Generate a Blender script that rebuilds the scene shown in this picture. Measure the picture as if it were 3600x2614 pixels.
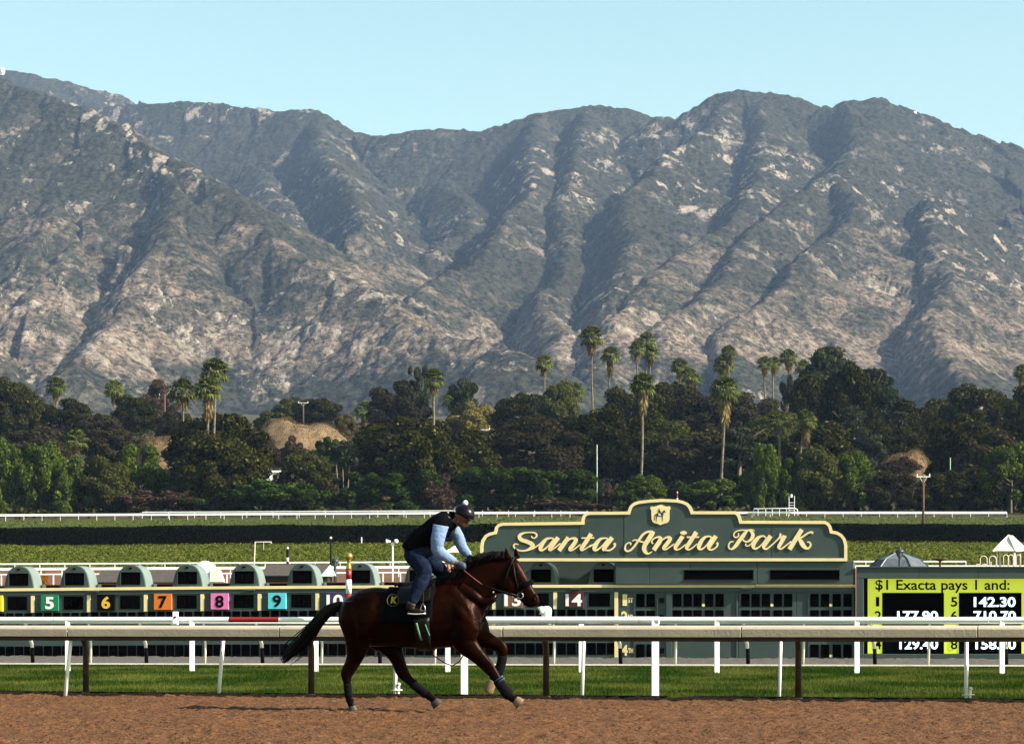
import bpy, bmesh, math, random
import numpy as np
from mathutils import Vector, Matrix

for o in list(bpy.data.objects):
    bpy.data.objects.remove(o)
random.seed(7)
rng = np.random.default_rng(7)
SC = bpy.context.scene
COL = SC.collection

# ------------------------------------------------------------ camera
F = 8610.0            # focal length in photograph pixels (3600 wide)
HOR = 2170.0          # horizon row
CAMZ = 1.15
cam = bpy.data.cameras.new('camera')
cam.sensor_width = 36.0
cam.lens = F / 3600 * 36
cam.shift_y = (HOR - 1307.0) / 3600
cam.clip_start = 0.5
cam.clip_end = 40000
camo = bpy.data.objects.new('camera', cam)
COL.objects.link(camo)
camo.location = (0, 0, CAMZ)
camo.rotation_euler = (math.pi / 2, 0, 0)
SC.camera = camo

# ------------------------------------------------------------ sky, sun, exposure
SUN = Vector((1.40, -0.52, 1.0)).normalized()
el = math.asin(SUN.z)
az = math.atan2(SUN.x, SUN.y)
w = bpy.data.worlds.new('World')
SC.world = w
w.use_nodes = True
nt = w.node_tree
bg = nt.nodes['Background']
sky = nt.nodes.new('ShaderNodeTexSky')
sky.sky_type = 'NISHITA'
sky.sun_disc = False
sky.sun_elevation = el
sky.sun_rotation = az
sky.altitude = 0
sky.air_density = 1.0
sky.dust_density = 1.2
sky.ozone_density = 0.0
tint = nt.nodes.new('ShaderNodeMix')          # the photograph's cyan white balance, the same all over the sky
tint.data_type = 'RGBA'; tint.blend_type = 'MULTIPLY'; tint.inputs[0].default_value = 1.0
tint.inputs[7].default_value = (1.14, 1.25, 0.97, 1)
nt.links.new(sky.outputs[0], tint.inputs[6])
nt.links.new(tint.outputs[2], bg.inputs[0])
bg.inputs[1].default_value = 0.07
ld = bpy.data.lights.new('sun', 'SUN')
ld.energy = 5.0
ld.angle = math.radians(0.5)
ld.color = (1.0, 0.93, 0.82)
lo = bpy.data.objects.new('sun', ld)
COL.objects.link(lo)
lo.rotation_euler = SUN.to_track_quat('Z', 'Y').to_euler()
lo.location = (40, -20, 60)
SC.view_settings.view_transform = 'Standard'
SC.view_settings.look = 'None'
SC.view_settings.exposure = 1.55
SC.view_settings.gamma = 1.0
SC.view_settings.use_curve_mapping = False
SC.render.engine = 'CYCLES'
cy = SC.cycles
cy.use_denoising = True
cy.max_bounces = 6
cy.diffuse_bounces = 2
cy.glossy_bounces = 2
cy.transmission_bounces = 2
cy.transparent_max_bounces = 6
cy.volume_bounces = 0
cy.caustics_reflective = False
cy.caustics_refractive = False
cy.sample_clamp_indirect = 4.0

# ------------------------------------------------------------ helpers
def W(x, y, D):
    return Vector(((x - 1800.0) / F * D, D, CAMZ + (HOR - y) / F * D))

def lerp(a, b, t):
    return a + (b - a) * t

def ip(x, xs, ys):
    return float(np.interp(x, xs, ys))

def ipr(x, xs, ds):      # a straight line on the ground: 1/distance runs evenly across the picture
    return float(1.0 / np.interp(x, xs, [1.0 / d for d in ds]))

def world_loc(o):
    p = Vector((0, 0, 0))
    while o is not None:
        p = p + o.location
        o = o.parent
    return p

def tag(o, label, cat, group=None):
    o['label'] = label
    o['category'] = cat
    if group:
        o['group'] = group
    return o

def thing(name, label, cat, loc, group=None):
    o = bpy.data.objects.new(name, None)
    o.empty_display_size = 0.2
    COL.objects.link(o)
    o.location = loc
    return tag(o, label, cat, group)

def link_mesh(name, me, mat, parent=None, loc=None):
    o = bpy.data.objects.new(name, me)
    COL.objects.link(o)
    if mat is not None:
        if isinstance(mat, (list, tuple)):
            for m in mat:
                me.materials.append(m)
        else:
            me.materials.append(mat)
    o.parent = parent
    if loc is not None:
        o.location = loc
    return o

class MB:
    def __init__(s):
        s.v = []
        s.f = []
        s.m = []
    def add(s, vs, fs, m=0):
        b = len(s.v)
        s.v.extend(Vector(p) for p in vs)
        for f in fs:
            s.f.append(tuple(i + b for i in f))
            s.m.append(m)
        return s
    def quad(s, a, b, c, d, m=0):
        return s.add([a, b, c, d], [(0, 1, 2, 3)], m)
    def hexa(s, p, m=0):
        # p: 4 front (ccw) then 4 back
        return s.add(p, [(0, 1, 2, 3), (7, 6, 5, 4), (0, 4, 5, 1), (1, 5, 6, 2), (2, 6, 7, 3), (3, 7, 4, 0)], m)
    def box(s, c, sz, rz=0.0, m=0):
        hx, hy, hz = sz[0] / 2, sz[1] / 2, sz[2] / 2
        ca, sa = math.cos(rz), math.sin(rz)
        P = []
        for y in (-hy, hy):
            for x, z in ((-hx, -hz), (hx, -hz), (hx, hz), (-hx, hz)):
                P.append((c[0] + x * ca - y * sa, c[1] + x * sa + y * ca, c[2] + z))
        return s.hexa(P, m)
    def prism(s, front, off, m=0):
        n = len(front)
        off = Vector(off)
        vs = [Vector(p) for p in front] + [Vector(p) + off for p in front]
        fs = [tuple(range(n)), tuple(range(2 * n - 1, n - 1, -1))]
        for i in range(n):
            j = (i + 1) % n
            fs.append((i, i + n, j + n, j))
        return s.add(vs, fs, m)
    def tube(s, pts, rad, n=8, m=0, cap=True):
        pts = [Vector(p) for p in pts]
        if not isinstance(rad, (list, tuple)):
            rad = [rad] * len(pts)
        rings = []
        up = None
        for i, p in enumerate(pts):
            t = (pts[min(i + 1, len(pts) - 1)] - pts[max(i - 1, 0)])
            if t.length < 1e-9:
                t = Vector((0, 0, 1))
            t.normalize()
            if up is None:
                a = Vector((0, 0, 1)) if abs(t.z) < 0.9 else Vector((0, 1, 0))
                u = t.cross(a).normalized()
            else:
                u = (up - t * up.dot(t)).normalized()
            up = u
            v = t.cross(u)
            rings.append([p + (u * math.cos(2 * math.pi * k / n) + v * math.sin(2 * math.pi * k / n)) * rad[i] for k in range(n)])
        vs = [q for r in rings for q in r]
        fs = []
        for i in range(len(pts) - 1):
            for k in range(n):
                k2 = (k + 1) % n
                fs.append((i * n + k, i * n + k2, (i + 1) * n + k2, (i + 1) * n + k))
        if cap:
            fs.append(tuple(range(n - 1, -1, -1)))
            fs.append(tuple((len(pts) - 1) * n + k for k in range(n)))
        return s.add(vs, fs, m)
    def lathe(s, c, prof, n=12, m=0):
        c = Vector(c)
        vs, fs = [], []
        for r, z in prof:
            for k in range(n):
                a = 2 * math.pi * k / n
                vs.append(c + Vector((r * math.cos(a), r * math.sin(a), z)))
        for i in range(len(prof) - 1):
            for k in range(n):
                k2 = (k + 1) % n
                fs.append((i * n + k, i * n + k2, (i + 1) * n + k2, (i + 1) * n + k))
        fs.append(tuple(range(n - 1, -1, -1)))
        fs.append(tuple((len(prof) - 1) * n + k for k in range(n)))
        return s.add(vs, fs, m)
    def ball(s, c, r, n=12, m=0):
        if not isinstance(r, (list, tuple)):
            r = (r, r, r)
        c = Vector(c)
        k = max(6, n)
        h = max(4, n // 2 + 1)
        vs, fs = [], []
        for i in range(1, h):
            ph = math.pi * i / h
            for j in range(k):
                a = 2 * math.pi * j / k
                vs.append(c + Vector((r[0] * math.sin(ph) * math.cos(a), r[1] * math.sin(ph) * math.sin(a), r[2] * math.cos(ph))))
        top = len(vs); vs.append(c + Vector((0, 0, r[2])))
        bot = len(vs); vs.append(c - Vector((0, 0, r[2])))
        for j in range(k):
            j2 = (j + 1) % k
            fs.append((top, j, j2))
            fs.append((bot, (h - 2) * k + j2, (h - 2) * k + j))
            for i in range(h - 2):
                fs.append((i * k + j, (i + 1) * k + j, (i + 1) * k + j2, i * k + j2))
        return s.add(vs, fs, m)
    def mesh(s, name, origin):
        me = bpy.data.meshes.new(name)
        me.from_pydata([tuple(p - origin) for p in s.v], [], s.f)
        return me
    def build(s, name, mat, parent=None, smooth=False, bevel=0.0):
        if parent is not None:
            org = world_loc(parent); loc = Vector((0, 0, 0))
        else:
            xs = [p.x for p in s.v]; ys = [p.y for p in s.v]; zs = [p.z for p in s.v]
            org = Vector(((min(xs) + max(xs)) / 2, (min(ys) + max(ys)) / 2, min(zs)))
            loc = org
        me = s.mesh(name, org)
        bm = bmesh.new(); bm.from_mesh(me)
        bmesh.ops.recalc_face_normals(bm, faces=bm.faces)
        bm.to_mesh(me); bm.free()
        if any(s.m):
            me.polygons.foreach_set('material_index', s.m)
        if smooth:
            me.polygons.foreach_set('use_smooth', [True] * len(me.polygons))
        o = link_mesh(name, me, mat, parent, loc)
        if bevel:
            b = o.modifiers.new('bevel', 'BEVEL'); b.width = bevel; b.segments = 2; b.limit_method = 'ANGLE'
        return o

def np_mesh(name, V, Fc, smooth=False):
    V = np.asarray(V, dtype=np.float32); Fc = np.asarray(Fc, dtype=np.int32)
    me = bpy.data.meshes.new(name)
    me.vertices.add(len(V)); me.vertices.foreach_set('co', V.ravel())
    k = Fc.shape[1]
    me.loops.add(Fc.size); me.loops.foreach_set('vertex_index', Fc.ravel())
    me.polygons.add(len(Fc))
    me.polygons.foreach_set('loop_start', np.arange(0, Fc.size, k, dtype=np.int32))
    me.polygons.foreach_set('loop_total', np.full(len(Fc), k, dtype=np.int32))
    if smooth:
        me.polygons.foreach_set('use_smooth', np.ones(len(Fc), dtype=bool))
    me.update(calc_edges=True)
    me.validate()
    return me

def grid_faces(nr, nc):
    i = np.arange(nr - 1)[:, None] * nc + np.arange(nc - 1)[None, :]
    i = i.ravel()
    return np.stack([i, i + 1, i + nc + 1, i + nc], 1)

def hsh(ix, iy, seed):
    n = (ix.astype(np.int64) * 374761393 + iy.astype(np.int64) * 668265263 + seed * 1442695041) & 0xffffffff
    n = ((n ^ (n >> 13)) * 1274126177) & 0xffffffff
    n = n ^ (n >> 16)
    return (n & 0xffff) / 65535.0

def vnoise(x, y, seed=0):
    xi = np.floor(x); yi = np.floor(y)
    fx = x - xi; fy = y - yi
    fx = fx * fx * fx * (fx * (fx * 6 - 15) + 10); fy = fy * fy * fy * (fy * (fy * 6 - 15) + 10)
    xi = xi.astype(np.int64); yi = yi.astype(np.int64)
    a = hsh(xi, yi, seed); b = hsh(xi + 1, yi, seed); c = hsh(xi, yi + 1, seed); d = hsh(xi + 1, yi + 1, seed)
    return (a + (b - a) * fx) * (1 - fy) + (c + (d - c) * fx) * fy

def fbm(x, y, oct=4, seed=0, gain=0.5):
    s = 0; a = 1; t = 0
    for i in range(oct):
        s = s + a * vnoise(x, y, seed + i * 7); t += a
        x = x * 2.03 + 11.3; y = y * 2.03 + 5.7; a *= gain
    return s / t

# ------------------------------------------------------------ materials
ALB = 0.66          # the photograph is exposed bright: paints and leaves are this much darker than first estimated
def mat(name, col, rough=0.6, var=0.0, scale=3.0, bump=0.0, bscale=None, metal=0.0, spec=0.4, col2=None, emit=0.0, detail=5.0, coat=0.0, ramp=(0.35, 0.65)):
    if not emit and max(col) < 0.6:
        col = tuple(c * ALB for c in col)
        col2 = tuple(c * ALB for c in col2) if col2 else None
    m = bpy.data.materials.new(name)
    m.use_nodes = True
    n = m.node_tree; L = n.links
    b = n.nodes['Principled BSDF']
    b.inputs['Base Color'].default_value = (*col, 1)
    b.inputs['Roughness'].default_value = rough
    b.inputs['Metallic'].default_value = metal
    b.inputs['Specular IOR Level'].default_value = spec
    if coat:
        b.inputs['Coat Weight'].default_value = coat
        b.inputs['Coat Roughness'].default_value = 0.2
    if emit:
        b.inputs['Emission Color'].default_value = (*col, 1)
        b.inputs['Emission Strength'].default_value = emit
    if var or col2 or bump:
        tc = n.nodes.new('ShaderNodeNewGeometry')
    if var or col2:
        nz = n.nodes.new('ShaderNodeTexNoise')
        nz.inputs['Scale'].default_value = scale
        nz.inputs['Detail'].default_value = detail
        nz.inputs['Roughness'].default_value = 0.65
        L.new(tc.outputs['Position'], nz.inputs['Vector'])
        r = n.nodes.new('ShaderNodeValToRGB')
        r.color_ramp.elements[0].position = ramp[0]; r.color_ramp.elements[1].position = ramp[1]
        c2 = col2 if col2 else tuple(min(1, c * (1 + var)) for c in col)
        c1 = col if col2 else tuple(c * (1 - var) for c in col)
        r.color_ramp.elements[0].color = (*c1, 1); r.color_ramp.elements[1].color = (*c2, 1)
        L.new(nz.outputs[0], r.inputs[0]); L.new(r.outputs[0], b.inputs['Base Color'])
    if bump:
        nb = n.nodes.new('ShaderNodeTexNoise')
        nb.inputs['Scale'].default_value = bscale or scale * 4
        nb.inputs['Detail'].default_value = 4
        L.new(tc.outputs['Position'], nb.inputs['Vector'])
        bp_ = n.nodes.new('ShaderNodeBump')
        bp_.inputs['Strength'].default_value = min(1.0, bump)
        bp_.inputs['Distance'].default_value = 0.02 if bump <= 1 else 0.02 * bump
        L.new(nb.outputs[0], bp_.inputs['Height']); L.new(bp_.outputs[0], b.inputs['Normal'])
    return m

def leafmat(name, c1, c2, c3=None, trans=0.25, rough=0.55, clump=0.0):
    c1 = tuple(c * ALB for c in c1); c2 = tuple(c * ALB for c in c2); c3 = tuple(c * ALB for c in c3) if c3 else None
    m = bpy.data.materials.new(name); m.use_nodes = True
    n = m.node_tree; L = n.links
    b = n.nodes['Principled BSDF']; out = n.nodes['Material Output']
    g = n.nodes.new('ShaderNodeNewGeometry'); oi = n.nodes.new('ShaderNodeObjectInfo')
    r = n.nodes.new('ShaderNodeValToRGB')
    r.color_ramp.elements[0].color = (*c1, 1); r.color_ramp.elements[1].color = (*c2, 1)
    if c3:
        e = r.color_ramp.elements.new(0.93); e.color = (*c2, 1)
        r.color_ramp.elements[-1].color = (*c3, 1)
    L.new(g.outputs['Random Per Island'], r.inputs[0])
    hs = n.nodes.new('ShaderNodeHueSaturation')
    mp = n.nodes.new('ShaderNodeMapRange')
    mp.inputs[3].default_value = 0.72; mp.inputs[4].default_value = 1.3
    L.new(oi.outputs['Random'], mp.inputs[0]); L.new(mp.outputs[0], hs.inputs['Value'])
    L.new(r.outputs[0], hs.inputs['Color'])
    L.new(hs.outputs[0], b.inputs['Base Color'])
    b.inputs['Roughness'].default_value = rough
    b.inputs['Specular IOR Level'].default_value = 0.0
    if trans:
        t = n.nodes.new('ShaderNodeBsdfTranslucent'); mx = n.nodes.new('ShaderNodeMixShader')
        mx.inputs[0].default_value = trans
        L.new(hs.outputs[0], t.inputs[0]); L.new(b.outputs[0], mx.inputs[1]); L.new(t.outputs[0], mx.inputs[2])
        L.new(mx.outputs[0], out.inputs[0])
    return m

M = {}
M['white'] = mat('white_paint', (0.84, 0.83, 0.80), 0.45, var=0.06, scale=2.0)
M['white_far'] = mat('white_rail_paint', (0.76, 0.77, 0.75), 0.5)
M['dusty'] = mat('dusty_rail_cover', (0.58, 0.49, 0.36), 0.6, col2=(0.46, 0.40, 0.31), scale=1.6, bump=0.25, bscale=30)
M['brown'] = mat('brown_post_paint', (0.035, 0.018, 0.012), 0.55, col2=(0.07, 0.04, 0.025), scale=9)
M['green'] = mat('dark_green_paint', (0.045, 0.073, 0.068), 0.55, col2=(0.063, 0.095, 0.088), scale=1.3, detail=8)
M['green_side'] = M['green']
M['hood'] = mat('hood_green_paint', (0.062, 0.090, 0.084), 0.5, var=0.10, scale=1.5)
M['hood_sunlit'] = mat('sunlit_hood_green', (0.19, 0.24, 0.215), 0.5, var=0.08, scale=2)  # hood green lightened: sunlight on the hood sides is put into the colour
M['cream'] = mat('cream_paint', (0.80, 0.64, 0.33), 0.55, var=0.07, scale=3)
M['glass'] = mat('dark_display_glass', (0.003, 0.003, 0.004), 0.6, spec=0.0)
M['segment'] = mat('unlit_segment', (0.010, 0.0095, 0.0095), 0.6, spec=0.0)
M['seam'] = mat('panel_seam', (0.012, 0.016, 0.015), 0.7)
M['terra'] = mat('terracotta', (0.42, 0.17, 0.09), 0.7, var=0.2, scale=6)
M['shingle'] = mat('dark_shingle', (0.05, 0.042, 0.037), 0.8, col2=(0.09, 0.075, 0.066), scale=6, bump=0.5, bscale=14)
M['slate'] = mat('slate_shingle', (0.10, 0.12, 0.15), 0.6, col2=(0.16, 0.18, 0.21), scale=5, bump=0.4, bscale=12)
M['gold'] = mat('gold_paint', (0.55, 0.36, 0.06), 0.3, metal=0.7)
M['red'] = mat('red_paint', (0.30, 0.012, 0.014), 0.45)
M['black'] = mat('black_paint', (0.005, 0.005, 0.006), 0.55, spec=0.06)
M['steel'] = mat('galvanised_steel', (0.5, 0.5, 0.5), 0.35, metal=0.9)
M['wood'] = mat('weathered_pole_wood', (0.10, 0.045, 0.025), 0.8, var=0.3, scale=4)
M['palegreen'] = mat('pale_green_plastic', (0.52, 0.66, 0.50), 0.5)
M['lampgreen'] = mat('lamp_green_iron', (0.02, 0.045, 0.04), 0.45)
M['rust'] = mat('rusty_metal', (0.10, 0.045, 0.02), 0.8, var=0.3, scale=8)
M['palewood'] = mat('pale_painted_wood', (0.68, 0.62, 0.52), 0.6, var=0.1, scale=3)
# ------------------------------------------------------------ terrain profile (row of the photograph at each distance)
GD = [72, 80, 110, 200, 270, 300, 330, 345, 420, 432, 525, 545, 560, 600, 650, 700, 760, 820, 900, 1000, 1500, 2200, 3000, 3700]
GYr = [None, None, 2110, 2050, 2025, 2008, 1992, 1978, 1908, 1895, 1820, 1812, 1800, 1745, 1690, 1640, 1590, 1540, 1500, 1488, 1482, 1475, 1465, 1450]
GZ = [0.0 if y is None else CAMZ + (HOR - y) / F * d for d, y in zip(GD, GYr)]

def dyl(x):           # the left of the picture lies a little lower
    return 12.0 * max(0.0, min(1.3, (1800 - x) / 1800.0))

def gz(X, D):
    x = 1800 + X / D * F
    z = float(np.interp(D, GD, GZ))
    return z - dyl(x) * D / F * max(0.0, min(1.0, (D - 80) / 60))

def ground_D(x, y):   # distance at which the slope shows at row y
    yy = [HOR - (z - CAMZ) / d * F for d, z in zip(GD, GZ)]
    y = y - dyl(x)
    for i in range(len(GD) - 1):
        if yy[i] >= y >= yy[i + 1]:
            t = (yy[i] - y) / max(1e-6, yy[i] - yy[i + 1])
            return lerp(GD[i], GD[i + 1], t)
    return 900.0

# lines of the course, all turned the same way
def D_rail(x):  return 1.0 / (1 / 36.4 + (1 / 33.0 - 1 / 36.4) * x / 3600)       # tan rail
def D_tote(x):  return ipr(x, [-900, 4500], [73.0, 65.75])
def D_far(x):   return ipr(x, [0, 3600], [53.4, 50.6]) if 0 <= x <= 3600 else 1.0 / (1 / 53.4 + (1 / 50.6 - 1 / 53.4) * x / 3600)       # white rail across the turf
def D_goose(x): return 1.0 / (1 / 60.0 + (1 / 57.4 - 1 / 60.0) * x / 3600)

def line_sheet(name, fa, fb, z, mt, nx=2, ny=2):
    V = []
    for j in range(ny):
        t = j / (ny - 1)
        for i in range(nx):
            x = lerp(-900, 4500, i / (nx - 1))
            D = lerp(fa(x), fb(x), t)
            V.append(((x - 1800) / F * D, D, z))
    me = np_mesh(name, V, grid_faces(ny, nx))
    o = link_mesh(name, me, mt)
    o['kind'] = 'structure'
    return o

# base ground under everything
V = [(-400, -60, -0.12), (400, -60, -0.12), (400, 90, -0.12), (-400, 90, -0.12)]
g0 = link_mesh('ground', np_mesh('ground', V, [[0, 1, 2, 3]]), mat('packed_earth', (0.16, 0.11, 0.08), 0.9, var=0.2, scale=0.6))
g0['kind'] = 'structure'

# dirt track: real clods, finest where the camera sees them
def dirt_mat():
    m = bpy.data.materials.new('track_dirt'); m.use_nodes = True
    n = m.node_tree; L = n.links; b = n.nodes['Principled BSDF']
    g = n.nodes.new('ShaderNodeNewGeometry')
    a = n.nodes.new('ShaderNodeTexNoise'); a.inputs['Scale'].default_value = 24; a.inputs['Detail'].default_value = 7; a.inputs['Roughness'].default_value = 0.72
    L.new(g.outputs['Position'], a.inputs['Vector'])
    r = n.nodes.new('ShaderNodeValToRGB'); L.new(a.outputs[0], r.inputs[0])
    e = r.color_ramp.elements
    e[0].position = 0.39; e[0].color = (0.008, 0.004, 0.002, 1)
    e[1].position = 0.62; e[1].color = (0.145, 0.063, 0.023, 1)
    k = e.new(0.45); k.color = (0.076, 0.033, 0.0130, 1)
    b2 = n.nodes.new('ShaderNodeTexNoise'); b2.inputs['Scale'].default_value = 0.9; b2.inputs['Detail'].default_value = 4
    L.new(g.outputs['Position'], b2.inputs['Vector'])
    mx = n.nodes.new('ShaderNodeMix'); mx.data_type = 'RGBA'; mx.blend_type = 'MULTIPLY'; mx.inputs[0].default_value = 0.55
    r2 = n.nodes.new('ShaderNodeValToRGB'); L.new(b2.outputs[0], r2.inputs[0])
    r2.color_ramp.elements[0].position = 0.35; r2.color_ramp.elements[0].color = (0.62, 0.58, 0.55, 1)
    r2.color_ramp.elements[1].position = 0.65; r2.color_ramp.elements[1].color = (1.0, 1.0, 1.0, 1)
    L.new(r.outputs[0], mx.inputs[6]); L.new(r2.outputs[0], mx.inputs[7])
    L.new(mx.outputs[2], b.inputs['Base Color'])
    b.inputs['Roughness'].default_value = 0.9; b.inputs['Specular IOR Level'].default_value = 0.15
    bp_ = n.nodes.new('ShaderNodeBump'); bp_.inputs['Strength'].default_value = 0.9; bp_.inputs['Distance'].default_value = 0.02
    c = n.nodes.new('ShaderNodeTexNoise'); c.inputs['Scale'].default_value = 45; c.inputs['Detail'].default_value = 4
    L.new(g.outputs['Position'], c.inputs['Vector']); L.new(c.outputs[0], bp_.inputs['Height']); L.new(bp_.outputs[0], b.inputs['Normal'])
    return m

def dirt():
    xs = np.concatenate([np.linspace(-30, -9.6, 60), np.arange(-9.5, 9.5, 0.042), np.linspace(9.6, 30, 60)])
    t = np.concatenate([np.linspace(-8, 19, 40), np.arange(19.1, 34.4, 0.042)])
    X, T = np.meshgrid(xs, t)
    # far edge follows the rail line
    px = 1800 + X / 34.5 * F
    ex_ = np.array([-900.0, 4500.0]); ed_ = 1.0 / (1 / 36.4 + (1 / 33.0 - 1 / 36.4) * ex_ / 3600)
    kx = (ex_ - 1800) / F * ed_
    edge = ed_[0] + (ed_[1] - ed_[0]) * (X - kx[0]) / (kx[1] - kx[0]) - 0.02
    Yv = np.where(T > 30, 30 + (T - 30) / (34.35 - 30) * (edge - 30), T)
    h = 0.030 * (fbm(X * 2.1, Yv * 2.1, 3, 3) - 0.5)
    cl = fbm(X * 9.0, Yv * 6.0, 3, 21, 0.6)
    h += 0.09 * np.clip(cl - 0.52, 0, 1) - 0.08 * np.clip(0.44 - cl, 0, 1)
    c2 = vnoise(X * 17.0, Yv * 17.0, 5)
    h += 0.05 * np.clip(c2 - 0.6, 0, 1)
    # pale lip where the harrow stops at the rail
    h += 0.05 * np.exp(-((edge - Yv - 0.10) / 0.10) ** 2)
    h = np.where(edge - Yv < 0.03, -0.10, h)
    V = np.stack([X, Yv, h], -1).reshape(-1, 3)
    me = np_mesh('dirt_track', V, grid_faces(len(t), len(xs)), True)
    o = link_mesh('dirt_track', me, dirt_mat()); o['kind'] = 'structure'
dirt()
def edge_D(x): return D_rail(x)

# turf course and the gravel strip in front of the board
def turf_mat():
    m = mat('turf_soil', (0.030, 0.060, 0.012), 0.85, col2=(0.060, 0.085, 0.022), scale=0.55)
    return m
line_sheet('turf_course', lambda x: edge_D(x) - 0.02, lambda x: D_goose(x) - 0.15, -0.03, turf_mat())
gm = mat('gravel_surface', (0.050, 0.043, 0.036), 0.95, col2=(0.125, 0.108, 0.090), scale=9, bump=1.0, bscale=18, detail=8)
def gravel():
    nx, ny = 620, 90
    V = np.zeros((ny, nx, 3))
    for j in range(ny):
        t = j / (ny - 1)
        px = np.linspace(-300, 3900, nx)
        Df = 1.0 / (1 / 60.0 + (1 / 57.4 - 1 / 60.0) * px / 3600) - 0.15
        Dt = 1.0 / np.interp(px, [-900, 4500], [1 / 73.0, 1 / 65.75]) + 1.5
        D = Df + (Dt - Df) * t
        V[j, :, 0] = (px - 1800) / F * D; V[j, :, 1] = D
    X = V[..., 0]; Y = V[..., 1]
    V[..., 2] = 0.02 + 0.09 * (fbm(X * 3, Y * 3, 4, 9, 0.6) - 0.5) + 0.05 * np.clip(vnoise(X * 9, Y * 9, 4) - 0.6, 0, 1)
    o = link_mesh('gravel_strip', np_mesh('gravel_strip', V.reshape(-1, 3), grid_faces(ny, nx), True), gm)
    o['kind'] = 'structure'
gravel()

# grass blades on the turf course
def blades(name, n, sampler, hmin, hmax, wid, mt, lean=0.5):
    P = sampler(n)
    h = rng.uniform(hmin, hmax, n); a = rng.uniform(0, 2 * np.pi, n)
    la = rng.uniform(0, 2 * np.pi, n); ll = rng.uniform(0, lean, n) * h
    d = np.stack([np.cos(a), np.sin(a), np.zeros(n)], 1) * (wid * rng.uniform(0.6, 1.4, n))[:, None]
    tip = P + np.stack([np.cos(la) * ll, np.sin(la) * ll, h], 1)
    V = np.stack([P - d, P + d, tip], 1).reshape(-1, 3)
    me = np_mesh(name, V, np.arange(3 * n).reshape(-1, 3))
    o = link_mesh(name, me, mt); o['kind'] = 'stuff'
    return o

def turf_sampler(n):
    px = rng.uniform(-350, 3950, n)
    u = rng.uniform(0, 1, n)
    Da = 1.0 / (1 / 36.4 + (1 / 33.0 - 1 / 36.4) * px / 3600) + 0.05
    Db = 1.0 / (1 / 60.0 + (1 / 57.4 - 1 / 60.0) * px / 3600) - 0.2
    D = Da + (Db - Da) * u
    return np.stack([(px - 1800) / F * D, D, np.full(n, -0.03)], 1)

def grass_mat(name, c1, c2, c3):
    m = leafmat(name, c1, c2, None, 0.3)
    n = m.node_tree; L = n.links
    g = n.nodes.new('ShaderNodeNewGeometry'); a = n.nodes.new('ShaderNodeTexNoise')
    mp = n.nodes.new('ShaderNodeVectorMath'); mp.operation = 'MULTIPLY'; mp.inputs[1].default_value = (0.5, 0.28, 0.2)
    L.new(g.outputs['Position'], mp.inputs[0]); L.new(mp.outputs[0], a.inputs['Vector'])
    a.inputs['Scale'].default_value = 1.0; a.inputs['Detail'].default_value = 5
    r = n.nodes.new('ShaderNodeValToRGB'); L.new(a.outputs[0], r.inputs[0])
    r.color_ramp.elements[0].position = 0.42; r.color_ramp.elements[0].color = (0, 0, 0, 1)
    r.color_ramp.elements[1].position = 0.68; r.color_ramp.elements[1].color = (0.75, 0.75, 0.75, 1)
    hs = [x for x in n.nodes if x.type == 'HUE_SAT'][0]
    src = hs.inputs['Color'].links[0].from_socket
    mx = n.nodes.new('ShaderNodeMix'); mx.data_type = 'RGBA'
    mx.inputs[7].default_value = (*c3, 1)
    L.new(r.outputs[0], mx.inputs[0]); L.new(src, mx.inputs[6]); L.new(mx.outputs[2], hs.inputs['Color'])
    return m
tg = blades('turf_grass', 300000, turf_sampler, 0.03, 0.075, 0.007, grass_mat('turf_blades', (0.012, 0.032, 0.004), (0.054, 0.105, 0.014), (0.14, 0.145, 0.032)))
tag(tg, 'mown green turf between the tan rail and the gravel strip', 'grass')

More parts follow.
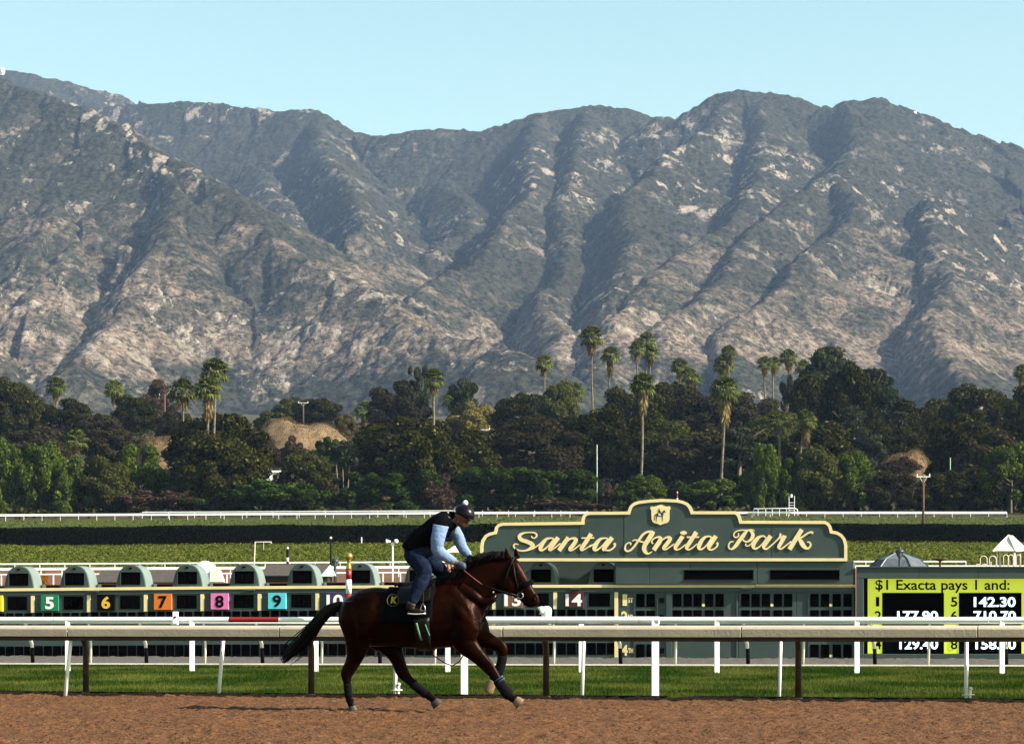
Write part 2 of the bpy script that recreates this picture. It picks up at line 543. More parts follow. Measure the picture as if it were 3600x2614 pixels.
# infield and hillside as one sheet
def hillside():
    px = np.concatenate([np.linspace(-3500, -500, 50), np.arange(-480, 4100, 24), np.linspace(4120, 7000, 50)])
    D = np.concatenate([np.linspace(72.5, 120, 30), np.linspace(124, 345, 60), np.linspace(348, 620, 130), np.linspace(625, 1000, 90), np.linspace(1020, 3700, 60)])
    P, DD = np.meshgrid(px, D)
    z = np.interp(DD, GD, GZ)
    z = z - 12.0 * np.clip((1800 - P) / 1800, 0, 1.3) * DD / F * np.clip((DD - 80) / 60, 0, 1)
    X = (P - 1800) / F * DD
    amp = np.clip((DD - 560) / 200, 0, 1)
    z = z + amp * 5.0 * (fbm(X / 35, DD / 60, 4, 31) - 0.5)
    z = z - 0.14 * (DD < 90)
    V = np.stack([X, DD, z], -1).reshape(-1, 3)
    m = bpy.data.materials.new('hillside_ground'); m.use_nodes = True
    n = m.node_tree; L = n.links; b = n.nodes['Principled BSDF']
    g = n.nodes.new('ShaderNodeNewGeometry'); s = n.nodes.new('ShaderNodeSeparateXYZ'); L.new(g.outputs['Position'], s.inputs[0])
    def noise(sc, det=5):
        a = n.nodes.new('ShaderNodeTexNoise'); a.inputs['Scale'].default_value = sc; a.inputs['Detail'].default_value = det
        a.inputs['Roughness'].default_value = 0.65
        L.new(g.outputs['Position'], a.inputs['Vector']); return a.outputs[0]
    def ramp(src, pts):
        r = n.nodes.new('ShaderNodeValToRGB'); L.new(src, r.inputs[0])
        e = r.color_ramp.elements
        e[0].position, e[0].color = pts[0][0], (*pts[0][1], 1)
        e[1].position, e[1].color = pts[-1][0], (*pts[-1][1], 1)
        for p, c in pts[1:-1]:
            k = e.new(p); k.color = (*c, 1)
        return r.outputs[0]
    def step(a, bnd):
        r = n.nodes.new('ShaderNodeMapRange'); r.inputs[1].default_value = a; r.inputs[2].default_value = bnd
        L.new(s.outputs['Y'], r.inputs[0]); return r.outputs[0]
    def mix(f, a, bb):
        x = n.nodes.new('ShaderNodeMix'); x.data_type = 'RGBA'; L.new(f, x.inputs[0]); L.new(a, x.inputs[6]); L.new(bb, x.inputs[7]); return x.outputs[2]
    dirtc = ramp(noise(0.15), [(0.35, (0.16, 0.075, 0.05)), (0.65, (0.24, 0.13, 0.085))])
    bank = ramp(noise(1.1, 7), [(0.36, (0.030, 0.050, 0.008)), (0.5, (0.085, 0.100, 0.020)), (0.66, (0.175, 0.155, 0.045))])
    upper = ramp(noise(0.7, 7), [(0.35, (0.050, 0.075, 0.016)), (0.65, (0.110, 0.120, 0.030))])
    brush = ramp(noise(0.22, 7), [(0.36, (0.030, 0.034, 0.014)), (0.52, (0.075, 0.066, 0.032)), (0.68, (0.165, 0.120, 0.065))])
    c = mix(step(336, 339), dirtc, bank); c = mix(step(428, 431), c, upper); c = mix(step(528, 536), c, brush)
    hv = n.nodes.new('ShaderNodeHueSaturation'); hv.inputs['Value'].default_value = ALB; L.new(c, hv.inputs['Color']); c = hv.outputs[0]
    L.new(c, b.inputs['Base Color']); b.inputs['Roughness'].default_value = 0.95; b.inputs['Specular IOR Level'].default_value = 0.1
    bp_ = n.nodes.new('ShaderNodeBump'); bp_.inputs['Strength'].default_value = 1.0; bp_.inputs['Distance'].default_value = 0.6
    L.new(noise(1.4, 6), bp_.inputs['Height']); L.new(bp_.outputs[0], b.inputs['Normal'])
    o = link_mesh('hillside', np_mesh('hillside', V, grid_faces(len(D), len(px)), True), m); o['kind'] = 'structure'
hillside()

# ------------------------------------------------------------ mountains
def mountains():
    # crest lines seen in the picture (2268-wide coordinates); third value: distance override
    def Dd(vy): return 3250 + (870 - vy) / (870 - 215) * 2900
    R = []
    def crest(pts, k=0.62, D=None, Dend=None, major=False):
        L_ = []
        n = len(pts)
        drop = 0.0 if (major or k <= 0.55) else 60.0
        for i, p in enumerate(pts):
            vx, vy = p[0], p[1]
            d = p[2] if len(p) > 2 else (Dd(vy) if D is None else D if Dend is None else lerp(D, Dend, i / (n - 1)))
            q = W(vx * 1.58730, vy * 1.58730, d)
            L_.append((q.x, q.y, q.z - drop * (1 if i else 2)))
        if major: R.append((L_, 1.0, 0.52))
        elif k <= 0.55: R.append((L_, k, k))
        else: R.append((L_, 0.62, 0.48))
    # skyline
    crest([(-700, 60), (-400, 110), (-150, 140), (0, 158), (40, 156), (75, 163), (100, 172), (150, 181), (200, 195), (250, 206), (290, 224), (340, 232)], 0.5, 8300)
    crest([(150, 260), (220, 238), (290, 227), (350, 229), (420, 225), (480, 229), (550, 236), (620, 248), (660, 240), (685, 241), (710, 251), (740, 275), (770, 290), (830, 299), (880, 297), (950, 289)], 0.55, 7300, 6500)
    crest([(880, 299), (950, 288), (1000, 285), (1060, 288), (1100, 275), (1150, 262), (1200, 249), (1250, 241), (1310, 235), (1360, 236), (1400, 243), (1450, 258), (1490, 262)], 0.55, 6500)
    crest([(1470, 262), (1520, 255), (1560, 235), (1600, 211), (1640, 204), (1700, 207), (1760, 215), (1800, 232), (1840, 239)], 0.55, 6250)
    crest([(1830, 239), (1880, 223), (1950, 216), (1980, 228), (2000, 242), (2060, 258), (2120, 280), (2180, 300), (2240, 320), (2290, 338), (2400, 380), (2600, 430), (3000, 480)], 0.55, 6150)
    # left front ridge running down to the right
    crest([(-700, 60, 5600), (-300, 130, 5500), (-60, 163, 5450), (0, 174, 5400), (65, 203, 5300), (150, 241, 5150), (250, 277, 5000), (350, 341, 4800), (430, 368, 4700), (520, 421, 4550), (560, 470, 4400), (625, 530, 4250), (725, 590, 4050), (800, 640, 3900), (860, 690, 3750), (900, 722, 3650), (1050, 757, 3500), (1134, 785, 3400)], 0.55)
    # its spurs down to the left
    crest([(-60, 163, 5450), (-20, 300, 4900), (30, 400, 4500), (20, 520, 4200), (-30, 640, 3800), (-60, 760, 3400)], 0.7)
    crest([(65, 203, 5300), (110, 300, 4850), (90, 400, 4450), (40, 480, 4200), (10, 560, 4000)], 0.72)
    crest([(150, 241, 5150), (185, 340, 4700), (170, 420, 4420), (120, 500, 4150), (80, 580, 3900)], 0.72)
    crest([(250, 277, 5000), (300, 380, 4600), (270, 470, 4300), (230, 560, 4050), (190, 620, 3900)], 0.72)
    crest([(350, 341, 4800), (390, 440, 4450), (370, 520, 4200), (300, 610, 3980), (260, 700, 3750), (170, 780, 3480), (110, 830, 3350)], 0.62, major=True)
    crest([(430, 368, 4700), (480, 450, 4420), (460, 540, 4200), (430, 620, 3980), (370, 680, 3830), (300, 760, 3600), (260, 830, 3400)], 0.70)
    crest([(560, 470, 4400), (545, 560, 4150), (560, 620, 4000), (540, 690, 3820), (480, 760, 3600), (440, 830, 3400)], 0.66)
    crest([(625, 530, 4250), (650, 620, 3980), (640, 700, 3780), (610, 780, 3550), (600, 850, 3350)], 0.62)
    crest([(725, 590, 4050), (760, 680, 3800), (770, 760, 3600), (760, 840, 3380)], 0.6)
    crest([(860, 690, 3750), (880, 760, 3580), (900, 840, 3380)], 0.55)
    # back wall spurs
    crest([(350, 229, 7200), (400, 290, 6700), (450, 350, 6200), (500, 400, 5700)], 0.7)
    crest([(480, 229, 7100), (540, 300, 6500), (600, 380, 5900), (650, 450, 5400), (660, 520, 5000)], 0.68)
    crest([(685, 241, 6900), (700, 310, 6350), (740, 390, 5800), (790, 460, 5300), (780, 530, 4900), (730, 570, 4700)], 0.62, major=True)
    crest([(830, 299, 6650), (850, 370, 6100), (900, 440, 5550), (905, 490, 5200), (880, 550, 4850), (850, 590, 4650)], 0.66)
    crest([(790, 460, 5300), (840, 520, 4950), (820, 590, 4600), (800, 620, 4400)], 0.7)
    crest([(950, 289, 6500), (990, 340, 6050), (1040, 400, 5550), (1010, 450, 5250), (950, 490, 5050)], 0.68)
    # central spur with the dark west face
    crest([(1200, 249, 6500), (1190, 320, 6000), (1180, 400, 5500), (1134, 476, 5050), (1065, 540, 4700), (1000, 600, 4420), (950, 656, 4150), (905, 716, 3900)], 0.62, major=True)
    crest([(1134, 476, 5050), (1160, 560, 4650), (1130, 650, 4250), (1060, 720, 3950), (1000, 770, 3700)], 0.62)
    crest([(1310, 235, 6500), (1300, 310, 5950), (1270, 380, 5550), (1240, 450, 5200), (1240, 540, 4780), (1220, 640, 4350), (1240, 720, 4000), (1200, 800, 3650)], 0.62, major=True)
    # spurs off the middle peak
    crest([(1640, 204, 6250), (1600, 270, 5900), (1530, 320, 5600), (1460, 370, 5300), (1400, 420, 5050), (1375, 480, 4780), (1390, 540, 4520), (1405, 610, 4250), (1370, 670, 4000), (1320, 740, 3750), (1290, 810, 3500)], 0.62, major=True)
    crest([(1640, 204, 6250), (1620, 300, 5750), (1580, 380, 5350), (1540, 450, 5000), (1500, 500, 4780), (1460, 560, 4550), (1440, 620, 4300)], 0.66)
    crest([(1560, 235, 6250), (1500, 300, 5850), (1440, 350, 5500)], 0.7)
    crest([(1700, 207, 6250), (1700, 300, 5700), (1680, 390, 5250), (1640, 460, 4900), (1600, 500, 4700), (1550, 535, 4520), (1490, 585, 4300), (1445, 635, 4080), (1345, 712, 3780)], 0.62, major=True)
    crest([(1800, 232, 6200), (1780, 320, 5650), (1740, 400, 5200), (1720, 450, 4950)], 0.72)
    # long spur from the right peak down-left
    crest([(1880, 223, 6150), (1900, 262, 5850), (1875, 325, 5500), (1835, 380, 5200), (1760, 437, 4900), (1665, 500, 4600), (1630, 585, 4280), (1560, 660, 3980), (1485, 705, 3780), (1452, 728, 3680)], 0.62, major=True)
    crest([(1835, 380, 5200), (1900, 450, 4800), (1860, 510, 4560), (1815, 545, 4400), (1790, 590, 4220), (1745, 640, 4030), (1680, 680, 3880), (1620, 740, 3700), (1590, 800, 3520)], 0.62, major=True)
    crest([(1900, 450, 4800), (1915, 520, 4520), (1920, 600, 4200), (1890, 660, 4000), (1860, 690, 3900), (1800, 760, 3640), (1780, 830, 3420)], 0.66)
    crest([(1920, 600, 4200), (1980, 680, 3900), (1960, 760, 3620), (1900, 830, 3400)], 0.64)
    crest([(1950, 216, 6150), (1960, 300, 5700), (1975, 380, 5250), (1960, 440, 4900), (1900, 450, 4800)], 0.66)
    crest([(1975, 380, 5250), (2070, 437, 4900), (2110, 485, 4700), (2185, 515, 4550), (2260, 580, 4300), (2330, 650, 4050)], 0.66)
    crest([(2070, 437, 4900), (2060, 540, 4500), (2090, 620, 4200), (2080, 700, 3900), (2130, 790, 3560), (2160, 850, 3380)], 0.62, major=True)
    crest([(2110, 485, 4700), (2160, 570, 4400), (2210, 660, 4080), (2220, 740, 3800), (2290, 830, 3500)], 0.66)
    crest([(2060, 258, 6150), (2110, 330, 5700), (2130, 400, 5350), (2170, 460, 5050)], 0.66)
    crest([(2180, 300, 6150), (2230, 370, 5750), (2240, 440, 5400), (2210, 500, 5100), (2190, 540, 4900)], 0.62, major=True)
    crest([(2290, 338, 6150), (2330, 430, 5600), (2310, 520, 5100), (2270, 570, 4800)], 0.72)
    crest([(2400, 380, 6150), (2450, 520, 5300), (2480, 680, 4300), (2500, 830, 3500)], 0.6)
    crest([(3000, 480, 6150), (2900, 650, 4600), (2800, 850, 3400)], 0.6)
    px = np.concatenate([np.linspace(-1800, -260, 50), np.arange(-250, 3860, 5.2), np.linspace(3870, 5600, 50)])
    D = np.concatenate([np.linspace(2700, 6400, 470), np.linspace(6410, 8700, 120)])
    P, DD = np.meshgrid(px, D)
    X = (P - 1800) / F * DD
    wx = (fbm(X / 420, DD / 420, 3, 51) - 0.5) * 80
    wy = (fbm(X / 420, DD / 420, 3, 77) - 0.5) * 80
    Xw = X + wx; Yw = DD + wy
    base = np.interp(DD, [2700, 3300, 4200, 6000, 9000], [180, 262, 330, 420, 500])
    h = base.copy(); sb = np.zeros_like(h); db = np.full_like(h, 500.0); rb = np.ones_like(h)
    off = 0
    for L_, kl, kr in R:
        s0 = off
        for a, b in zip(L_[:-1], L_[1:]):
            ax, ay, az_ = a; bx, by, bz = b
            dx, dy = bx - ax, by - ay
            l2 = dx * dx + dy * dy + 1e-6
            t = np.clip(((Xw - ax) * dx + (Yw - ay) * dy) / l2, 0, 1)
            d = np.hypot(Xw - ax - t * dx, Yw - ay - t * dy)
            side = (Xw - ax) * dy - (Yw - ay) * dx          # > 0: right-hand side of the way down
            if dy < 0: side = -side
            k = np.where(side > 0, kr, kl) if kl != kr else kl
            hh = az_ + (bz - az_) * t - k * (np.sqrt(d * d + 625.0) - 25.0)
            s = s0 + t * math.sqrt(l2)
            w_ = hh > h
            h = np.where(w_, hh, h); sb = np.where(w_, s, sb); db = np.where(w_, d, db)
            s0 += math.sqrt(l2)
        off += 5000
    # ribs and gullies running straight down from every crest
    r1 = np.abs(vnoise(sb / 150.0 + 0.9 * fbm(X / 300, DD / 300, 2, 15), db / 900.0, 13) * 2 - 1)
    r2 = np.abs(vnoise(sb / 48.0, db / 500.0, 17) * 2 - 1)
    fade = np.clip(db / 170.0, 0, 1)
    h = h - fade * (24 * (1 - r1) ** 1.5 + 11 * (1 - r2) ** 1.5) * np.clip((h - base) / 120, 0, 1)
    n1 = np.abs(fbm(X / 260, DD / 260, 3, 91) * 2 - 1)
    n2 = np.abs(fbm(X / 90, DD / 90, 3, 95) * 2 - 1)
    h = h - 9 * np.clip(0.32 - n1, 0, 1) / 0.32 * np.clip(db / 120, 0, 1) - 5 * np.clip(0.3 - n2, 0, 1) / 0.3 * np.clip(db / 60, 0, 1)
    h = h + 11 * (fbm(X / 70, DD / 70, 3, 99, 0.5) - 0.5) + 6.0 * (vnoise(X / 10, DD / 16, 103) - 0.5) + 5.0 * np.clip(vnoise(X / 16, DD / 20, 107) - 0.55, 0, 1) * 2
    streak = 0.45 * fbm(sb / 24.0, db / 200.0, 3, 131, 0.6) + 0.55 * fbm(X / 45, DD / 45, 4, 137, 0.6)
    V = np.stack([X, DD, h], -1).reshape(-1, 3)
    m = bpy.data.materials.new('chaparral_slopes'); m.use_nodes = True
    n = m.node_tree; L = n.links; b = n.nodes['Principled BSDF']
    g = n.nodes.new('ShaderNodeNewGeometry'); sp = n.nodes.new('ShaderNodeSeparateXYZ'); L.new(g.outputs['Position'], sp.inputs[0])
    def vec(sx, sy, sz):
        v = n.nodes.new('ShaderNodeVectorMath'); v.operation = 'MULTIPLY'; v.inputs[1].default_value = (sx, sy, sz)
        L.new(g.outputs['Position'], v.inputs[0]); return v.outputs[0]
    def noise(v, det=6, ro=0.62):
        a = n.nodes.new('ShaderNodeTexNoise'); a.inputs['Scale'].default_value = 1; a.inputs['Detail'].default_value = det; a.inputs['Roughness'].default_value = ro
        L.new(v, a.inputs['Vector']); return a.outputs[0]
    def math_(op, a, bb):
        k = n.nodes.new('ShaderNodeMath'); k.operation = op; k.use_clamp = False
        for i, s in enumerate((a, bb)):
            if isinstance(s, (int, float)): k.inputs[i].default_value = s
            else: L.new(s, k.inputs[i])
        return k.outputs[0]
    def mr(src, a, bb, c=0.0, d=1.0):
        r = n.nodes.new('ShaderNodeMapRange'); r.inputs[1].default_value = a; r.inputs[2].default_value = bb; r.inputs[3].default_value = c; r.inputs[4].default_value = d
        L.new(src, r.inputs[0]); return r.outputs[0]
    def mix(f, a, bb):
        x = n.nodes.new('ShaderNodeMix'); x.data_type = 'RGBA'
        L.new(f, x.inputs[0])
        for i, s in ((6, a), (7, bb)):
            if isinstance(s, tuple): x.inputs[i].default_value = (*s, 1)
            else: L.new(s, x.inputs[i])
        return x.outputs[2]
    dry = mr(sp.outputs['Z'], 980, 300)                      # drier, barer towards the foot
    big = noise(vec(1 / 420, 1 / 420, 1 / 420), 4)
    shr = noise(vec(1 / 11, 1 / 11, 1 / 11), 5, 0.75)
    green = mix(mr(shr, 0.40, 0.60), (0.008, 0.011, 0.006), (0.072, 0.068, 0.048))
    tan_ = mix(mr(shr, 0.40, 0.62), (0.080, 0.062, 0.046), (0.360, 0.270, 0.200))
    vor = n.nodes.new('ShaderNodeTexVoronoi'); vor.inputs['Scale'].default_value = 1; L.new(vec(1 / 11, 1 / 11, 1 / 11), vor.inputs['Vector'])
    bush = mr(vor.outputs['Distance'], 0.42, 0.30)
    tan2 = mix(math_('MULTIPLY', bush, mr(noise(vec(1 / 60, 1 / 60, 1 / 60)), 0.40, 0.55, 0.25, 0.9)), tan_, (0.030, 0.034, 0.020))
    cov = math_('ADD', math_('MULTIPLY', dry, 0.62), math_('MULTIPLY', math_('SUBTRACT', big, 0.5), 1.3))
    cov = math_('ADD', cov, math_('MULTIPLY', math_('SUBTRACT', noise(vec(1 / 75, 1 / 75, 1 / 75), 5, 0.7), 0.5), 1.4))
    cov = math_('SUBTRACT', cov, mr(sp.outputs['Z'], 400, 270, 0.0, 0.9))
    c = mix(mr(cov, 0.30, 0.62), green, tan2)
    # pale rock scars, stretched down the slopes
    rk = noise(vec(1 / 24, 1 / 60, 1 / 44), 6, 0.74); rk2 = noise(vec(1 / 600, 1 / 600, 1 / 600), 3)
    at_ = n.nodes.new('ShaderNodeAttribute'); at_.attribute_name = 'streak'
    rk = math_('ADD', math_('MULTIPLY', rk, 0.62), math_('MULTIPLY', at_.outputs['Fac'], 0.38))
    rock = math_('MULTIPLY', mr(rk, 0.540, 0.580), mr(math_('ADD', rk2, math_('MULTIPLY', dry, 0.05)), 0.46, 0.60))
    rockc = mix(mr(noise(vec(1 / 9, 1 / 9, 1 / 9)), 0.38, 0.62), (0.19, 0.155, 0.12), (0.50, 0.42, 0.33))
    c = mix(rock, c, rockc)
    hv = n.nodes.new('ShaderNodeHueSaturation'); hv.inputs['Value'].default_value = ALB; L.new(c, hv.inputs['Color']); c = hv.outputs[0]
    L.new(c, b.inputs['Base Color']); b.inputs['Roughness'].default_value = 1.0; b.inputs['Specular IOR Level'].default_value = 0.0
    bp_ = n.nodes.new('ShaderNodeBump'); bp_.inputs['Strength'].default_value = 1.0; bp_.inputs['Distance'].default_value = 7.0
    L.new(noise(vec(1 / 8, 1 / 8, 1 / 8), 4, 0.75), bp_.inputs['Height']); L.new(bp_.outputs[0], b.inputs['Normal'])
    mme = np_mesh('mountains', V, grid_faces(len(D), len(px)), True)
    at2 = mme.attributes.new('streak', 'FLOAT', 'POINT'); at2.data.foreach_set('value', streak.ravel().astype(np.float32))
    o = link_mesh('mountains', mme, m); o['kind'] = 'structure'
mountains()

# ------------------------------------------------------------ air
def haze():
    mb = MB()
    mb.box((0, 4300, 900), (16000, 9800, 1810))
    m = bpy.data.materials.new('haze_air'); m.use_nodes = True
    n = m.node_tree
    n.nodes.remove(n.nodes['Principled BSDF'])
    v = n.nodes.new('ShaderNodeVolumePrincipled')
    v.inputs['Color'].default_value = (0.46, 0.64, 1.0, 1)
    v.inputs['Density'].default_value = HAZE
    v.inputs['Anisotropy'].default_value = 0.1
    n.links.new(v.outputs[0], n.nodes['Material Output'].inputs['Volume'])
    m.cycles.homogeneous_volume = True if hasattr(m.cycles, 'homogeneous_volume') else None
    o = mb.build('haze', m); o['kind'] = 'stuff'
    o['label'] = 'thin blue haze in the air towards the mountains'; o['category'] = 'haze'
HAZE = 2.9e-5
haze()
# ------------------------------------------------------------ vegetation
M['oak'] = leafmat('oak_leaves', (0.003, 0.0045, 0.001), (0.052, 0.052, 0.010), (0.16, 0.14, 0.04), 0.12)
M['oakbrown'] = leafmat('brown_oak_leaves', (0.020, 0.018, 0.009), (0.062, 0.052, 0.026), (0.10, 0.08, 0.045), 0.12)
M['euc'] = leafmat('eucalyptus_leaves', (0.014, 0.022, 0.012), (0.050, 0.058, 0.030), (0.085, 0.085, 0.045), 0.15)
M['pepper'] = leafmat('pepper_leaves', (0.016, 0.034, 0.004), (0.120, 0.160, 0.026), (0.22, 0.25, 0.05), 0.25)
M['olive'] = leafmat('olive_leaves', (0.030, 0.036, 0.008), (0.085, 0.088, 0.024), (0.14, 0.12, 0.04), 0.2)
M['shrub'] = leafmat('shrub_leaves', (0.008, 0.022, 0.004), (0.060, 0.100, 0.018), (0.13, 0.17, 0.04), 0.2)
M['dry'] = leafmat('dry_twigs', (0.050, 0.032, 0.024), (0.135, 0.090, 0.062), (0.20, 0.15, 0.10), 0.1)
M['yellowish'] = leafmat('yellowing_leaves', (0.10, 0.085, 0.025), (0.22, 0.17, 0.06), None, 0.2)
M['autumn'] = leafmat('orange_leaves', (0.22, 0.09, 0.01), (0.38, 0.18, 0.02), None, 0.25)
M['bark'] = mat('grey_brown_bark', (0.10, 0.075, 0.055), 0.9, var=0.3, scale=2)
M['palebark'] = mat('pale_bark', (0.30, 0.25, 0.19), 0.9, var=0.3, scale=1.5)
M['palmtrunk'] = mat('palm_trunk', (0.085, 0.062, 0.042), 0.9, col2=(0.26, 0.20, 0.14), scale=1.6)
M['frond'] = leafmat('palm_frond', (0.035, 0.055, 0.010), (0.170, 0.190, 0.050), (0.30, 0.29, 0.10), 0.3, 0.4)
M['skirt'] = leafmat('dead_palm_skirt', (0.13, 0.09, 0.035), (0.36, 0.27, 0.12), (0.48, 0.40, 0.22), 0.2)

def leaves_on_blobs(blobs, per, size, jit=0.35, droop=0.0, aspect=1.5):
    """blobs: (x,y,z,rx,rz). Returns verts, faces of small leaf-clump rhombi, spread through the volume."""
    Vs = []
    B = np.array(blobs)
    for (x, y, z, rx, rz) in blobs:
        n = max(8, int(per * rx * rx / np.mean(B[:, 3] ** 2)))
        d = rng.normal(size=(n, 3)); d /= np.linalg.norm(d, axis=1)[:, None]
        rad = 1.0 - np.abs(rng.normal(0, 0.22, n)); rad = np.clip(rad, 0.15, 1.15)
        c = np.array([x, y, z]) + d * np.array([rx, rx, rz]) * rad[:, None]
        nrm = d * (1 - jit) + rng.normal(size=(n, 3)) * jit
        nrm /= np.linalg.norm(nrm, axis=1)[:, None] + 1e-9
        a = np.cross(nrm, rng.normal(size=(n, 3)))
        if droop:
            a = a * (1 - droop) + np.array([0, 0, -1.0]) * droop
            a = a - nrm * np.sum(a * nrm, 1)[:, None]
        a /= np.linalg.norm(a, axis=1)[:, None] + 1e-9
        b = np.cross(nrm, a)
        s = size * rng.uniform(0.55, 1.45, n)[:, None]
        Vs.append(np.stack([c - a * s * aspect * 0.5, c + b * s * 0.42, c + a * s * aspect * 0.5, c - b * s * 0.42], 1).reshape(-1, 3))
    V = np.concatenate(Vs)
    return V, np.arange(len(V)).reshape(-1, 4)

def crown_blobs(kind, seed):
    r = np.random.default_rng(seed)
    bl = []
    if kind == 'round':
        for i in range(54):
            d = r.normal(size=3); d /= np.linalg.norm(d)
            q = r.uniform(0.5, 1.0) ** 0.5
            rr = r.uniform(0.085, 0.165)
            bl.append((d[0] * 0.38 * q, d[1] * 0.38 * q, 0.46 + d[2] * 0.42 * q, rr, rr * 0.85))
    elif kind == 'tall':
        for i in range(70):
            z = r.uniform(0.04, 0.95)
            w_ = 0.40 * math.sin(math.pi * min(1, (0.1 + z * 0.95)) ** 0.8) + 0.05
            a = r.uniform(0, 6.283); q = r.uniform(0.35, 1.0)
            rr = r.uniform(0.08, 0.15) * (1.15 - 0.4 * z)
            bl.append((math.cos(a) * w_ * q, math.sin(a) * w_ * q, z, rr * 1.15, rr * 0.62))
    elif kind == 'droop':
        for i in range(54):
            a = r.uniform(0, 6.283); z = r.uniform(0.06, 0.92)
            w_ = 0.44 * (1 - max(0, z - 0.35) ** 2 * 2.0)
            q = r.uniform(0.6, 1.0)
            rr = r.uniform(0.065, 0.125)
            bl.append((math.cos(a) * w_ * q, math.sin(a) * w_ * q, z, rr, rr * 1.25))
    elif kind == 'bush':
        for i in range(40):
            a = r.uniform(0, 6.283); q = r.uniform(0.0, 1.0) ** 0.5
            rr = r.uniform(0.08, 0.15)
            bl.append((math.cos(a) * 0.42 * q, math.sin(a) * 0.42 * q, r.uniform(0.08, 0.86) * (1 - 0.35 * q * q), rr, rr * 1.05))
    elif kind == 'block':
        for i in range(64):
            rr = r.uniform(0.075, 0.12)
            bl.append((r.uniform(-0.44, 0.44), r.uniform(-0.3, 0.3), r.uniform(0.06, 0.90), rr, rr * 1.2))
    elif kind == 'loose':
        for i in range(20):
            z = r.uniform(0.3, 0.95); a = r.uniform(0, 6.283); q = r.uniform(0.3, 1.0)
            rr = r.uniform(0.075, 0.14)
            bl.append((math.cos(a) * 0.36 * q, math.sin(a) * 0.36 * q, z, rr, rr * 0.8))
    return bl

CROWN = {}
def crown_proto(kind, i, per=190, size=0.042, droop=0.0, jit=0.35):
    key = (kind, i)
    if key not in CROWN:
        V, Fc = leaves_on_blobs(crown_blobs(kind, 100 + i * 13 + len(kind)), per, size, jit, droop)
        CROWN[key] = np_mesh('crown_' + kind, V, Fc)
    return CROWN[key]
def limb_proto(kind, i):
    key = ('limb', kind, i)
    if key not in CROWN:
        r = random.Random(i * 31 + len(kind))
        mb = MB()
        top = 0.55 if kind != 'tall' else 0.9
        lean = r.uniform(-0.05, 0.05)
        tr = 0.028 if kind in ('round', 'droop') else 0.02
        mb.tube([(0, 0, -0.08), (lean * 0.4, 0, top * 0.35), (lean, 0.01, top * 0.7), (lean * 1.4, 0.0, top)], [tr * 1.3, tr, tr * 0.75, tr * 0.3], 6)
        for k in range(7):
            z = top * r.uniform(0.3, 0.85); a = r.uniform(0, 6.28); l = r.uniform(0.18, 0.36)
            mb.tube([(lean * z, 0, z), (lean * z + math.cos(a) * l * 0.5, math.sin(a) * l * 0.5, z + l * 0.35), (lean * z + math.cos(a) * l, math.sin(a) * l, z + l * 0.75)], [tr * 0.5, tr * 0.35, tr * 0.12], 5)
        me = mb.mesh('trunk', Vector((0, 0, 0)))
        CROWN[key] = me
    return CROWN[key]

MESHV = {}
def with_mat(me, m):
    k = (me.name, m.name)
    if k not in MESHV:
        c = me.copy(); c.materials.clear(); c.materials.append(m); MESHV[k] = c
    return MESHV[k]

PROT = {'oak': ('round', 'oak', 3), 'oakbrown': ('round', 'oakbrown', 3), 'euc': ('tall', 'euc', 2), 'eucl': ('loose', 'euc', 2), 'pepper': ('droop', 'pepper', 3),
        'olive': ('round', 'olive', 3), 'shrub': ('bush', 'shrub', 3), 'hedge': ('block', 'shrub', 2), 'dry': ('bush', 'dry', 2), 'bare': ('tall', 'dry', 2), 'yellow': ('round', 'yellowish', 2), 'autumn': ('bush', 'autumn', 1)}
NAMES = {'oak': 'oak_tree', 'oakbrown': 'oak_tree', 'euc': 'eucalyptus_tree', 'eucl': 'eucalyptus_tree', 'pepper': 'pepper_tree', 'olive': 'olive_tree', 'shrub': 'shrub', 'hedge': 'hedge_shrub', 'dry': 'dry_shrub', 'bare': 'bare_tree', 'yellow': 'shrub', 'autumn': 'shrub'}
tcount = [0]
def tree(kind, x, top, bot, wpx, label, group=None, D=None, cat=None):
    shape, mk, nv = PROT[kind]
    i = tcount[0] % nv; tcount[0] += 1
    if D is None:
        D = ground_D(x, bot)
    p = W(x, bot, D)
    h = (bot - top) / F * D
    wm = wpx / F * D
    z0 = gz(p.x, D) - 0.3
    h = CAMZ + (HOR - top) / F * D - z0
    c = cat or ('tree' if 'tree' in NAMES[kind] else 'shrub')
    t = thing(NAMES[kind], label, c, (p.x, D, z0), group)
    rz = random.uniform(0, 6.28)
    cr = bpy.data.objects.new('crown', with_mat(crown_proto(shape, i, 400 if shape != 'loose' else 320, 0.027 if shape != 'bush' else 0.034, 0.7 if shape == 'droop' else 0.0, 0.7 if mk == 'dry' else 0.35), M[mk]))
    COL.objects.link(cr); cr.parent = t
    tk = bpy.data.objects.new('trunk', with_mat(limb_proto(shape, i), M['palebark'] if kind in ('euc', 'eucl', 'bare') else M['bark']))
    COL.objects.link(tk); tk.parent = t
    for o in (cr, tk):
        o.scale = (wm * 1.22, min(wm, 16) * 1.22, h)
        o.rotation_euler = (0, 0, rz if abs(wm - min(wm, 16)) < 1 else random.choice((0, math.pi)))
    return t

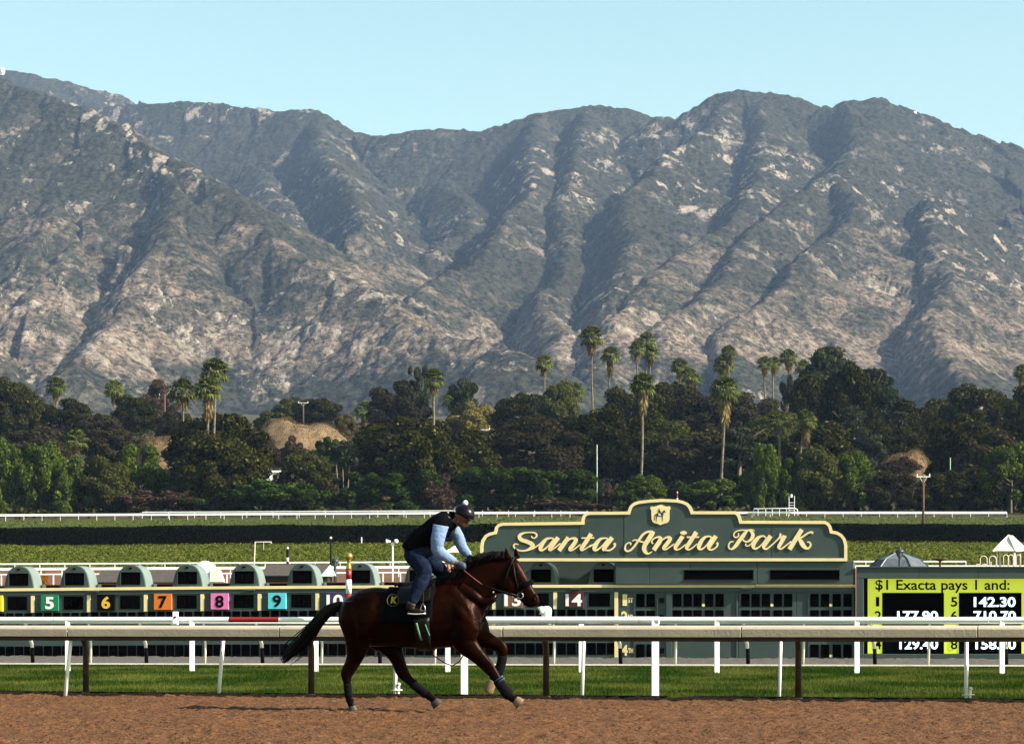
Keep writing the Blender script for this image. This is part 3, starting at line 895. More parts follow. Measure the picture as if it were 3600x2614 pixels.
HB = 'tall trees on the hill behind the far white rail'
TR = [
 # back row
 ('oak', 40, 1312, 1570, 190, 'dark oak on the hill behind the bright green trees, beside a lone fan palm'),
 ('oak', 225, 1395, 1560, 240, 'broad dark oak below the lone short fan palm with a brown skirt'),
 ('oakbrown', 330, 1440, 1580, 190, 'low brownish oak between two short fan palms on the hill'),
 ('oak', 470, 1380, 1530, 150, 'round dark oak standing left of the wooden utility pole'),
 ('bare', 556, 1330, 1520, 120, 'leafless brown tree behind the wooden utility pole'),
 ('oakbrown', 610, 1430, 1570, 130, 'small brown oak at the foot of the wooden utility pole'),
 ('olive', 960, 1440, 1520, 120, 'olive green tree behind the dry grass mound, left of the power line crossarm'),
 ('olive', 1040, 1388, 1500, 150, 'rounded olive tree beside the power line crossarm behind the dry mound'),
 ('oak', 1125, 1390, 1500, 150, 'rounded dark tree behind the right shoulder of the dry mound'),
 ('yellow', 1212, 1448, 1540, 80, 'straw yellow bush beside the fan palm at the dry mound'),
 ('oakbrown', 1395, 1328, 1560, 210, 'tall reddish brown oak left of the slender fan palm'),
 ('eucl', 1472, 1286, 1560, 90, 'narrow eucalyptus rising behind the reddish brown oak'),
 ('eucl', 1645, 1312, 1560, 130, 'loose eucalyptus with sky gaps beside the twin yellowing palms'),
 ('yellow', 1660, 1395, 1560, 170, 'yellow green tree between the twin palms and the dark oak wood'),
 ('oak', 1850, 1365, 1560, 220, 'spreading dark oak under the small thin fan palm'),
 ('olive', 1965, 1320, 1560, 130, 'feathery yellow green tree beside the short bushy fan palm'),
 ('oak', 2235, 1325, 1580, 240, 'black green oak crown under the cluster of three palms'),
 ('oak', 2360, 1320, 1570, 210, 'black green oak crown beneath the pair of palms with short trunks'),
 ('oakbrown', 2480, 1370, 1580, 230, 'brown oak left of the palm with the heaviest skirt'),
 ('oakbrown', 2640, 1368, 1580, 220, 'brown oak right of the palm with the heaviest skirt'),
 ('eucl', 2768, 1300, 1560, 70, 'thin eucalyptus sprig below a fan palm'),
 ('euc', 2920, 1218, 1600, 300, 'tallest eucalyptus on the hill, wide and dark'),
 ('euc', 3060, 1292, 1620, 280, 'big dark eucalyptus right of the tallest one'),
 ('oak', 2850, 1290, 1620, 200, 'dark oak pressed against the left side of the tallest eucalyptus'),
 ('oak', 2980, 1260, 1640, 200, 'dark crown filling the gap between the two big eucalyptus'),
 ('oak', 3210, 1395, 1620, 190, 'dark oak stepping down from the big eucalyptus'),
 ('oak', 3300, 1385, 1560, 170, 'dark oak in the dip of the tree line'),
 ('oak', 3440, 1335, 1600, 250, 'high dark oak at the right rise of the tree line'),
 ('oak', 3570, 1345, 1600, 200, 'dark oak under the half hidden palm at the rise'),
 # middle row
 ('oak', 770, 1418, 1760, 340, 'huge dense dark oak under the tall pair of overlapping palms'),
 ('oak', 765, 1500, 1800, 300, 'dark lower oak hiding the feet of the overlapping palm pair'),
 ('oak', 1500, 1478, 1796, 240, 'dark oak hiding the foot of the slender palm'),
 ('oak', 650, 1600, 1770, 190, 'dark oak skirt left of the huge dense oak'),
 ('oakbrown', 120, 1490, 1660, 240, 'brown green oak behind the bright green pepper trees'),
 ('oakbrown', 400, 1500, 1640, 200, 'brownish tree beside the small sparse fan palm'),
 ('oak', 1450, 1440, 1740, 420, 'wide black oak behind the leafy green hedge'),
 ('oak', 1620, 1490, 1740, 270, 'dark oak beneath the twin yellowing palms'),
 ('oak', 1250, 1600, 1740, 190, 'low black oak shading the small dark shed'),
 ('oakbrown', 1880, 1440, 1720, 320, 'wide brown oak behind the green flag pole'),
 ('oak', 2060, 1425, 1700, 270, 'dark oak where the tallest palm grows'),
 ('oak', 2180, 1410, 1700, 250, 'dark oak left of the ringed palm trunk'),
 ('olive', 2340, 1450, 1700, 280, 'olive toned tree right of the ringed palm trunk'),
 ('oakbrown', 2460, 1500, 1720, 260, 'grey brown oak above the light green pepper bush'),
 ('euc', 2600, 1500, 1730, 240, 'grey eucalyptus with pale trunk below the heavy skirted palm'),
 ('olive', 2740, 1420, 1700, 240, 'olive toned tree behind the pair of low palms'),
 ('oak', 2880, 1470, 1720, 260, 'dark oak behind the leaning palm'),
 ('euc', 3000, 1425, 1680, 190, 'grey green tree with bare pale branches beside the dry slope'),
 ('oak', 3130, 1480, 1650, 200, 'dark oak above the strip of dry slope'),
 ('oak', 3385, 1440, 1760, 240, 'black oak behind the green mast'),
 ('oakbrown', 3480, 1500, 1770, 270, 'brown oak behind the drooping pepper tree'),
 ('oak', 3640, 1400, 1760, 260, 'dark oak at the end of the tree line behind the pepper tree'),
 ('dry', 960, 1535, 1640, 110, 'tan twiggy bush on the left foot of the dry grass mound'),
 ('dry', 1035, 1525, 1640, 90, 'small grey bush on the face of the dry grass mound'),
 ('shrub', 1150, 1522, 1640, 110, 'green bush on the right foot of the dry grass mound'),
 ('dry', 3170, 1600, 1680, 120, 'brown brush on the strip of dry slope'),
 # front row
 ('pepper', 25, 1545, 1806, 190, 'bright green pepper tree left of two others by the far rail'),
 ('pepper', 150, 1560, 1808, 210, 'bright green pepper tree between two others by the far rail'),
 ('pepper', 255, 1600, 1806, 180, 'leafy green pepper tree beside the dark olive by the far rail'),
 ('olive', 370, 1590, 1806, 180, 'dark olive tree between the green pepper trees by the far rail'),
 ('pepper', 485, 1565, 1790, 200, 'fresh green pepper tree above the dry twigs by the far rail'),
 ('shrub', 590, 1660, 1800, 150, 'dark green shrub right of the fresh green pepper tree'),
 ('dry', 510, 1715, 1806, 190, 'twiggy brown brush under the fresh green pepper tree'),
 ('dry', 640, 1700, 1806, 160, 'grey brown brush between green shrubs at the far rail'),
 ('shrub', 720, 1700, 1806, 170, 'green shrub with low leaves beneath the huge oak'),
 ('shrub', 850, 1690, 1806, 180, 'dark leafy shrub right of the huge oak at the far rail'),
 ('shrub', 950, 1664, 1806, 250, 'broad leafy dark green shrub in front of the white roof'),
 ('olive', 1075, 1570, 1770, 190, 'mid green tree at the foot of the dry grass mound'),
 ('shrub', 1070, 1690, 1806, 180, 'olive shrub left of the slim white stems'),
 ('shrub', 1240, 1700, 1806, 170, 'black green shrub right of the slim white stems'),
 ('hedge', 1390, 1650, 1804, 250, 'glossy green rounded hedge shrub by the brown bush'),
 ('dry', 1545, 1658, 1804, 140, 'reddish brown bush between two green hedges'),
 ('dry', 1320, 1745, 1806, 120, 'low russet brush below the glossy green hedge shrub'),
 ('hedge', 1715, 1640, 1800, 240, 'leafy hedge shrub behind the white pompom helmet'),
 ('hedge', 1860, 1652, 1800, 230, 'long green hedge shrub left of the green flag pole'),
 ('hedge', 2010, 1655, 1798, 230, 'long green hedge shrub right of the green flag pole'),
 ('dry', 2135, 1690, 1800, 60, 'rust coloured dead conifer behind the name sign'),
 ('dry', 1960, 1745, 1802, 320, 'mixed brown brush below the long green hedge'),
 ('pepper', 2260, 1672, 1800, 190, 'green pepper bush at the foot of the ringed palm'),
 ('shrub', 2390, 1690, 1800, 160, 'dark shrub behind the top of the name sign'),
 ('pepper', 2510, 1685, 1800, 230, 'light green drooping pepper bush behind the name sign'),
 ('pepper', 2690, 1565, 1800, 150, 'tall yellow green pepper tree behind the white ladder'),
 ('pepper', 2790, 1612, 1800, 160, 'green pepper tree right of the white ladder'),
 ('olive', 2880, 1560, 1800, 200, 'olive brown tree between two green pepper trees'),
 ('pepper', 2995, 1595, 1800, 210, 'big bright green pepper tree left of the utility pole'),
 ('oakbrown', 3125, 1645, 1802, 190, 'low brown oak beside the utility pole'),
 ('oak', 3230, 1690, 1802, 150, 'low black oak right behind the utility pole'),
 ('oak', 3340, 1640, 1802, 170, 'dark oak at the foot of the green mast'),
 ('oak', 3440, 1680, 1802, 150, 'low dark oak left of the drooping pepper tree'),
 ('pepper', 3550, 1560, 1802, 230, 'drooping green pepper tree right of the green mast'),
]
for kind, x, top, bot, wpx, lab in TR:
    tree(kind, x, top, bot, wpx, lab, HB)
tree('autumn', 150, 2004, 2052, 42, 'small orange bush behind the board between two hoods', None, D=200)

# small tree with slim white stems
def stem_tree():
    x, bot = 1205, 1728
    D = 563.0; p = W(x, bot, D); z0 = gz(p.x, D) - 0.2
    t = thing('slender_tree', 'slender tree with pale bare stems and dark leaf tufts', 'tree', (p.x, D, z0), HB)
    mb = MB(); V = []
    tips = []
    for bx, by, tx, ty in ((1194, 1728, 1180, 1600), (1208, 1728, 1205, 1640), (1215, 1728, 1228, 1620), (1190, 1728, 1186, 1690)):
        a = W(bx, by, D); b = W(tx, ty, D); b.y += random.uniform(-1, 1)
        a.z = z0
        mb.tube([a, lerp(a, b, 0.5) + Vector((0.1, 0, 0)), b], [0.17, 0.13, 0.07], 6)
    mb.build('trunk', M['palebark'], t)
    bl = []
    for cx, cy, r in ((1180, 1590, 22), (1205, 1575, 28), (1235, 1595, 24), (1215, 1615, 26), (1190, 1612, 20), (1240, 1620, 18), (1222, 1565, 16), (1185, 1690, 12), (1180, 1650, 12)):
        q = W(cx, cy, D) - t.location
        bl.append((q.x, random.uniform(-1, 1), q.z, r / F * D, r / F * D * 0.8))
    V, Fc = leaves_on_blobs(bl, 130, 0.62, 0.5, 0.0, 2.4)
    o = link_mesh('crown', np_mesh('crown_slender', V, Fc), M['euc'], t)
stem_tree()

# fan palms
def palm_crown(seed, nf, skirt, spread=1.0):
    r = random.Random(seed)
    vs, fs, mi = [], [], []
    def fan(base, dirv, plen, rad, m, nb=9, droopy=0.0):
        dirv = Vector(dirv).normalized()
        side = dirv.cross(Vector((0, 0, 1)))
        if side.length < 0.05: side = Vector((1, 0, 0))
        side.normalize(); up = side.cross(dirv)
        c = Vector(base) + dirv * plen - Vector((0, 0, 1)) * plen * droopy * 0.25
        w_ = side * 0.03
        b0 = len(vs)
        vs.extend([Vector(base) - w_, Vector(base) + w_, c + w_, c - w_]); fs.append((b0, b0 + 1, b0 + 2, b0 + 3)); mi.append(m)
        for k in range(nb):
            a = math.radians(-105 + 210 * k / (nb - 1))
            d = dirv * math.cos(a) + side * math.sin(a)
            L_ = rad * (0.72 + 0.28 * math.cos(a * 0.8)) * r.uniform(0.9, 1.1)
            tip = c + d * L_ + up * (-0.10 * rad) - Vector((0, 0, 1)) * rad * (0.22 + droopy * 0.5) * r.uniform(0.6, 1.4)
            mid = c + d * L_ * 0.55
            pw = dirv * (-math.sin(a)) + side * math.cos(a)
            wd = rad * 0.13
            b0 = len(vs)
            vs.extend([c, mid - pw * wd, tip, mid + pw * wd]); fs.append((b0, b0 + 1, b0 + 2, b0 + 3)); mi.append(m)
    for i in range(nf):
        e = math.radians(lerp(88, -35, (i + 0.5) / nf) + r.uniform(-10, 10))
        a = i * 2.399 + r.uniform(-0.3, 0.3)
        d = (math.cos(e) * math.cos(a) * spread, math.cos(e) * math.sin(a) * spread, math.sin(e))
        fan((0, 0, -0.1), d, 0.55, 0.52, 0, droopy=0.2 if e > 0 else 0.5)
    ns = int(26 * skirt)
    for i in range(ns):
        a = r.uniform(0, 6.28); t = r.uniform(0, 1)
        fan((0.04 * math.cos(a), 0.04 * math.sin(a), -0.15 - t * 0.95 * skirt), (math.cos(a) * (0.62 - 0.38 * t), math.sin(a) * (0.62 - 0.38 * t), -0.9), 0.28, 0.50, 1, nb=6, droopy=0.9)
    me = bpy.data.meshes.new('palm_crown')
    me.from_pydata([tuple(v) for v in vs], [], fs)
    me.polygons.foreach_set('material_index', mi)
    me.materials.append(M['frond']); me.materials.append(M['skirt'])
    return me
# skirts are split from the green crown so each is its own part
def split_crown(seed, nf, skirt, spread):
    me = palm_crown(seed, nf, skirt, spread)
    out = []
    for k, nm in ((0, 'fronds'), (1, 'skirt')):
        bm = bmesh.new(); bm.from_mesh(me)
        bmesh.ops.delete(bm, geom=[f for f in bm.faces if f.material_index != k], context='FACES')
        for f in bm.faces: f.material_index = 0
        m2 = bpy.data.meshes.new('palm_' + nm); bm.to_mesh(m2); bm.free()
        m2.materials.append(M['frond'] if k == 0 else M['skirt'])
        out.append(m2)
    return out
PC = {'n': [split_crown(s, 46, 1.0, 1.0) for s in (1, 2, 3)], 'b': [split_crown(s, 46, 1.9, 0.95) for s in (4, 5)], 's': [split_crown(s, 30, 0.5, 1.15) for s in (6, 7)]}
TK = {}
def palm(x, top, wpx, bx, by, kind, lab, D=None, group='fan palms on the hill'):
    D = D or min(ground_D(bx, by), 850 + (x % 7) * 8)
    r = wpx / F * D / 2 * 1.2
    c = W(x, top, D); c.z -= r * 0.98
    b = W(bx, by, D); zb = min(gz(b.x, D) - 0.4, b.z)
    t = thing('fan_palm', lab, 'palm tree', (b.x, D, zb), group)
    mb = MB()
    top_ = Vector((c.x, D, c.z + r * 0.1)); bot = Vector((b.x, D, zb))
    tr = min(0.28, max(0.16, r * 0.10))
    n = 14
    pts = [lerp(bot, top_, k / n) + Vector((0.25 * math.sin(k * 0.5 + x), 0, 0)) * (k / n) * (1 - k / n) * 2 for k in range(n + 1)]
    mb.tube(pts, [tr * (1.25 - 0.35 * k / n) * (1 + 0.10 * (k % 2)) for k in range(n + 1)], 7)
    mb.build('trunk', M['palmtrunk'], t, True)
    fr, sk = random.choice(PC[kind])
    rz = random.uniform(0, 6.28)
    for nm, me in (('fronds', fr), ('skirt', sk)):
        o = bpy.data.objects.new(nm, me); COL.objects.link(o); o.parent = t
        o.location = Vector((c.x, D, c.z)) - t.location
        o.scale = (r * 1.14, r * 1.14, r * 1.08) if nm == 'fronds' else (r * 0.95, r * 0.95, r * 0.85); o.rotation_euler = (0, 0, rz)
PALMS = [
 (197, 1317, 62, 200, 1480, 'n', 'short fan palm with brown skirt standing alone over a broad oak'),
 (402, 1327, 60, 404, 1480, 'n', 'fan palm with straw skirt and thin pale trunk, standing alone'),
 (642, 1318, 90, 648, 1595, 's', 'dark crowned fan palm right of the wooden utility pole', 612),
 (756, 1248, 88, 750, 1560, 'n', 'higher fan palm of the overlapping pair over the huge oak', 584),
 (731, 1312, 82, 727, 1560, 'b', 'lower fan palm of the overlapping pair over the huge oak', 578),
 (267, 1498, 74, 270, 1650, 's', 'low sparse fan palm with yellow fronds among green trees', 590),
 (1524, 1288, 66, 1523, 1560, 'n', 'slender fan palm with straw skirt beside the reddish brown oak', 590),
 (1284, 1400, 66, 1284, 1520, 'b', 'short fan palm with pale skirt right of the dry mound'),
 (1588, 1368, 58, 1590, 1540, 'n', 'upper palm of the yellowing twins'),
 (1615, 1422, 62, 1615, 1560, 'b', 'lower palm of the yellowing twins with golden skirt'),
 (1912, 1240, 54, 1918, 1500, 'n', 'small thin fan palm left of the tallest palm'),
 (2080, 1137, 72, 2084, 1530, 'n', 'tallest fan palm with long bare dark trunk'),
 (2147, 1210, 58, 2131, 1540, 'b', 'leaning fan palm with reddish skirt right of the tallest palm'),
 (2240, 1190, 52, 2237, 1450, 'n', 'dark palm on the left of the cluster of three'),
 (2273, 1160, 58, 2267, 1450, 'n', 'highest palm of the cluster of three'),
 (2287, 1207, 52, 2281, 1450, 'n', 'palm on the right of the cluster of three'),
 (2260, 1300, 78, 2253, 1690, 'b', 'fan palm with ringed pale trunk reaching down to the green pepper bush', 578),
 (2018, 1335, 64, 2010, 1500, 'b', 'short bushy fan palm among dark oaks'),
 (2390, 1252, 56, 2391, 1450, 'n', 'left palm of the pair with short trunks'),
 (2422, 1285, 54, 2428, 1470, 'n', 'right palm of the pair with short trunks'),
 (2446, 1308, 42, 2446, 1480, 's', 'small palm tuft beside the pair with short trunks'),
 (2418, 1378, 42, 2418, 1560, 'b', 'small palm with a long white hanging skirt'),
 (2562, 1207, 50, 2562, 1470, 'n', 'highest palm of the stacked column of three'),
 (2545, 1240, 64, 2546, 1480, 'b', 'middle palm of the stacked column of three'),
 (2548, 1310, 90, 2535, 1600, 'b', 'lowest palm of the stacked column, with the heaviest skirt', 585),
 (2688, 1245, 48, 2688, 1480, 'n', 'left of two thin palms side by side before the tallest eucalyptus'),
 (2720, 1247, 46, 2714, 1480, 'n', 'right of two thin palms side by side before the tallest eucalyptus'),
 (2772, 1220, 56, 2770, 1480, 'n', 'fan palm just left of the tallest eucalyptus'),
 (2825, 1258, 54, 2825, 1480, 's', 'fan palm half hidden by the tallest eucalyptus'),
 (2735, 1432, 70, 2750, 1650, 's', 'low upright palm with sparse fronds beside the leaning one', 585),
 (2833, 1432, 66, 2788, 1650, 'b', 'leaning palm with shaggy skirt and slanting trunk', 582),
 (3592, 1275, 50, 3592, 1500, 'b', 'palm at the rise of the tree line above dark oaks'),
]
for a in PALMS:
    palm(*a)

# understorey brush, dry mounds
def brush():
    n = 52000
    px = rng.uniform(-400, 4000, n); D = rng.uniform(542, 980, n) ** 1.0
    X = (px - 1800) / F * D
    z = np.interp(D, GD, GZ) - 12.0 * np.clip((1800 - px) / 1800, 0, 1.3) * D / F
    keep = fbm(X / 9, D / 12, 3, 61) > 0.44
    X, D, z = X[keep], D[keep], z[keep]
    n = len(X)
    hh = 2.6 * fbm(X / 7, D / 9, 2, 66)
    c = np.stack([X, D, z + rng.uniform(0, 1, n) * hh], 1)
    nrm = rng.normal(size=(n, 3)) + np.array([0, -0.4, 0.9]); nrm /= np.linalg.norm(nrm, axis=1)[:, None]
    a = np.cross(nrm, rng.normal(size=(n, 3))); a /= np.linalg.norm(a, axis=1)[:, None]
    b = np.cross(nrm, a); s = rng.uniform(0.35, 0.85, n)[:, None]
    V = np.stack([c - a * s, c + b * s * 0.6, c + a * s, c - b * s * 0.6], 1).reshape(-1, 3)
    o = link_mesh('hillside_brush', np_mesh('hillside_brush', V, np.arange(len(V)).reshape(-1, 4)), leafmat('brush_leaves', (0.020, 0.024, 0.010), (0.080, 0.072, 0.032), (0.17, 0.13, 0.07), 0.15))
    o['kind'] = 'stuff'; tag(o, 'low dry brush covering the hill among the trees', 'brush')
brush()

M['straw'] = mat('dry_grass_soil', (0.10, 0.062, 0.030), 0.95, col2=(0.24, 0.155, 0.075), scale=0.35)
M['strawblade'] = leafmat('straw_blades', (0.07, 0.045, 0.02), (0.27, 0.175, 0.08), None, 0.2)
def mound(name, cx, top, bot, wpx, D, depth):
    p = W(cx, bot, D)
    H = (bot - top) / F * D; Wd = wpx / F * D / 2
    n, m_ = 40, 30
    V = []
    for j in range(m_):
        for i in range(n):
            u = i / (n - 1) * 2 - 1; v = j / (m_ - 1) * 2 - 1
            r = math.hypot(u, v * 0.9)
            k = max(0.0, 1 - r ** 3.2) ** 1.1
            V.append((p.x + u * Wd * 1.25, D + v * depth, p.z - 4 + (H + 4) * k))
    V = np.array(V)
    V[:, 2] += 4.5 * (fbm(V[:, 0] / 7, V[:, 1] / 9, 3, 5) - 0.5)
    o = link_mesh(name, np_mesh(name, V, grid_faces(m_, n), True), M['straw']); o['kind'] = 'structure'
    def samp(k):
        idx = rng.integers(0, len(V), k)
        return V[idx] + rng.normal(0, 1, (k, 3)) * np.array([Wd * 0.05, depth * 0.05, 0.05])
    b = blades('dry_grass', 9000, samp, 0.3, 0.85, 0.08, M['strawblade'], 0.7)
    return b
tag(mound('dry_mound', 1050, 1486, 1640, 400, 735, 18), 'golden dry grass growing on the rounded mound', 'grass')
tag(mound('dry_slope', 575, 1528, 1660, 190, 690, 10), 'tan dry grass on the bank left of the huge oak', 'grass')
tag(mound('dry_slope', 3180, 1592, 1680, 210, 664, 9), 'straw coloured grass on the bank under dark oaks', 'grass')

# ivy bank behind the infield rails, hedge on top, grass above
def cards(name, X, D, z, smin, smax, mt, up=0.8):
    n = len(X)
    c = np.stack([X, D, z], 1)
    nrm = rng.normal(size=(n, 3)) * 0.8 + np.array([0.15, -0.5, up]); nrm /= np.linalg.norm(nrm, axis=1)[:, None]
    a = np.cross(nrm, rng.normal(size=(n, 3))); a /= np.linalg.norm(a, axis=1)[:, None]
    b = np.cross(nrm, a); s = rng.uniform(smin, smax, n)[:, None]
    V = np.stack([c - a * s, c + b * s * 0.6, c + a * s, c - b * s * 0.6], 1).reshape(-1, 3)
    o = link_mesh(name, np_mesh(name, V, np.arange(len(V)).reshape(-1, 4)), mt); o['kind'] = 'stuff'
    return o
def gzv(px, D):
    return np.interp(D, GD, GZ) - 12.0 * np.clip((1800 - px) / 1800, 0, 1.3) * D / F
n = 100000
px = rng.uniform(-500, 4100, n); D = rng.uniform(337, 424, n); X = (px - 1800) / F * D
hump = 0.9 * fbm(X / 3.5, D / 5, 3, 71)
bk = cards('bank_ivy', X, D, gzv(px, D) + rng.uniform(0, 1, n) * hump * 0.6, 0.10, 0.27, leafmat('ivy_leaves', (0.040, 0.065, 0.006), (0.20, 0.225, 0.034), (0.32, 0.28, 0.08), 0.3))
tag(bk, 'yellow green ivy covering the bank below the dark hedge', 'ground cover')
n = 26000
px = rng.uniform(-500, 4100, n); D = rng.uniform(434, 526, n); X = (px - 1800) / F * D
ug = cards('bank_grass', X, D, gzv(px, D) + rng.uniform(0, 0.25, n), 0.12, 0.32, leafmat('upper_grass', (0.045, 0.070, 0.014), (0.115, 0.130, 0.030), None, 0.3))
tag(ug, 'green grass strip between the dark hedge and far white rail', 'grass')

def hedge():
    D0 = 421.0
    x0, x1 = -520, 4120
    t = thing('clipped_hedge', 'long clipped dark hedge running along the top of the ivy bank', 'hedge', (0, D0, gz(0, D0)))
    mb = MB(); segs = 200
    def wav(x): return 1.6 * np.sin(x / 173.0) + 1.1 * np.sin(x / 61.0 + 1) + 0.7 * np.sin(x / 23.0)
    def top(x): return ip(x, [0, 900, 1800, 3600], [1857, 1850, 1846, 1845]) + float(wav(x))
    V = []; nl = 62000
    fr = []; bk_ = []
    for i in range(segs + 1):
        x = lerp(x0, x1, i / segs)
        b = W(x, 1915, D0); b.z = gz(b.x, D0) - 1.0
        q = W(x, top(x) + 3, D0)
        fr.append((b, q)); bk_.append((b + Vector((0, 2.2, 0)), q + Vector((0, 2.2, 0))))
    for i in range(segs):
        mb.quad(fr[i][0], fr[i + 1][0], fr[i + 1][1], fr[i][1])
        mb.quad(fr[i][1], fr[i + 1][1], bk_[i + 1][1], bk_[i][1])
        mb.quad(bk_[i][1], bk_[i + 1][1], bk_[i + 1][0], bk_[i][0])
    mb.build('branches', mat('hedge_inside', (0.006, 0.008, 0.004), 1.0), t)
    px = rng.uniform(x0, x1, nl)
    tz = CAMZ + (HOR - np.interp(px, [0, 900, 1800, 3600], [1857, 1850, 1846, 1845]) - wav(px)) / F * D0
    X = (px - 1800) / F * D0
    bz = gzv(px, np.full(nl, D0))
    u = rng.uniform(0, 1, nl); onTop = rng.uniform(0, 1, nl) < 0.3
    z = np.where(onTop, tz + rng.uniform(-0.05, 0.22, nl), bz + (tz - bz) * u)
    Y = np.where(onTop, D0 + rng.uniform(0, 2.2, nl), D0 - rng.uniform(0, 0.3, nl))
    c = np.stack([X, Y, z], 1)
    nrm = rng.normal(size=(nl, 3)) * 0.7 + np.where(onTop[:, None], np.array([0, -0.2, 1.0]), np.array([0, -1.0, 0.15]))
    nrm /= np.linalg.norm(nrm, axis=1)[:, None]
    a = np.cross(nrm, rng.normal(size=(nl, 3))); a /= np.linalg.norm(a, axis=1)[:, None]
    b = np.cross(nrm, a); s = rng.uniform(0.10, 0.26, nl)[:, None]
    V = np.stack([c - a * s, c + b * s * 0.6, c + a * s, c - b * s * 0.6], 1).reshape(-1, 3) - np.array(t.location)
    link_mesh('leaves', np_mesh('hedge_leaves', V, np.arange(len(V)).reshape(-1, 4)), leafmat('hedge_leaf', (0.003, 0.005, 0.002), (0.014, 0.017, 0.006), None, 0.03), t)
hedge()
# ------------------------------------------------------------ rails
def along(f, xs, z=0.0):
    return [Vector(((x - 1800) / F * f(x), f(x), z)) for x in xs]

def pz(y, D):
    return CAMZ + (HOR - y) / F * D

def near_rail():
    L0 = D_rail
    t = thing('track_rail', 'dusty tan safety rail with wide cover and brown posts beside the dirt', 'rail', along(L0, [1800])[0])
    a, b = along(L0, [0, 3600]); d = (b - a).normalized(); nrm = Vector((-d.y, d.x, 0))
    if nrm.y < 0: nrm = -nrm          # away from camera
    joints = [-900, 275, 1012, 1790, 2620, 3441, 4500]
    # cross-section of the cover: rounded top, face towards the track, folded lip
    prof = [(-0.40, 0.875), (-0.405, 0.985), (-0.385, 1.012), (-0.33, 1.030), (-0.10, 1.036), (0.02, 1.02), (0.05, 0.985), (0.035, 0.965), (-0.09, 1.005), (-0.32, 1.0), (-0.375, 0.97), (-0.375, 0.875)]
    under = [(-0.30, 0.815), (-0.30, 0.93), (-0.12, 0.94), (-0.12, 0.815)]
    sl = lambda x: ip(x, [0, 3600], [0.0, 0.012])
    for x0, x1 in zip(joints[:-1], joints[1:]):
        for nm, pr, mt, gap in (('rail_cover', prof, M['dusty'], 3.0), ('under_beam', under, M['brown'], 0.0)):
            mb = MB()
            P0, P1 = along(L0, [x0 + gap * 0.5, x1 - gap * 0.5])
            mb.prism([P0 + nrm * u + Vector((0, 0, v + sl(x0))) for u, v in pr], (P1 - P0))
            mb.build(nm, mt, t, bevel=0.006 if nm == 'rail_cover' else 0)
    for x in (-560, 300, 1093, 1919, 2806, 3680):
        P = along(L0, [x])[0]
        mb = MB()
        mb.tube([P + nrm * 0.02 + Vector((0, 0, -0.15)), P + nrm * 0.02 + Vector((0, 0, 0.70)), P - nrm * 0.03 + Vector((0, 0, 0.80)), P - nrm * 0.14 + Vector((0, 0, 0.86)), P - nrm * 0.22 + Vector((0, 0, 0.90))], [0.046, 0.044, 0.043, 0.043, 0.043], 10)
        po = mb.build('post', M['brown'], t, True)
        mb = MB(); mb.lathe(P + nrm * 0.02 + Vector((0, 0, -0.03)), [(0.10, 0), (0.085, 0.05), (0.05, 0.08)], 10)
        mb.build('footing', M['dusty'], po, True)
near_rail()

# black strip along the turf edge, broken by a grassy gap
def edging(x0, x1, lab):
    f = lambda x: edge_D(x) + 0.10
    A, B = along(f, [x0, x1], -0.05)
    mb = MB()
    d = (B - A).normalized(); n_ = Vector((-d.y, d.x, 0))
    N = 24
    prof = [(0.0, 0.0), (0.0, 0.10), (0.05, 0.11), (0.10, 0.07), (0.10, 0.0)]
    mb.prism([A + n_ * u + Vector((0, 0, v)) for u, v in prof], B - A)
    o = mb.build('black_edge_strip', mat('matte_black', (0.004, 0.004, 0.004), 0.9, spec=0.1), None)
    tag(o, lab, 'edging', 'black strips between dirt and turf')
edging(-900, 2345, 'long black strip behind the tan rail, left of the grassy gap')
edging(2435, 4500, 'black strip behind the tan rail, right of the grassy gap')

def stake(x0, y0, x1, y1, wpx, lab, extra=0):
    D = 9901.5 / (y0 - HOR)
    a = W(x0, y0 + 6, D); b = W(x1, y1, D)
    mb = MB(); r = wpx / F * D / 2
    mb.tube([a, lerp(a, b, 0.5), b], [r, r * 1.05, r], 10)
    t = thing('marker_stake', lab, 'stake', a, 'thin white stakes behind the track rail')
    mb.build('shaft', M['white'], t, True)
    mb = MB(); mb.ball(b, r * 1.02, 8); mb.build('cap', M['white'], t, True)
    if extra:
        mb = MB()
        mb.tube([a + Vector((0.05, -0.01, 0)), a + Vector((0.055, -0.01, 0.2))], 0.02, 8)
        mb.tube([a + Vector((-0.06, -0.03, 0.12)), a + Vector((0.11, -0.03, 0.13))], 0.011, 6)
        mb.ball(a + Vector((0.06, -0.02, 0.21)), 0.026, 8)
        mb.build('valve', M['palewood'], t, True)
for a in ((229, 2446, 252, 2215, 13, 'thin white stake leaning clearly on the turf below the number 5 and 6 tiles'), (768, 2447, 787, 2215, 13, 'thin white stake leaning on the turf below the number 8 tile'),
          (1388, 2449, 1394, 2215, 13, 'thin white stake with a small valve, half hidden behind the horse', 1), (2046, 2452, 2053, 2215, 12, 'thin white stake on the turf below the number 14 tile'),
          (2739, 2460, 2746, 2215, 11, 'very thin upright stake beside a brown post below the odds board windows'), (3396, 2467, 3398, 2215, 14, 'white stake with a valve at its foot in front of the payout screen', 1)):
    stake(*a)

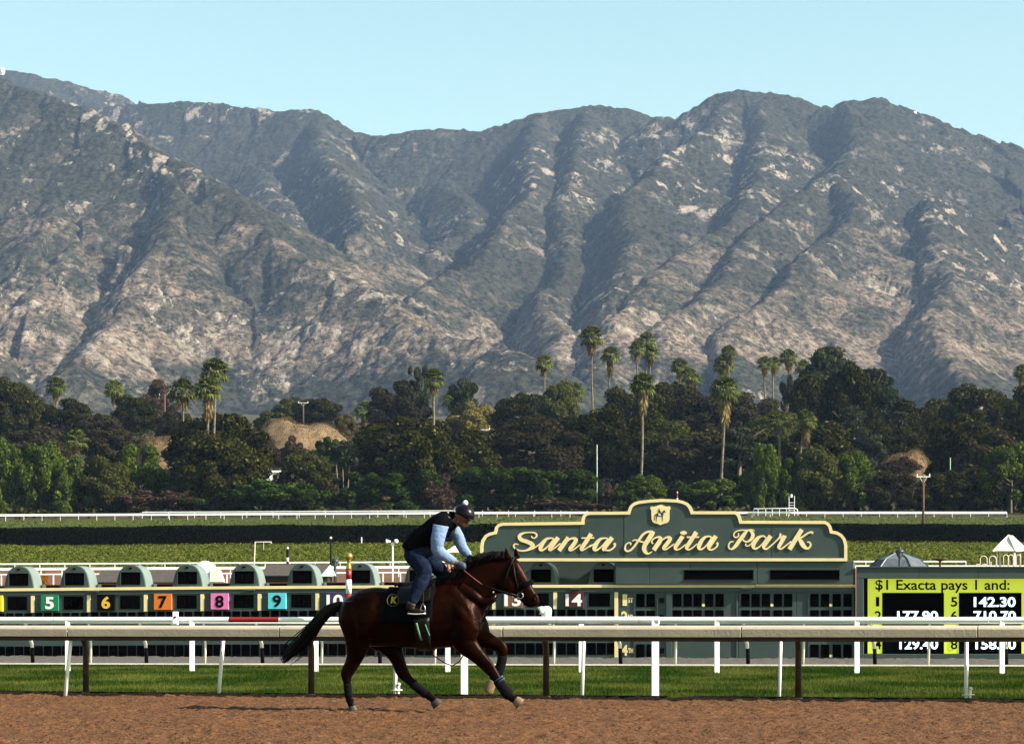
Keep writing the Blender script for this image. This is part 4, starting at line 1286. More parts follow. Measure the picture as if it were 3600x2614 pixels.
def white_rail(name, lab, f, joints, posts, top, thick, pr, postbase=0.0, redspan=None, group=None, round_=True, lean=0.0, ret=False):
    t = thing(name, lab, 'rail', along(f, [lerp(joints[0], joints[-1], 0.5)])[0], group)
    cuts = sorted(joints)
    for x0, x1 in zip(cuts[:-1], cuts[1:]):
        P0, P1 = along(f, [x0 + 0.8, x1 - 0.8])
        mb = MB(); R_ = thick / 2
        d = (P1 - P0).normalized(); n_ = Vector((-d.y, d.x, 0))
        pr_ = [(math.cos(k * math.pi / 10) * R_ * 0.8, math.sin(k * math.pi / 10) * R_) for k in range(20)]
        mb.prism([P0 + n_ * u + Vector((0, 0, top - R_ + v)) for u, v in pr_], P1 - P0)
        red = redspan and abs(x0 - redspan[0]) < 2
        o = mb.build('rail_tube', M['red'] if red else M['white'], t)
        if red: o['label'] = 'dark red section of rail'
    for x in posts:
        P = along(f, [x])[0]
        mb = MB()
        mb.box((P.x + lean * 0.5, P.y, (top - thick * 0.6 + postbase) / 2), (pr * 2, pr * 1.4, top - thick * 0.6 - postbase + 0.02))
        mb.build('post', M['white'], t, bevel=0.006)
    return t

# rail across the turf
white_rail('turf_rail', 'long white plastic rail across the turf, with one dark red section', D_far,
           [-900, 190, 805, 980, 1480, 1950, 2475, 3010, 3476, 4500], [-660, -210, 238, 675, 1110, 1574, 2043, 2520, 3012, 3522, 4050], 1.165, 0.115, 0.052, redspan=(805, 980))
# near end section of another rail
fe = lambda x: ipr(x, [1590, 2320], [35.75, 34.9])
white_rail('rail_end_section', 'short thick white rail section ending just behind the horse', fe, [1592, 1960, 2248, 2318], [1632, 2303], 1.165, 0.105, 0.052)
# bent posts with a rail by the gravel
def goose():
    t = thing('gooseneck_rail', 'white rail on bent posts standing along the gravel strip', 'rail', along(D_goose, [1800])[0])
    mb = MB()
    for x0, x1 in ((-900, 1800), (1800, 4500)):
        A, B = along(D_goose, [x0, x1], 1.04)
        m2 = MB(); m2.tube([A + Vector((-0.0, -0.25, 0)), B + Vector((0, -0.25, 0))], 0.045, 10); m2.build('rail_tube', M['white'], t, True)
    for x in (-290, 115, 515, 923, 1336, 1755, 2182, 2630, 3076, 3538):
        P = along(D_goose, [x])[0]
        m2 = MB()
        m2.tube([P + Vector((0, 0, -0.1)), P + Vector((-0.005, 0, 0.3)), P + Vector((-0.02, 0, 0.5)), P + Vector((-0.07, -0.02, 0.66)), P + Vector((-0.13, -0.06, 0.8)), P + Vector((-0.13, -0.18, 0.97)), P + Vector((-0.13, -0.25, 1.03))], 0.042, 8)
        o = m2.build('bent_post', M['palewood'], t, True)
        m2 = MB(); m2.tube([P + Vector((0, 0, 0.05)), P + Vector((-0.005, 0, 0.34)), P + Vector((-0.012, 0, 0.42))], 0.047, 8)
        m2.build('rubber_sleeve', M['black'], o, True)
    for x in (-80, 318, 720, 1130, 1528, 1946, 2373, 2822, 3262, 3740):
        P = along(D_goose, [x])[0]
        m2 = MB(); m2.tube([P + Vector((0, 0, -0.1)), P + Vector((0.02, -0.05, 0.5)), P + Vector((0.0, -0.25, 1.02))], 0.03, 8)
        m2.build('post', M['palewood'], t, True)
goose()
mb = MB()
A, B = along(lambda x: D_goose(x) - 0.18, [-900, 4500], 0.012)
mb.hexa([A, B, B + Vector((0, 0, 0.035)), A + Vector((0, 0, 0.035))] + [p + Vector((0, 0.06, 0)) for p in (A, B, B + Vector((0, 0, 0.035)), A + Vector((0, 0, 0.035)))])
tag(mb.build('water_pipe', M['palewood']), 'thin pale pipe lying along the far edge of the turf', 'pipe')

# striped pole with a gold ball
def striped_pole():
    D = D_far(1226) - 0.35; x = 1226
    P = W(x, 2170, D)
    t = thing('striped_pole', 'red and white striped pole topped by a gold ball', 'pole', (P.x, D, 0))
    r = 10 / F * D
    rows = [(2290 + 80, 2300, 'white'), (2300, 2250, 'red'), (2250, 2190, 'white'), (2190, 2085, 'red'), (2085, 2036, 'white'), (2036, 2001, 'red')]
    for y0, y1, c in rows:
        mb = MB(); mb.tube([(P.x, D, max(-0.1, pz(y0, D))), (P.x, D, pz(y1, D))], r, 12); mb.build('band', M[c], t, True)
    mb = MB(); z0 = pz(2001, D)
    s = D / F
    mb.lathe((P.x, D, z0), [(r, 0), (r * 1.05, 4 * s), (r * 0.85, 12 * s), (r * 0.62, 22 * s), (r * 0.6, 31 * s), (r * 0.95, 33 * s), (r * 0.6, 35 * s)], 14)
    mb.build('finial', M['gold'], t, True)
    mb = MB(); mb.ball((P.x, D, pz(1955, D)), 14 * s, 16); mb.build('gold_ball', M['gold'], t, True)
striped_pole()

# ------------------------------------------------------------ tote board
TA, TB = W(0, HOR, D_tote(0)), W(3000, HOR, D_tote(3000))
tdir = (TB - TA).normalized(); TN = Vector((tdir.y, -tdir.x, 0)).normalized()   # towards the camera
def bp(x, y, off=0.0):
    return W(x, y, D_tote(x)) + TN * off
def pbox(mb, x0, y0, x1, y1, f, b, m=0):
    if x0 > x1: x0, x1 = x1, x0
    p = [(x0, y1), (x1, y1), (x1, y0), (x0, y0)]
    return mb.hexa([bp(x, y, f) for x, y in p] + [bp(x, y, b) for x, y in p], m)
def part(name, mt, parent, *boxes, bevel=0.0):
    mb = MB()
    for b in boxes: pbox(mb, *b)
    return mb.build(name, mt, parent, bevel=bevel)
def yb(x): return ip(x, [-200, 0, 700, 1200, 1900, 2870, 3100], [2069, 2067, 2060.5, 2057, 2054.5, 2053, 2053])

def text_part(name, s, rect, mt, parent, off, bold=0.0, depth=0.006, place=None, shear=0.0):
    cu = bpy.data.curves.new('lettering', 'FONT'); cu.body = s; cu.size = 1.0; cu.offset = bold; cu.extrude = 0.0; cu.shear = shear
    cu.resolution_u = 4
    ob = bpy.data.objects.new('lettering', cu); COL.objects.link(ob)
    dg = bpy.context.evaluated_depsgraph_get(); dg.update()
    me = bpy.data.meshes.new_from_object(ob.evaluated_get(dg))
    bpy.data.objects.remove(ob); bpy.data.curves.remove(cu)
    V = np.array([v.co[:] for v in me.vertices]); lo_, hi = V.min(0), V.max(0)
    mb = MB()
    x0, y0, x1, y1 = rect
    pf = place or bp
    pts = []
    for v in V:
        u = (v[0] - lo_[0]) / (hi[0] - lo_[0]); t = (v[1] - lo_[1]) / (hi[1] - lo_[1])
        pts.append(pf(lerp(x0, x1, u), lerp(y1, y0, t), off))
    fs = [tuple(p.vertices) for p in me.polygons]
    org = world_loc(parent)
    # one object per character: islands that overlap sideways belong together
    par = list(range(len(pts)))
    def find(i):
        while par[i] != i:
            par[i] = par[par[i]]; i = par[i]
        return i
    for f in fs:
        for k in f[1:]: par[find(k)] = find(f[0])
    isl = {}
    for i in range(len(pts)):
        isl.setdefault(find(i), []).append(i)
    grp = []
    for r, ids in sorted(isl.items(), key=lambda q: min(V[q[1], 0])):
        a_, b_ = V[ids, 0].min(), V[ids, 0].max()
        if grp and a_ < grp[-1][1] - 0.5 * (b_ - a_):
            grp[-1][2].add(r); grp[-1][1] = max(b_, grp[-1][1])
        else:
            grp.append([a_, b_, {r}])
    for g_ in grp:
        gf = [f for f in fs if find(f[0]) in g_[2]]
        if not gf: continue
        used = sorted({i for f in gf for i in f}); ix = {v: k for k, v in enumerate(used)}
        m2 = bpy.data.meshes.new(name); m2.from_pydata([tuple(pts[i] - org) for i in used], [], [tuple(ix[i] for i in f) for f in gf])
        o = link_mesh(name, m2, mt, parent)
        so = o.modifiers.new('thickness', 'SOLIDIFY'); so.thickness = depth; so.offset = 0
    bpy.data.meshes.remove(me)

M['t4'] = mat('yellow_tile', (0.70, 0.62, 0.03), 0.5); M['t5'] = mat('green_tile', (0.01, 0.25, 0.10), 0.5)
M['t6'] = M['black']; M['t7'] = mat('orange_tile', (0.62, 0.16, 0.02), 0.5); M['t8'] = mat('pink_tile', (0.70, 0.17, 0.38), 0.5)
M['t9'] = mat('turquoise_tile', (0.09, 0.52, 0.60), 0.5); M['t10'] = mat('purple_tile', (0.06, 0.03, 0.13), 0.5)
M['t11'] = mat('grey_tile', (0.35, 0.36, 0.38), 0.5); M['t12'] = mat('lime_tile', (0.25, 0.6, 0.12), 0.5)
M['t13'] = mat('brown_tile', (0.24, 0.11, 0.055), 0.5); M['t14'] = mat('maroon_tile', (0.09, 0.008, 0.016), 0.5)
M['num_yellow'] = mat('yellow_numeral', (0.72, 0.45, 0.03), 0.5)

def tote():
    T = thing('tote_board', 'long low dark green odds board with numbered coloured tiles and hooded displays', 'scoreboard', bp(1500, 2311) * 1.0)
    T.location.z = 0
    # body, in sections with visible seams
    secs = [-420, -90, 111, 308, 508, 708, 908, 1112, 1316, 1522, 1731, 1948, 2161, 2345, 2595, 2800, 3004]
    for x0, x1 in zip(secs[:-1], secs[1:]):
        part('wall_panel', M['green'], T, (x0 + 0.6, yb((x0 + x1) / 2) + 9, x1 - 0.6, 2312, 0.0, -1.2), bevel=0.01)
    # cream cornice
    for x0, x1 in ((-420, 442), (442, 900), (900, 1500), (1500, 2000), (2000, 2655)):
        mb = MB()
        for a, b in zip(np.linspace(x0, x1, 6)[:-1], np.linspace(x0, x1, 6)[1:]):
            p = [(a, yb(a) + 10), (b, yb(b) + 10), (b, yb(b)), (a, yb(a))]
            mb.hexa([bp(x, y, 0.06) for x, y in p] + [bp(x, y, -1.22) for x, y in p])
        mb.build('cornice', M['cream'], T)
    part('cornice', M['cream'], T, (2657, 2052.5, 3000, 2058, 0.10, -0.3)); part('cornice', M['cream'], T, (2657, 2060, 2996, 2063, 0.05, -0.3))
    # header strip below the cornice, slightly proud
    for x0, x1 in ((-420, 1150), (1150, 2160), (2162, 2700), (2702, 3004)):
        mb = MB()
        N = 8
        for a, b in zip(np.linspace(x0, x1, N)[:-1], np.linspace(x0, x1, N)[1:]):
            p = [(a, yb(a) + 25), (b, yb(b) + 25), (b, yb(b) + 10.5), (a, yb(a) + 10.5)]
            mb.hexa([bp(x, y, 0.035) for x, y in p] + [bp(x, y, -0.02) for x, y in p])
        mb.build('header_strip', M['green'], T)
    # lamps under the cornice
    for x in (333, 881, 1360, 2025, 2625):
        part('strip_lamp', M['hood'], T, (x - 17, yb(x) + 11, x + 17, yb(x) + 16, 0.16, 0.03))
    def window(parent, x0, y0, x1, y1, seg=None, nm='display_window'):
        f = part(nm, M['glass'], parent, (x0, y0, x1, y1, 0.012, -0.02))
        if seg:
            digits(f, x0, y0, x1, y1, seg, 0.018)
        return f
    def digits(parent, x0, y0, x1, y1, n, off):
        mb = MB(); w_ = (x1 - x0) / n
        for i in range(n):
            cx = x0 + w_ * (i + 0.5); hw = w_ * 0.26; hh = (y1 - y0) * 0.33; cyy = (y0 + y1) / 2; th = max(1.4, w_ * 0.06)
            for yy in (-hh, 0, hh):
                pbox(mb, cx - hw + th, cyy + yy - th / 2, cx + hw - th, cyy + yy + th / 2, off, off - 0.004)
            for sx in (-hw, hw):
                for ya, yb_ in ((-hh + th, -th), (th, hh - th)):
                    pbox(mb, cx + sx - th / 2, cyy + ya, cx + sx + th / 2, cyy + yb_, off, off - 0.004)
        mb.build('unlit_segments', M['segment'], parent)['kind'] = 'stuff'
    posts = [-82, 116, 313, 513, 712, 913, 1116, 1320, 1526, 1737, 1952, 2167]
    nums = [4, 5, 6, 7, 8, 9, 10, 11, 12, 13, 14]
    for k, n_ in enumerate(nums):
        p0, p1 = posts[k], posts[k + 1]; s = (p1 - p0) / 200.0
        y = yb((p0 + p1) / 2)
        part('divider_strip', M['cream'], T, (p1 - 6.3, y + 26, p1 + 6.3, (y + 85 if k < 10 else 2311), 0.03, 0.0))
        tx0, tx1 = p0 + 31 * s, p0 + 93 * s
        if n_ == 4: tx0, tx1 = -48, 12
        tl = part('number_tile', M['t%d' % n_], T, (tx0, y + 25, tx1, y + 81, 0.075, 0.0), bevel=0.004)
        tl['label'] = {4: 'yellow number tile', 5: 'green tile with a white 5', 6: 'black tile with a yellow 6', 7: 'orange tile with a black 7', 8: 'pink tile with a black 8', 9: 'turquoise tile with a black 9', 10: 'purple tile with a white 10', 11: 'grey number tile', 12: 'lime number tile', 13: 'brown tile with a white 13', 14: 'maroon tile with a white 14'}[n_]
        if n_ not in (4, 11, 12):
            cx = (tx0 + tx1) / 2; hw = 15 if n_ < 10 else 29
            nm = M['white'] if n_ in (5, 10, 13, 14) else M['num_yellow'] if n_ == 6 else M['black']
            text_part('numeral', str(n_), (cx - hw, y + 32, cx + hw, y + 75), nm, tl, 0.080, 0.03)
        window(T, p0 + 110 * s, y + 30, p0 + 179 * s, y + 76, 2)
        for i in range(6):
            w0 = p0 + (7 + i * 32.6) * s; w1 = w0 + 26.5 * s
            window(T, w0, y + 87, w1, y + 131, None, 'small_window')
            window(T, w0 - 1, y + 204, w1 + 1.5, y + 245, None, 'small_window')
        rowf = part('window_sill', M['hood'], T, (p0 + 8, y + 133, p1 - 8, y + 135.5, 0.03, 0.0))
    # places
    for lab, big, y0, y1 in (('1', 'ST', 2088, 2128), ('2', 'ND', 2147, 2187), ('4', 'TH', 2265, 2303)):
        text_part('place_number', lab, (2189 if lab == '1' else 2184, y0, 2205 if lab == '1' else 2207, y1), M['cream'], T, 0.012, 0.035)
        text_part('place_letter', big, (2208, y0 + 12, 2226, y0 + 29), M['cream'], T, 0.012, 0.03)
        for x0, x1 in ((2237, 2266), (2273, 2302)):
            window(T, x0, y0 - 2, x1, y0 + 44, 1, 'small_window')
        part('switch_box', M['black'], T, (2318, y0 + 12, 2334, y0 + 30, 0.03, 0.0))
    part('column', M['green'], T, (2343, 2082, 2362, 2311, 0.05, 0.0)); part('column', M['green'], T, (2178, 2083, 2180, 2311, 0.02, 0.0))
    part('column', M['green'], T, (2228, 2083, 2231, 2311, 0.02, 0.0)); part('column', M['green'], T, (2309, 2083, 2312, 2311, 0.03, 0.0))
    for grp, dot in (((2366, 2403, 2438, 2478, 2515), 2473), ((2606, 2642, 2678, 2720, 2756), 2714), ((2849, 2886, 2927, 2965), 2921)):
        for y0 in (2086, 2143, 2264):
            if y0 == 2264 and dot != 2921: continue
            for x in grp:
                window(T, x, y0, x + 29.5, y0 + 45, 1, 'small_window')
            mb = MB(); c = bp(dot, y0 + 40, 0.01)
            mb.prism([c + tdir * math.cos(a) * 0.043 + Vector((0, 0, math.sin(a) * 0.043)) for a in np.linspace(0, 6.283, 17)[:-1]], TN * 0.012)
            mb.build('decimal_dot', M['cream'], T)
    for x in (2590, 2842): part('column', M['green'], T, (x - 1.5, 2084, x + 1.5, 2311, 0.03, 0.0))
    # upper box behind and right of the hoods
    for x0, x1 in ((1700, 2158), (2166, 2283), (2284, 2428), (2429, 2661), (2663, 3001)):
        part('upper_panel', M['green'], T, (x0, 1970, x1, 2053 if x1 < 2990 else 2051.5, (-0.75 if x1 < 2160 else 0.14), -1.6), bevel=0.01)
    for x0, x1 in ((2407, 2650), (2709, 2952)):
        o = part('message_slot', M['glass'], T, (x0, 2004, x1, 2036, 0.150, 0.12))
        part('slot_frame', M['seam'], o, (x0 - 2, 2001, x1 + 2, 2004, 0.165, 0.12), (x0 - 2, 2036, x1 + 2, 2038, 0.165, 0.12))
    # hoods
    arch = [-190, 14, 210, 407, 606, 806, 1009, 1213, 1420, 1630, 1848, 2068]
    for x in arch:
        s = ip(x, [0, 2068], [1.0, 1.05]); y = yb(x + 50); w_ = 103 * s
        out = [(0, 0), (0.015, -10), (0.035, -22), (0.06, -34), (0.085, -44), (0.12, -53), (0.17, -61.5), (0.24, -68.5), (0.32, -73), (0.41, -75.6), (0.5, -76.3)]
        out = out + [(1 - u, v) for u, v in reversed(out[:-1])]
        fr = [bp(x + u * w_, y + v * s, 0.0) for u, v in out]
        mb = MB(); mb.prism(fr, -TN * 0.05)
        h = mb.build('hood', M['hood'], T, bevel=0.008)
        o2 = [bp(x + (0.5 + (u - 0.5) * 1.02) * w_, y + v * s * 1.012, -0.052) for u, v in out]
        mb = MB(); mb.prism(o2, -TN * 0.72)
        mb.build('hood_sunlit_shell', M['hood_sunlit'], h)
        part('hood_lip', M['hood'], h, (x + 16.5 * s, y - 54 * s, x + 86.5 * s, y - 52 * s, 0.03, 0.0), (x + 16.5 * s, y - 52 * s, x + 18.3 * s, y - 9 * s, 0.03, 0.0))
        f = part('display_window', M['glass'], h, (x + 18.3 * s, y - 52 * s, x + 85.5 * s, y - 9 * s, 0.012, -0.03))
        digits(f, x + 22 * s, y - 50 * s, x + 82 * s, y - 11 * s, 2, 0.018)
        c = bp(x + 51 * s, y - 66 * s, 0.004)
        mb = MB(); mb.prism([c + tdir * a * 0.055 + Vector((0, 0, b * 0.03)) for a, b in ((-1, 0), (-0.6, 0.9), (0.6, 0.9), (1, 0), (0.6, -0.9), (-0.6, -0.9))], TN * 0.01)
        mb.build('vent', M['black'], h)
        part('hinge_box', M['hood'], h, (x + w_ + 4, y - 13, x + w_ + 9, y - 2, -0.55, -0.85))
    # tiled ledge showing between the hoods
    for x0, x1 in zip(arch[:-2], arch[1:-1]):
        part('ledge_tiles', M['terra'], T, (x0, yb(x0) - 15, x1, yb(x1) - 12, -1.0, -2.2))
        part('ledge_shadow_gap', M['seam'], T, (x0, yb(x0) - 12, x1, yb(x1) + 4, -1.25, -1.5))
        part('ledge_tiles', M['terra'], T, (x0 + 60, yb(x0) - 2, x1 + 30, yb(x1) + 3, -0.3, -1.24))
tote()

# ------------------------------------------------------------ name sign
def inset(poly, d):
    n = len(poly); out = []
    for i in range(n):
        p0, p1, p2 = Vector(poly[i - 1]), Vector(poly[i]), Vector(poly[(i + 1) % n])
        a = (p1 - p0).normalized(); b = (p2 - p1).normalized()
        na = Vector((-a.y, a.x)); nb = Vector((-b.y, b.x))
        m = (na + nb)
        if m.length < 1e-6: m = na
        m.normalize()
        k = d / max(0.45, m.dot(na))
        out.append(p1 + m * k)
    return out

def catmull(pts, sub=6):
    P = [np.array(p, float) for p in pts]
    if len(P) < 3:
        return [lerp(P[0], P[-1], k / sub) for k in range(sub + 1)]
    out = []
    for i in range(len(P) - 1):
        p0 = P[max(i - 1, 0)]; p1 = P[i]; p2 = P[i + 1]; p3 = P[min(i + 2, len(P) - 1)]
        for k in range(sub):
            t = k / sub
            out.append(0.5 * ((2 * p1) + (-p0 + p2) * t + (2 * p0 - 5 * p1 + 4 * p2 - p3) * t * t + (-p0 + 3 * p1 - 3 * p2 + p3) * t ** 3))
    out.append(P[-1])
    return out

def name_sign():
    O = [(1692, 1972), (1692, 1920), (1696, 1899), (1708, 1881), (1723, 1872.5), (1741, 1868), (1744.5, 1853), (1754, 1842), (1770, 1837), (2047, 1833.5), (2047.5, 1825), (2052, 1812), (2061, 1803.5), (2073, 1799), (2209, 1798), (2211, 1792), (2216, 1779), (2228, 1768), (2246, 1761), (2278, 1757), (2331, 1753.5), (2384, 1756), (2402, 1760), (2418, 1766.5), (2430, 1778), (2436, 1791), (2438, 1797), (2588, 1797), (2598, 1803), (2605, 1815), (2609, 1830), (2903, 1831), (2915, 1838), (2923, 1849), (2927, 1865), (2945, 1868), (2962, 1878), (2973, 1893), (2979, 1915), (2979, 1972)]
    T = thing('name_sign', 'stepped green sign with cream border and script lettering above the odds board', 'sign', bp(2335, 1972, 0.1))
    mb = MB(); mb.prism([bp(x, y, 0.16) for x, y in O], -TN * 0.30)
    mb.build('sign_panel', M['green'], T)
    I = inset(O, 10.5)
    mb = MB(); n = len(O)
    for i in range(n):
        j = (i + 1) % n
        q = [O[i], O[j], I[j], I[i]]
        mb.hexa([bp(x, y, 0.19) for x, y in q] + [bp(x, y, 0.155) for x, y in q])
    mb.build('border', M['cream'], T)
    for x, y0, y1 in ((2196, 1800, 1958), (2040, 1845, 1960), (2715, 1842, 1958)):
        part('panel_joint', M['seam'], T, (x - 1, y0, x + 1, y1, 0.163, 0.15))
    layer = [0]
    def stroke(name, pts, sc, ox, oy, parent):
        c = catmull(pts, 7)
        mb = MB(); layer[0] += 1
        off = 0.175 + 0.0011 * (layer[0] % 22)
        L_, R_ = [], []
        for i in range(len(c)):
            a = c[max(i - 1, 0)]; b = c[min(i + 1, len(c) - 1)]
            t = b[:2] - a[:2]; t = t / (np.linalg.norm(t) + 1e-9); nn = np.array([-t[1], t[0]])
            w_ = max(6, c[i][2] * 0.93) / 2
            L_.append(c[i][:2] + nn * w_); R_.append(c[i][:2] - nn * w_)
        for i in range(len(c) - 1):
            q = [L_[i], L_[i + 1], R_[i + 1], R_[i]]
            q = [(ox + p[0] * sc, oy + p[1] * sc) for p in q]
            mb.hexa([bp(x, y, off) for x, y in q] + [bp(x, y, 0.158) for x, y in q])
        for k in (0, -1):
            ce = c[k]; r = max(6, ce[2]) / 2
            if ce[2] < 60:
                q = [(ox + (ce[0] + math.cos(a) * r) * sc, oy + (ce[1] + math.sin(a) * r) * sc) for a in np.linspace(0, 6.283, 13)[:-1]]
                mb.prism([bp(x, y, off + 0.0005) for x, y in q], -TN * 0.012)
        return mb
    def letter(name, strokes, sc, ox, oy):
        big = MB()
        for s in strokes:
            m = stroke(name, s, sc, ox, oy, None)
            big.add(m.v, m.f)
        big.build('letter', M['cream'], T)
    def ell(cx, cy_, rx, ry):
        return [(cx - rx * 0.7, cy_, ry * 1.1), (cx - rx * 0.35, cy_, ry * 1.8), (cx, cy_, ry * 2), (cx + rx * 0.35, cy_, ry * 1.8), (cx + rx * 0.7, cy_, ry * 1.1)]
    a = (430 / 2268, 1790, 1840)
    letter('S', [[(432, 235, 20), (450, 263, 24), (490, 266, 28), (525, 235, 32), (520, 195, 32), (470, 167, 28), (390, 164, 26), (300, 172, 36), (228, 205, 58), (208, 252, 70), (245, 300, 72), (330, 328, 76), (420, 368, 80), (455, 415, 80), (410, 462, 64), (330, 496, 36), (250, 504, 32), (170, 486, 30), (112, 442, 32), (104, 402, 30), (132, 378, 28), (185, 385, 18)], [(450, 470, 26), (560, 398, 26), (660, 310, 30)]], *a)
    def a_letter(dx, tail):
        bowl = [(855 + dx, 300, 34), (830 + dx, 275, 30), (780 + dx, 270, 32), (715 + dx, 285, 50), (650 + dx, 345, 74), (610 + dx, 415, 82), (595 + dx, 468, 70), (615 + dx, 494, 46), (665 + dx, 478, 34), (740 + dx, 415, 28), (800 + dx, 345, 30), (850 + dx, 290, 36)]
        st = [(925 + dx, 258, 86), (840 + dx, 370, 84), (775 + dx, 460, 74), (768 + dx, 488, 46), (800 + dx, 488, 32)] + tail
        return [bowl, st]
    letter('a', a_letter(0, [(880, 435, 26), (960, 372, 26)]), *a)
    letter('n', [[(1113, 256, 84), (940, 500, 84)], [(1010, 400, 28), (1100, 320, 30), (1175, 275, 38), (1240, 285, 66), (1250, 320, 72), (1200, 400, 78), (1150, 458, 72), (1143, 488, 50), (1175, 493, 36), (1240, 460, 26), (1330, 392, 26)]], *a)
    letter('t', [[(1535, 190, 84), (1430, 350, 80), (1362, 448, 74), (1352, 483, 50), (1380, 490, 36), (1450, 455, 26), (1540, 398, 26)], [(1368, 268, 28), (1580, 266, 28)]], *a)
    letter('a', a_letter(998, [(1870, 496, 34), (1940, 455, 32), (1977, 405, 32), (1972, 368, 30), (1948, 388, 14)]) + [[(1500, 432, 26), (1600, 372, 28), (1680, 300, 32)]], *a)
    b = (380 / 2268, 2180, 1840)
    letter('A', [[(235, 440, 28), (236, 408, 34), (200, 402, 30), (150, 432, 32), (120, 490, 36), (127, 552, 40), (172, 578, 40), (240, 553, 42), (320, 470, 46), (390, 370, 48), (460, 268, 50), (540, 197, 50), (620, 168, 48), (690, 172, 44)], [(690, 165, 90), (680, 215, 104), (600, 350, 104), (535, 450, 98), (518, 530, 92), (548, 600, 72), (600, 630, 42), (660, 605, 26), (686, 582, 12)], [(278, 365, 20), (320, 343, 28), (390, 357, 36), (460, 380, 38), (530, 392, 38)]], *b)
    letter('n', [[(700, 415, 28), (677, 398, 26), (684, 360, 28), (730, 312, 32), (800, 284, 40), (850, 295, 70), (860, 340, 90), (815, 415, 96), (718, 555, 96)], [(790, 430, 28), (900, 342, 30), (985, 290, 42), (1050, 295, 70), (1055, 340, 80), (990, 430, 84), (935, 498, 76), (932, 533, 52), (970, 540, 36), (1060, 490, 28), (1140, 430, 28)]], *b)
    letter('i', [[(1325, 266, 92), (1205, 440, 88), (1172, 500, 76), (1182, 538, 52), (1222, 546, 36), (1300, 510, 28), (1380, 440, 28)], ell(1345, 195, 66, 46)], *b)
    letter('t', [[(1612, 178, 98), (1482, 380, 90), (1412, 488, 80), (1418, 533, 52), (1460, 543, 38), (1530, 510, 28), (1620, 430, 28)], [(1428, 284, 36), (1655, 283, 36)]], *b)
    letter('a', [[(1935, 305, 34), (1900, 272, 32), (1850, 268, 36), (1790, 290, 56), (1725, 355, 80), (1678, 440, 90), (1662, 500, 76), (1692, 538, 48), (1750, 522, 34), (1830, 448, 30), (1900, 352, 32), (1940, 295, 36)], [(2022, 258, 98), (1890, 460, 90), (1872, 510, 72), (1902, 548, 42), (1960, 540, 36), (2030, 490, 34), (2060, 432, 36), (2050, 402, 32), (2027, 425, 16)]], *b)
    c = (360 / 2268, 2540, 1840)
    letter('P', [[(600, 138, 22), (545, 170, 60), (478, 252, 86), (390, 370, 88), (312, 480, 84), (242, 548, 60), (190, 562, 38), (150, 530, 34), (148, 470, 34), (180, 416, 34), (225, 396, 32), (248, 405, 22)], [(360, 215, 22), (366, 260, 28), (335, 300, 32), (285, 300, 32), (260, 260, 30), (277, 205, 30), (340, 162, 30), (430, 147, 30), (540, 146, 30), (620, 138, 30), (680, 140, 26), (716, 160, 14)], [(600, 148, 30), (660, 190, 72), (682, 260, 84), (650, 338, 74), (580, 392, 44), (510, 396, 34), (464, 360, 32), (462, 322, 30), (500, 290, 20)]], *c)
    letter('a', [[(532, 440, 22), (522, 480, 28), (560, 498, 28), (620, 470, 28), (690, 390, 34)], [(975, 320, 34), (930, 280, 36), (870, 280, 48), (800, 315, 78), (735, 385, 98), (695, 455, 100), (690, 512, 82), (722, 552, 52), (782, 543, 38), (862, 480, 32), (932, 398, 32), (985, 320, 36)], [(1075, 270, 104), (962, 440, 94), (922, 508, 80), (937, 553, 50), (990, 558, 40), (1080, 490, 34), (1180, 400, 32), (1268, 312, 40)]], *c)
    letter('r', [[(1292, 236, 48), (1285, 290, 56), (1300, 305, 60), (1350, 295, 50), (1400, 285, 46)], [(1385, 270, 100), (1302, 430, 90), (1256, 510, 78), (1272, 552, 48), (1320, 553, 36), (1420, 480, 32), (1520, 400, 32)]], *c)
    letter('k', [[(1762, 132, 104), (1488, 570, 108)], [(1700, 332, 40), (1800, 280, 40), (1900, 212, 40), (1978, 188, 44), (2002, 205, 40), (1985, 226, 18)], [(1690, 330, 50), (1740, 390, 96), (1790, 478, 106), (1850, 538, 74), (1910, 543, 48), (1955, 490, 42), (1946, 426, 38), (1902, 406, 34), (1886, 416, 16)]], *c)
    # shield with a horse and rider
    s, ox, oy = 200 / 2268, 2220, 1740
    sh = [(1215, 385), (1290, 410), (1380, 450), (1450, 460), (1545, 440), (1588, 530), (1545, 600), (1533, 700), (1535, 950), (1500, 1060), (1440, 1110), (1280, 1155), (1180, 1200), (1090, 1155), (930, 1110), (865, 1060), (830, 960), (818, 700), (812, 600), (765, 525), (810, 455), (900, 465), (1000, 445), (1120, 405)]
    mb = MB(); mb.prism([bp(ox + x * s, oy + y * s, 0.185) for x, y in sh][::-1], -TN * 0.024)
    em = mb.build('shield', M['cream'], T)
    def fig(name, poly, mt, off):
        mb = MB(); mb.prism([bp(ox + x * s, oy + y * s, off) for x, y in poly][::-1], -TN * 0.006)
        mb.build(name, mt, em)
    fig('horse_emblem', [(1340, 595), (1362, 625), (1400, 690), (1390, 705), (1350, 680), (1325, 690), (1305, 760), (1285, 850), (1275, 930), (1278, 1040), (1265, 1040), (1255, 940), (1240, 860), (1150, 850), (1075, 830), (1055, 900), (1030, 960), (1040, 1045), (1025, 1045), (1005, 960), (1020, 880), (985, 800), (960, 860), (965, 960), (950, 1010), (942, 900), (950, 800), (985, 765), (1020, 735), (1100, 722), (1180, 722), (1240, 700), (1290, 635)], M['green'], 0.190)
    fig('rider_emblem', [(1115, 540), (1145, 540), (1148, 590), (1170, 625), (1215, 690), (1205, 705), (1150, 700), (1115, 720), (1105, 640), (1118, 595)], M['seam'], 0.193)
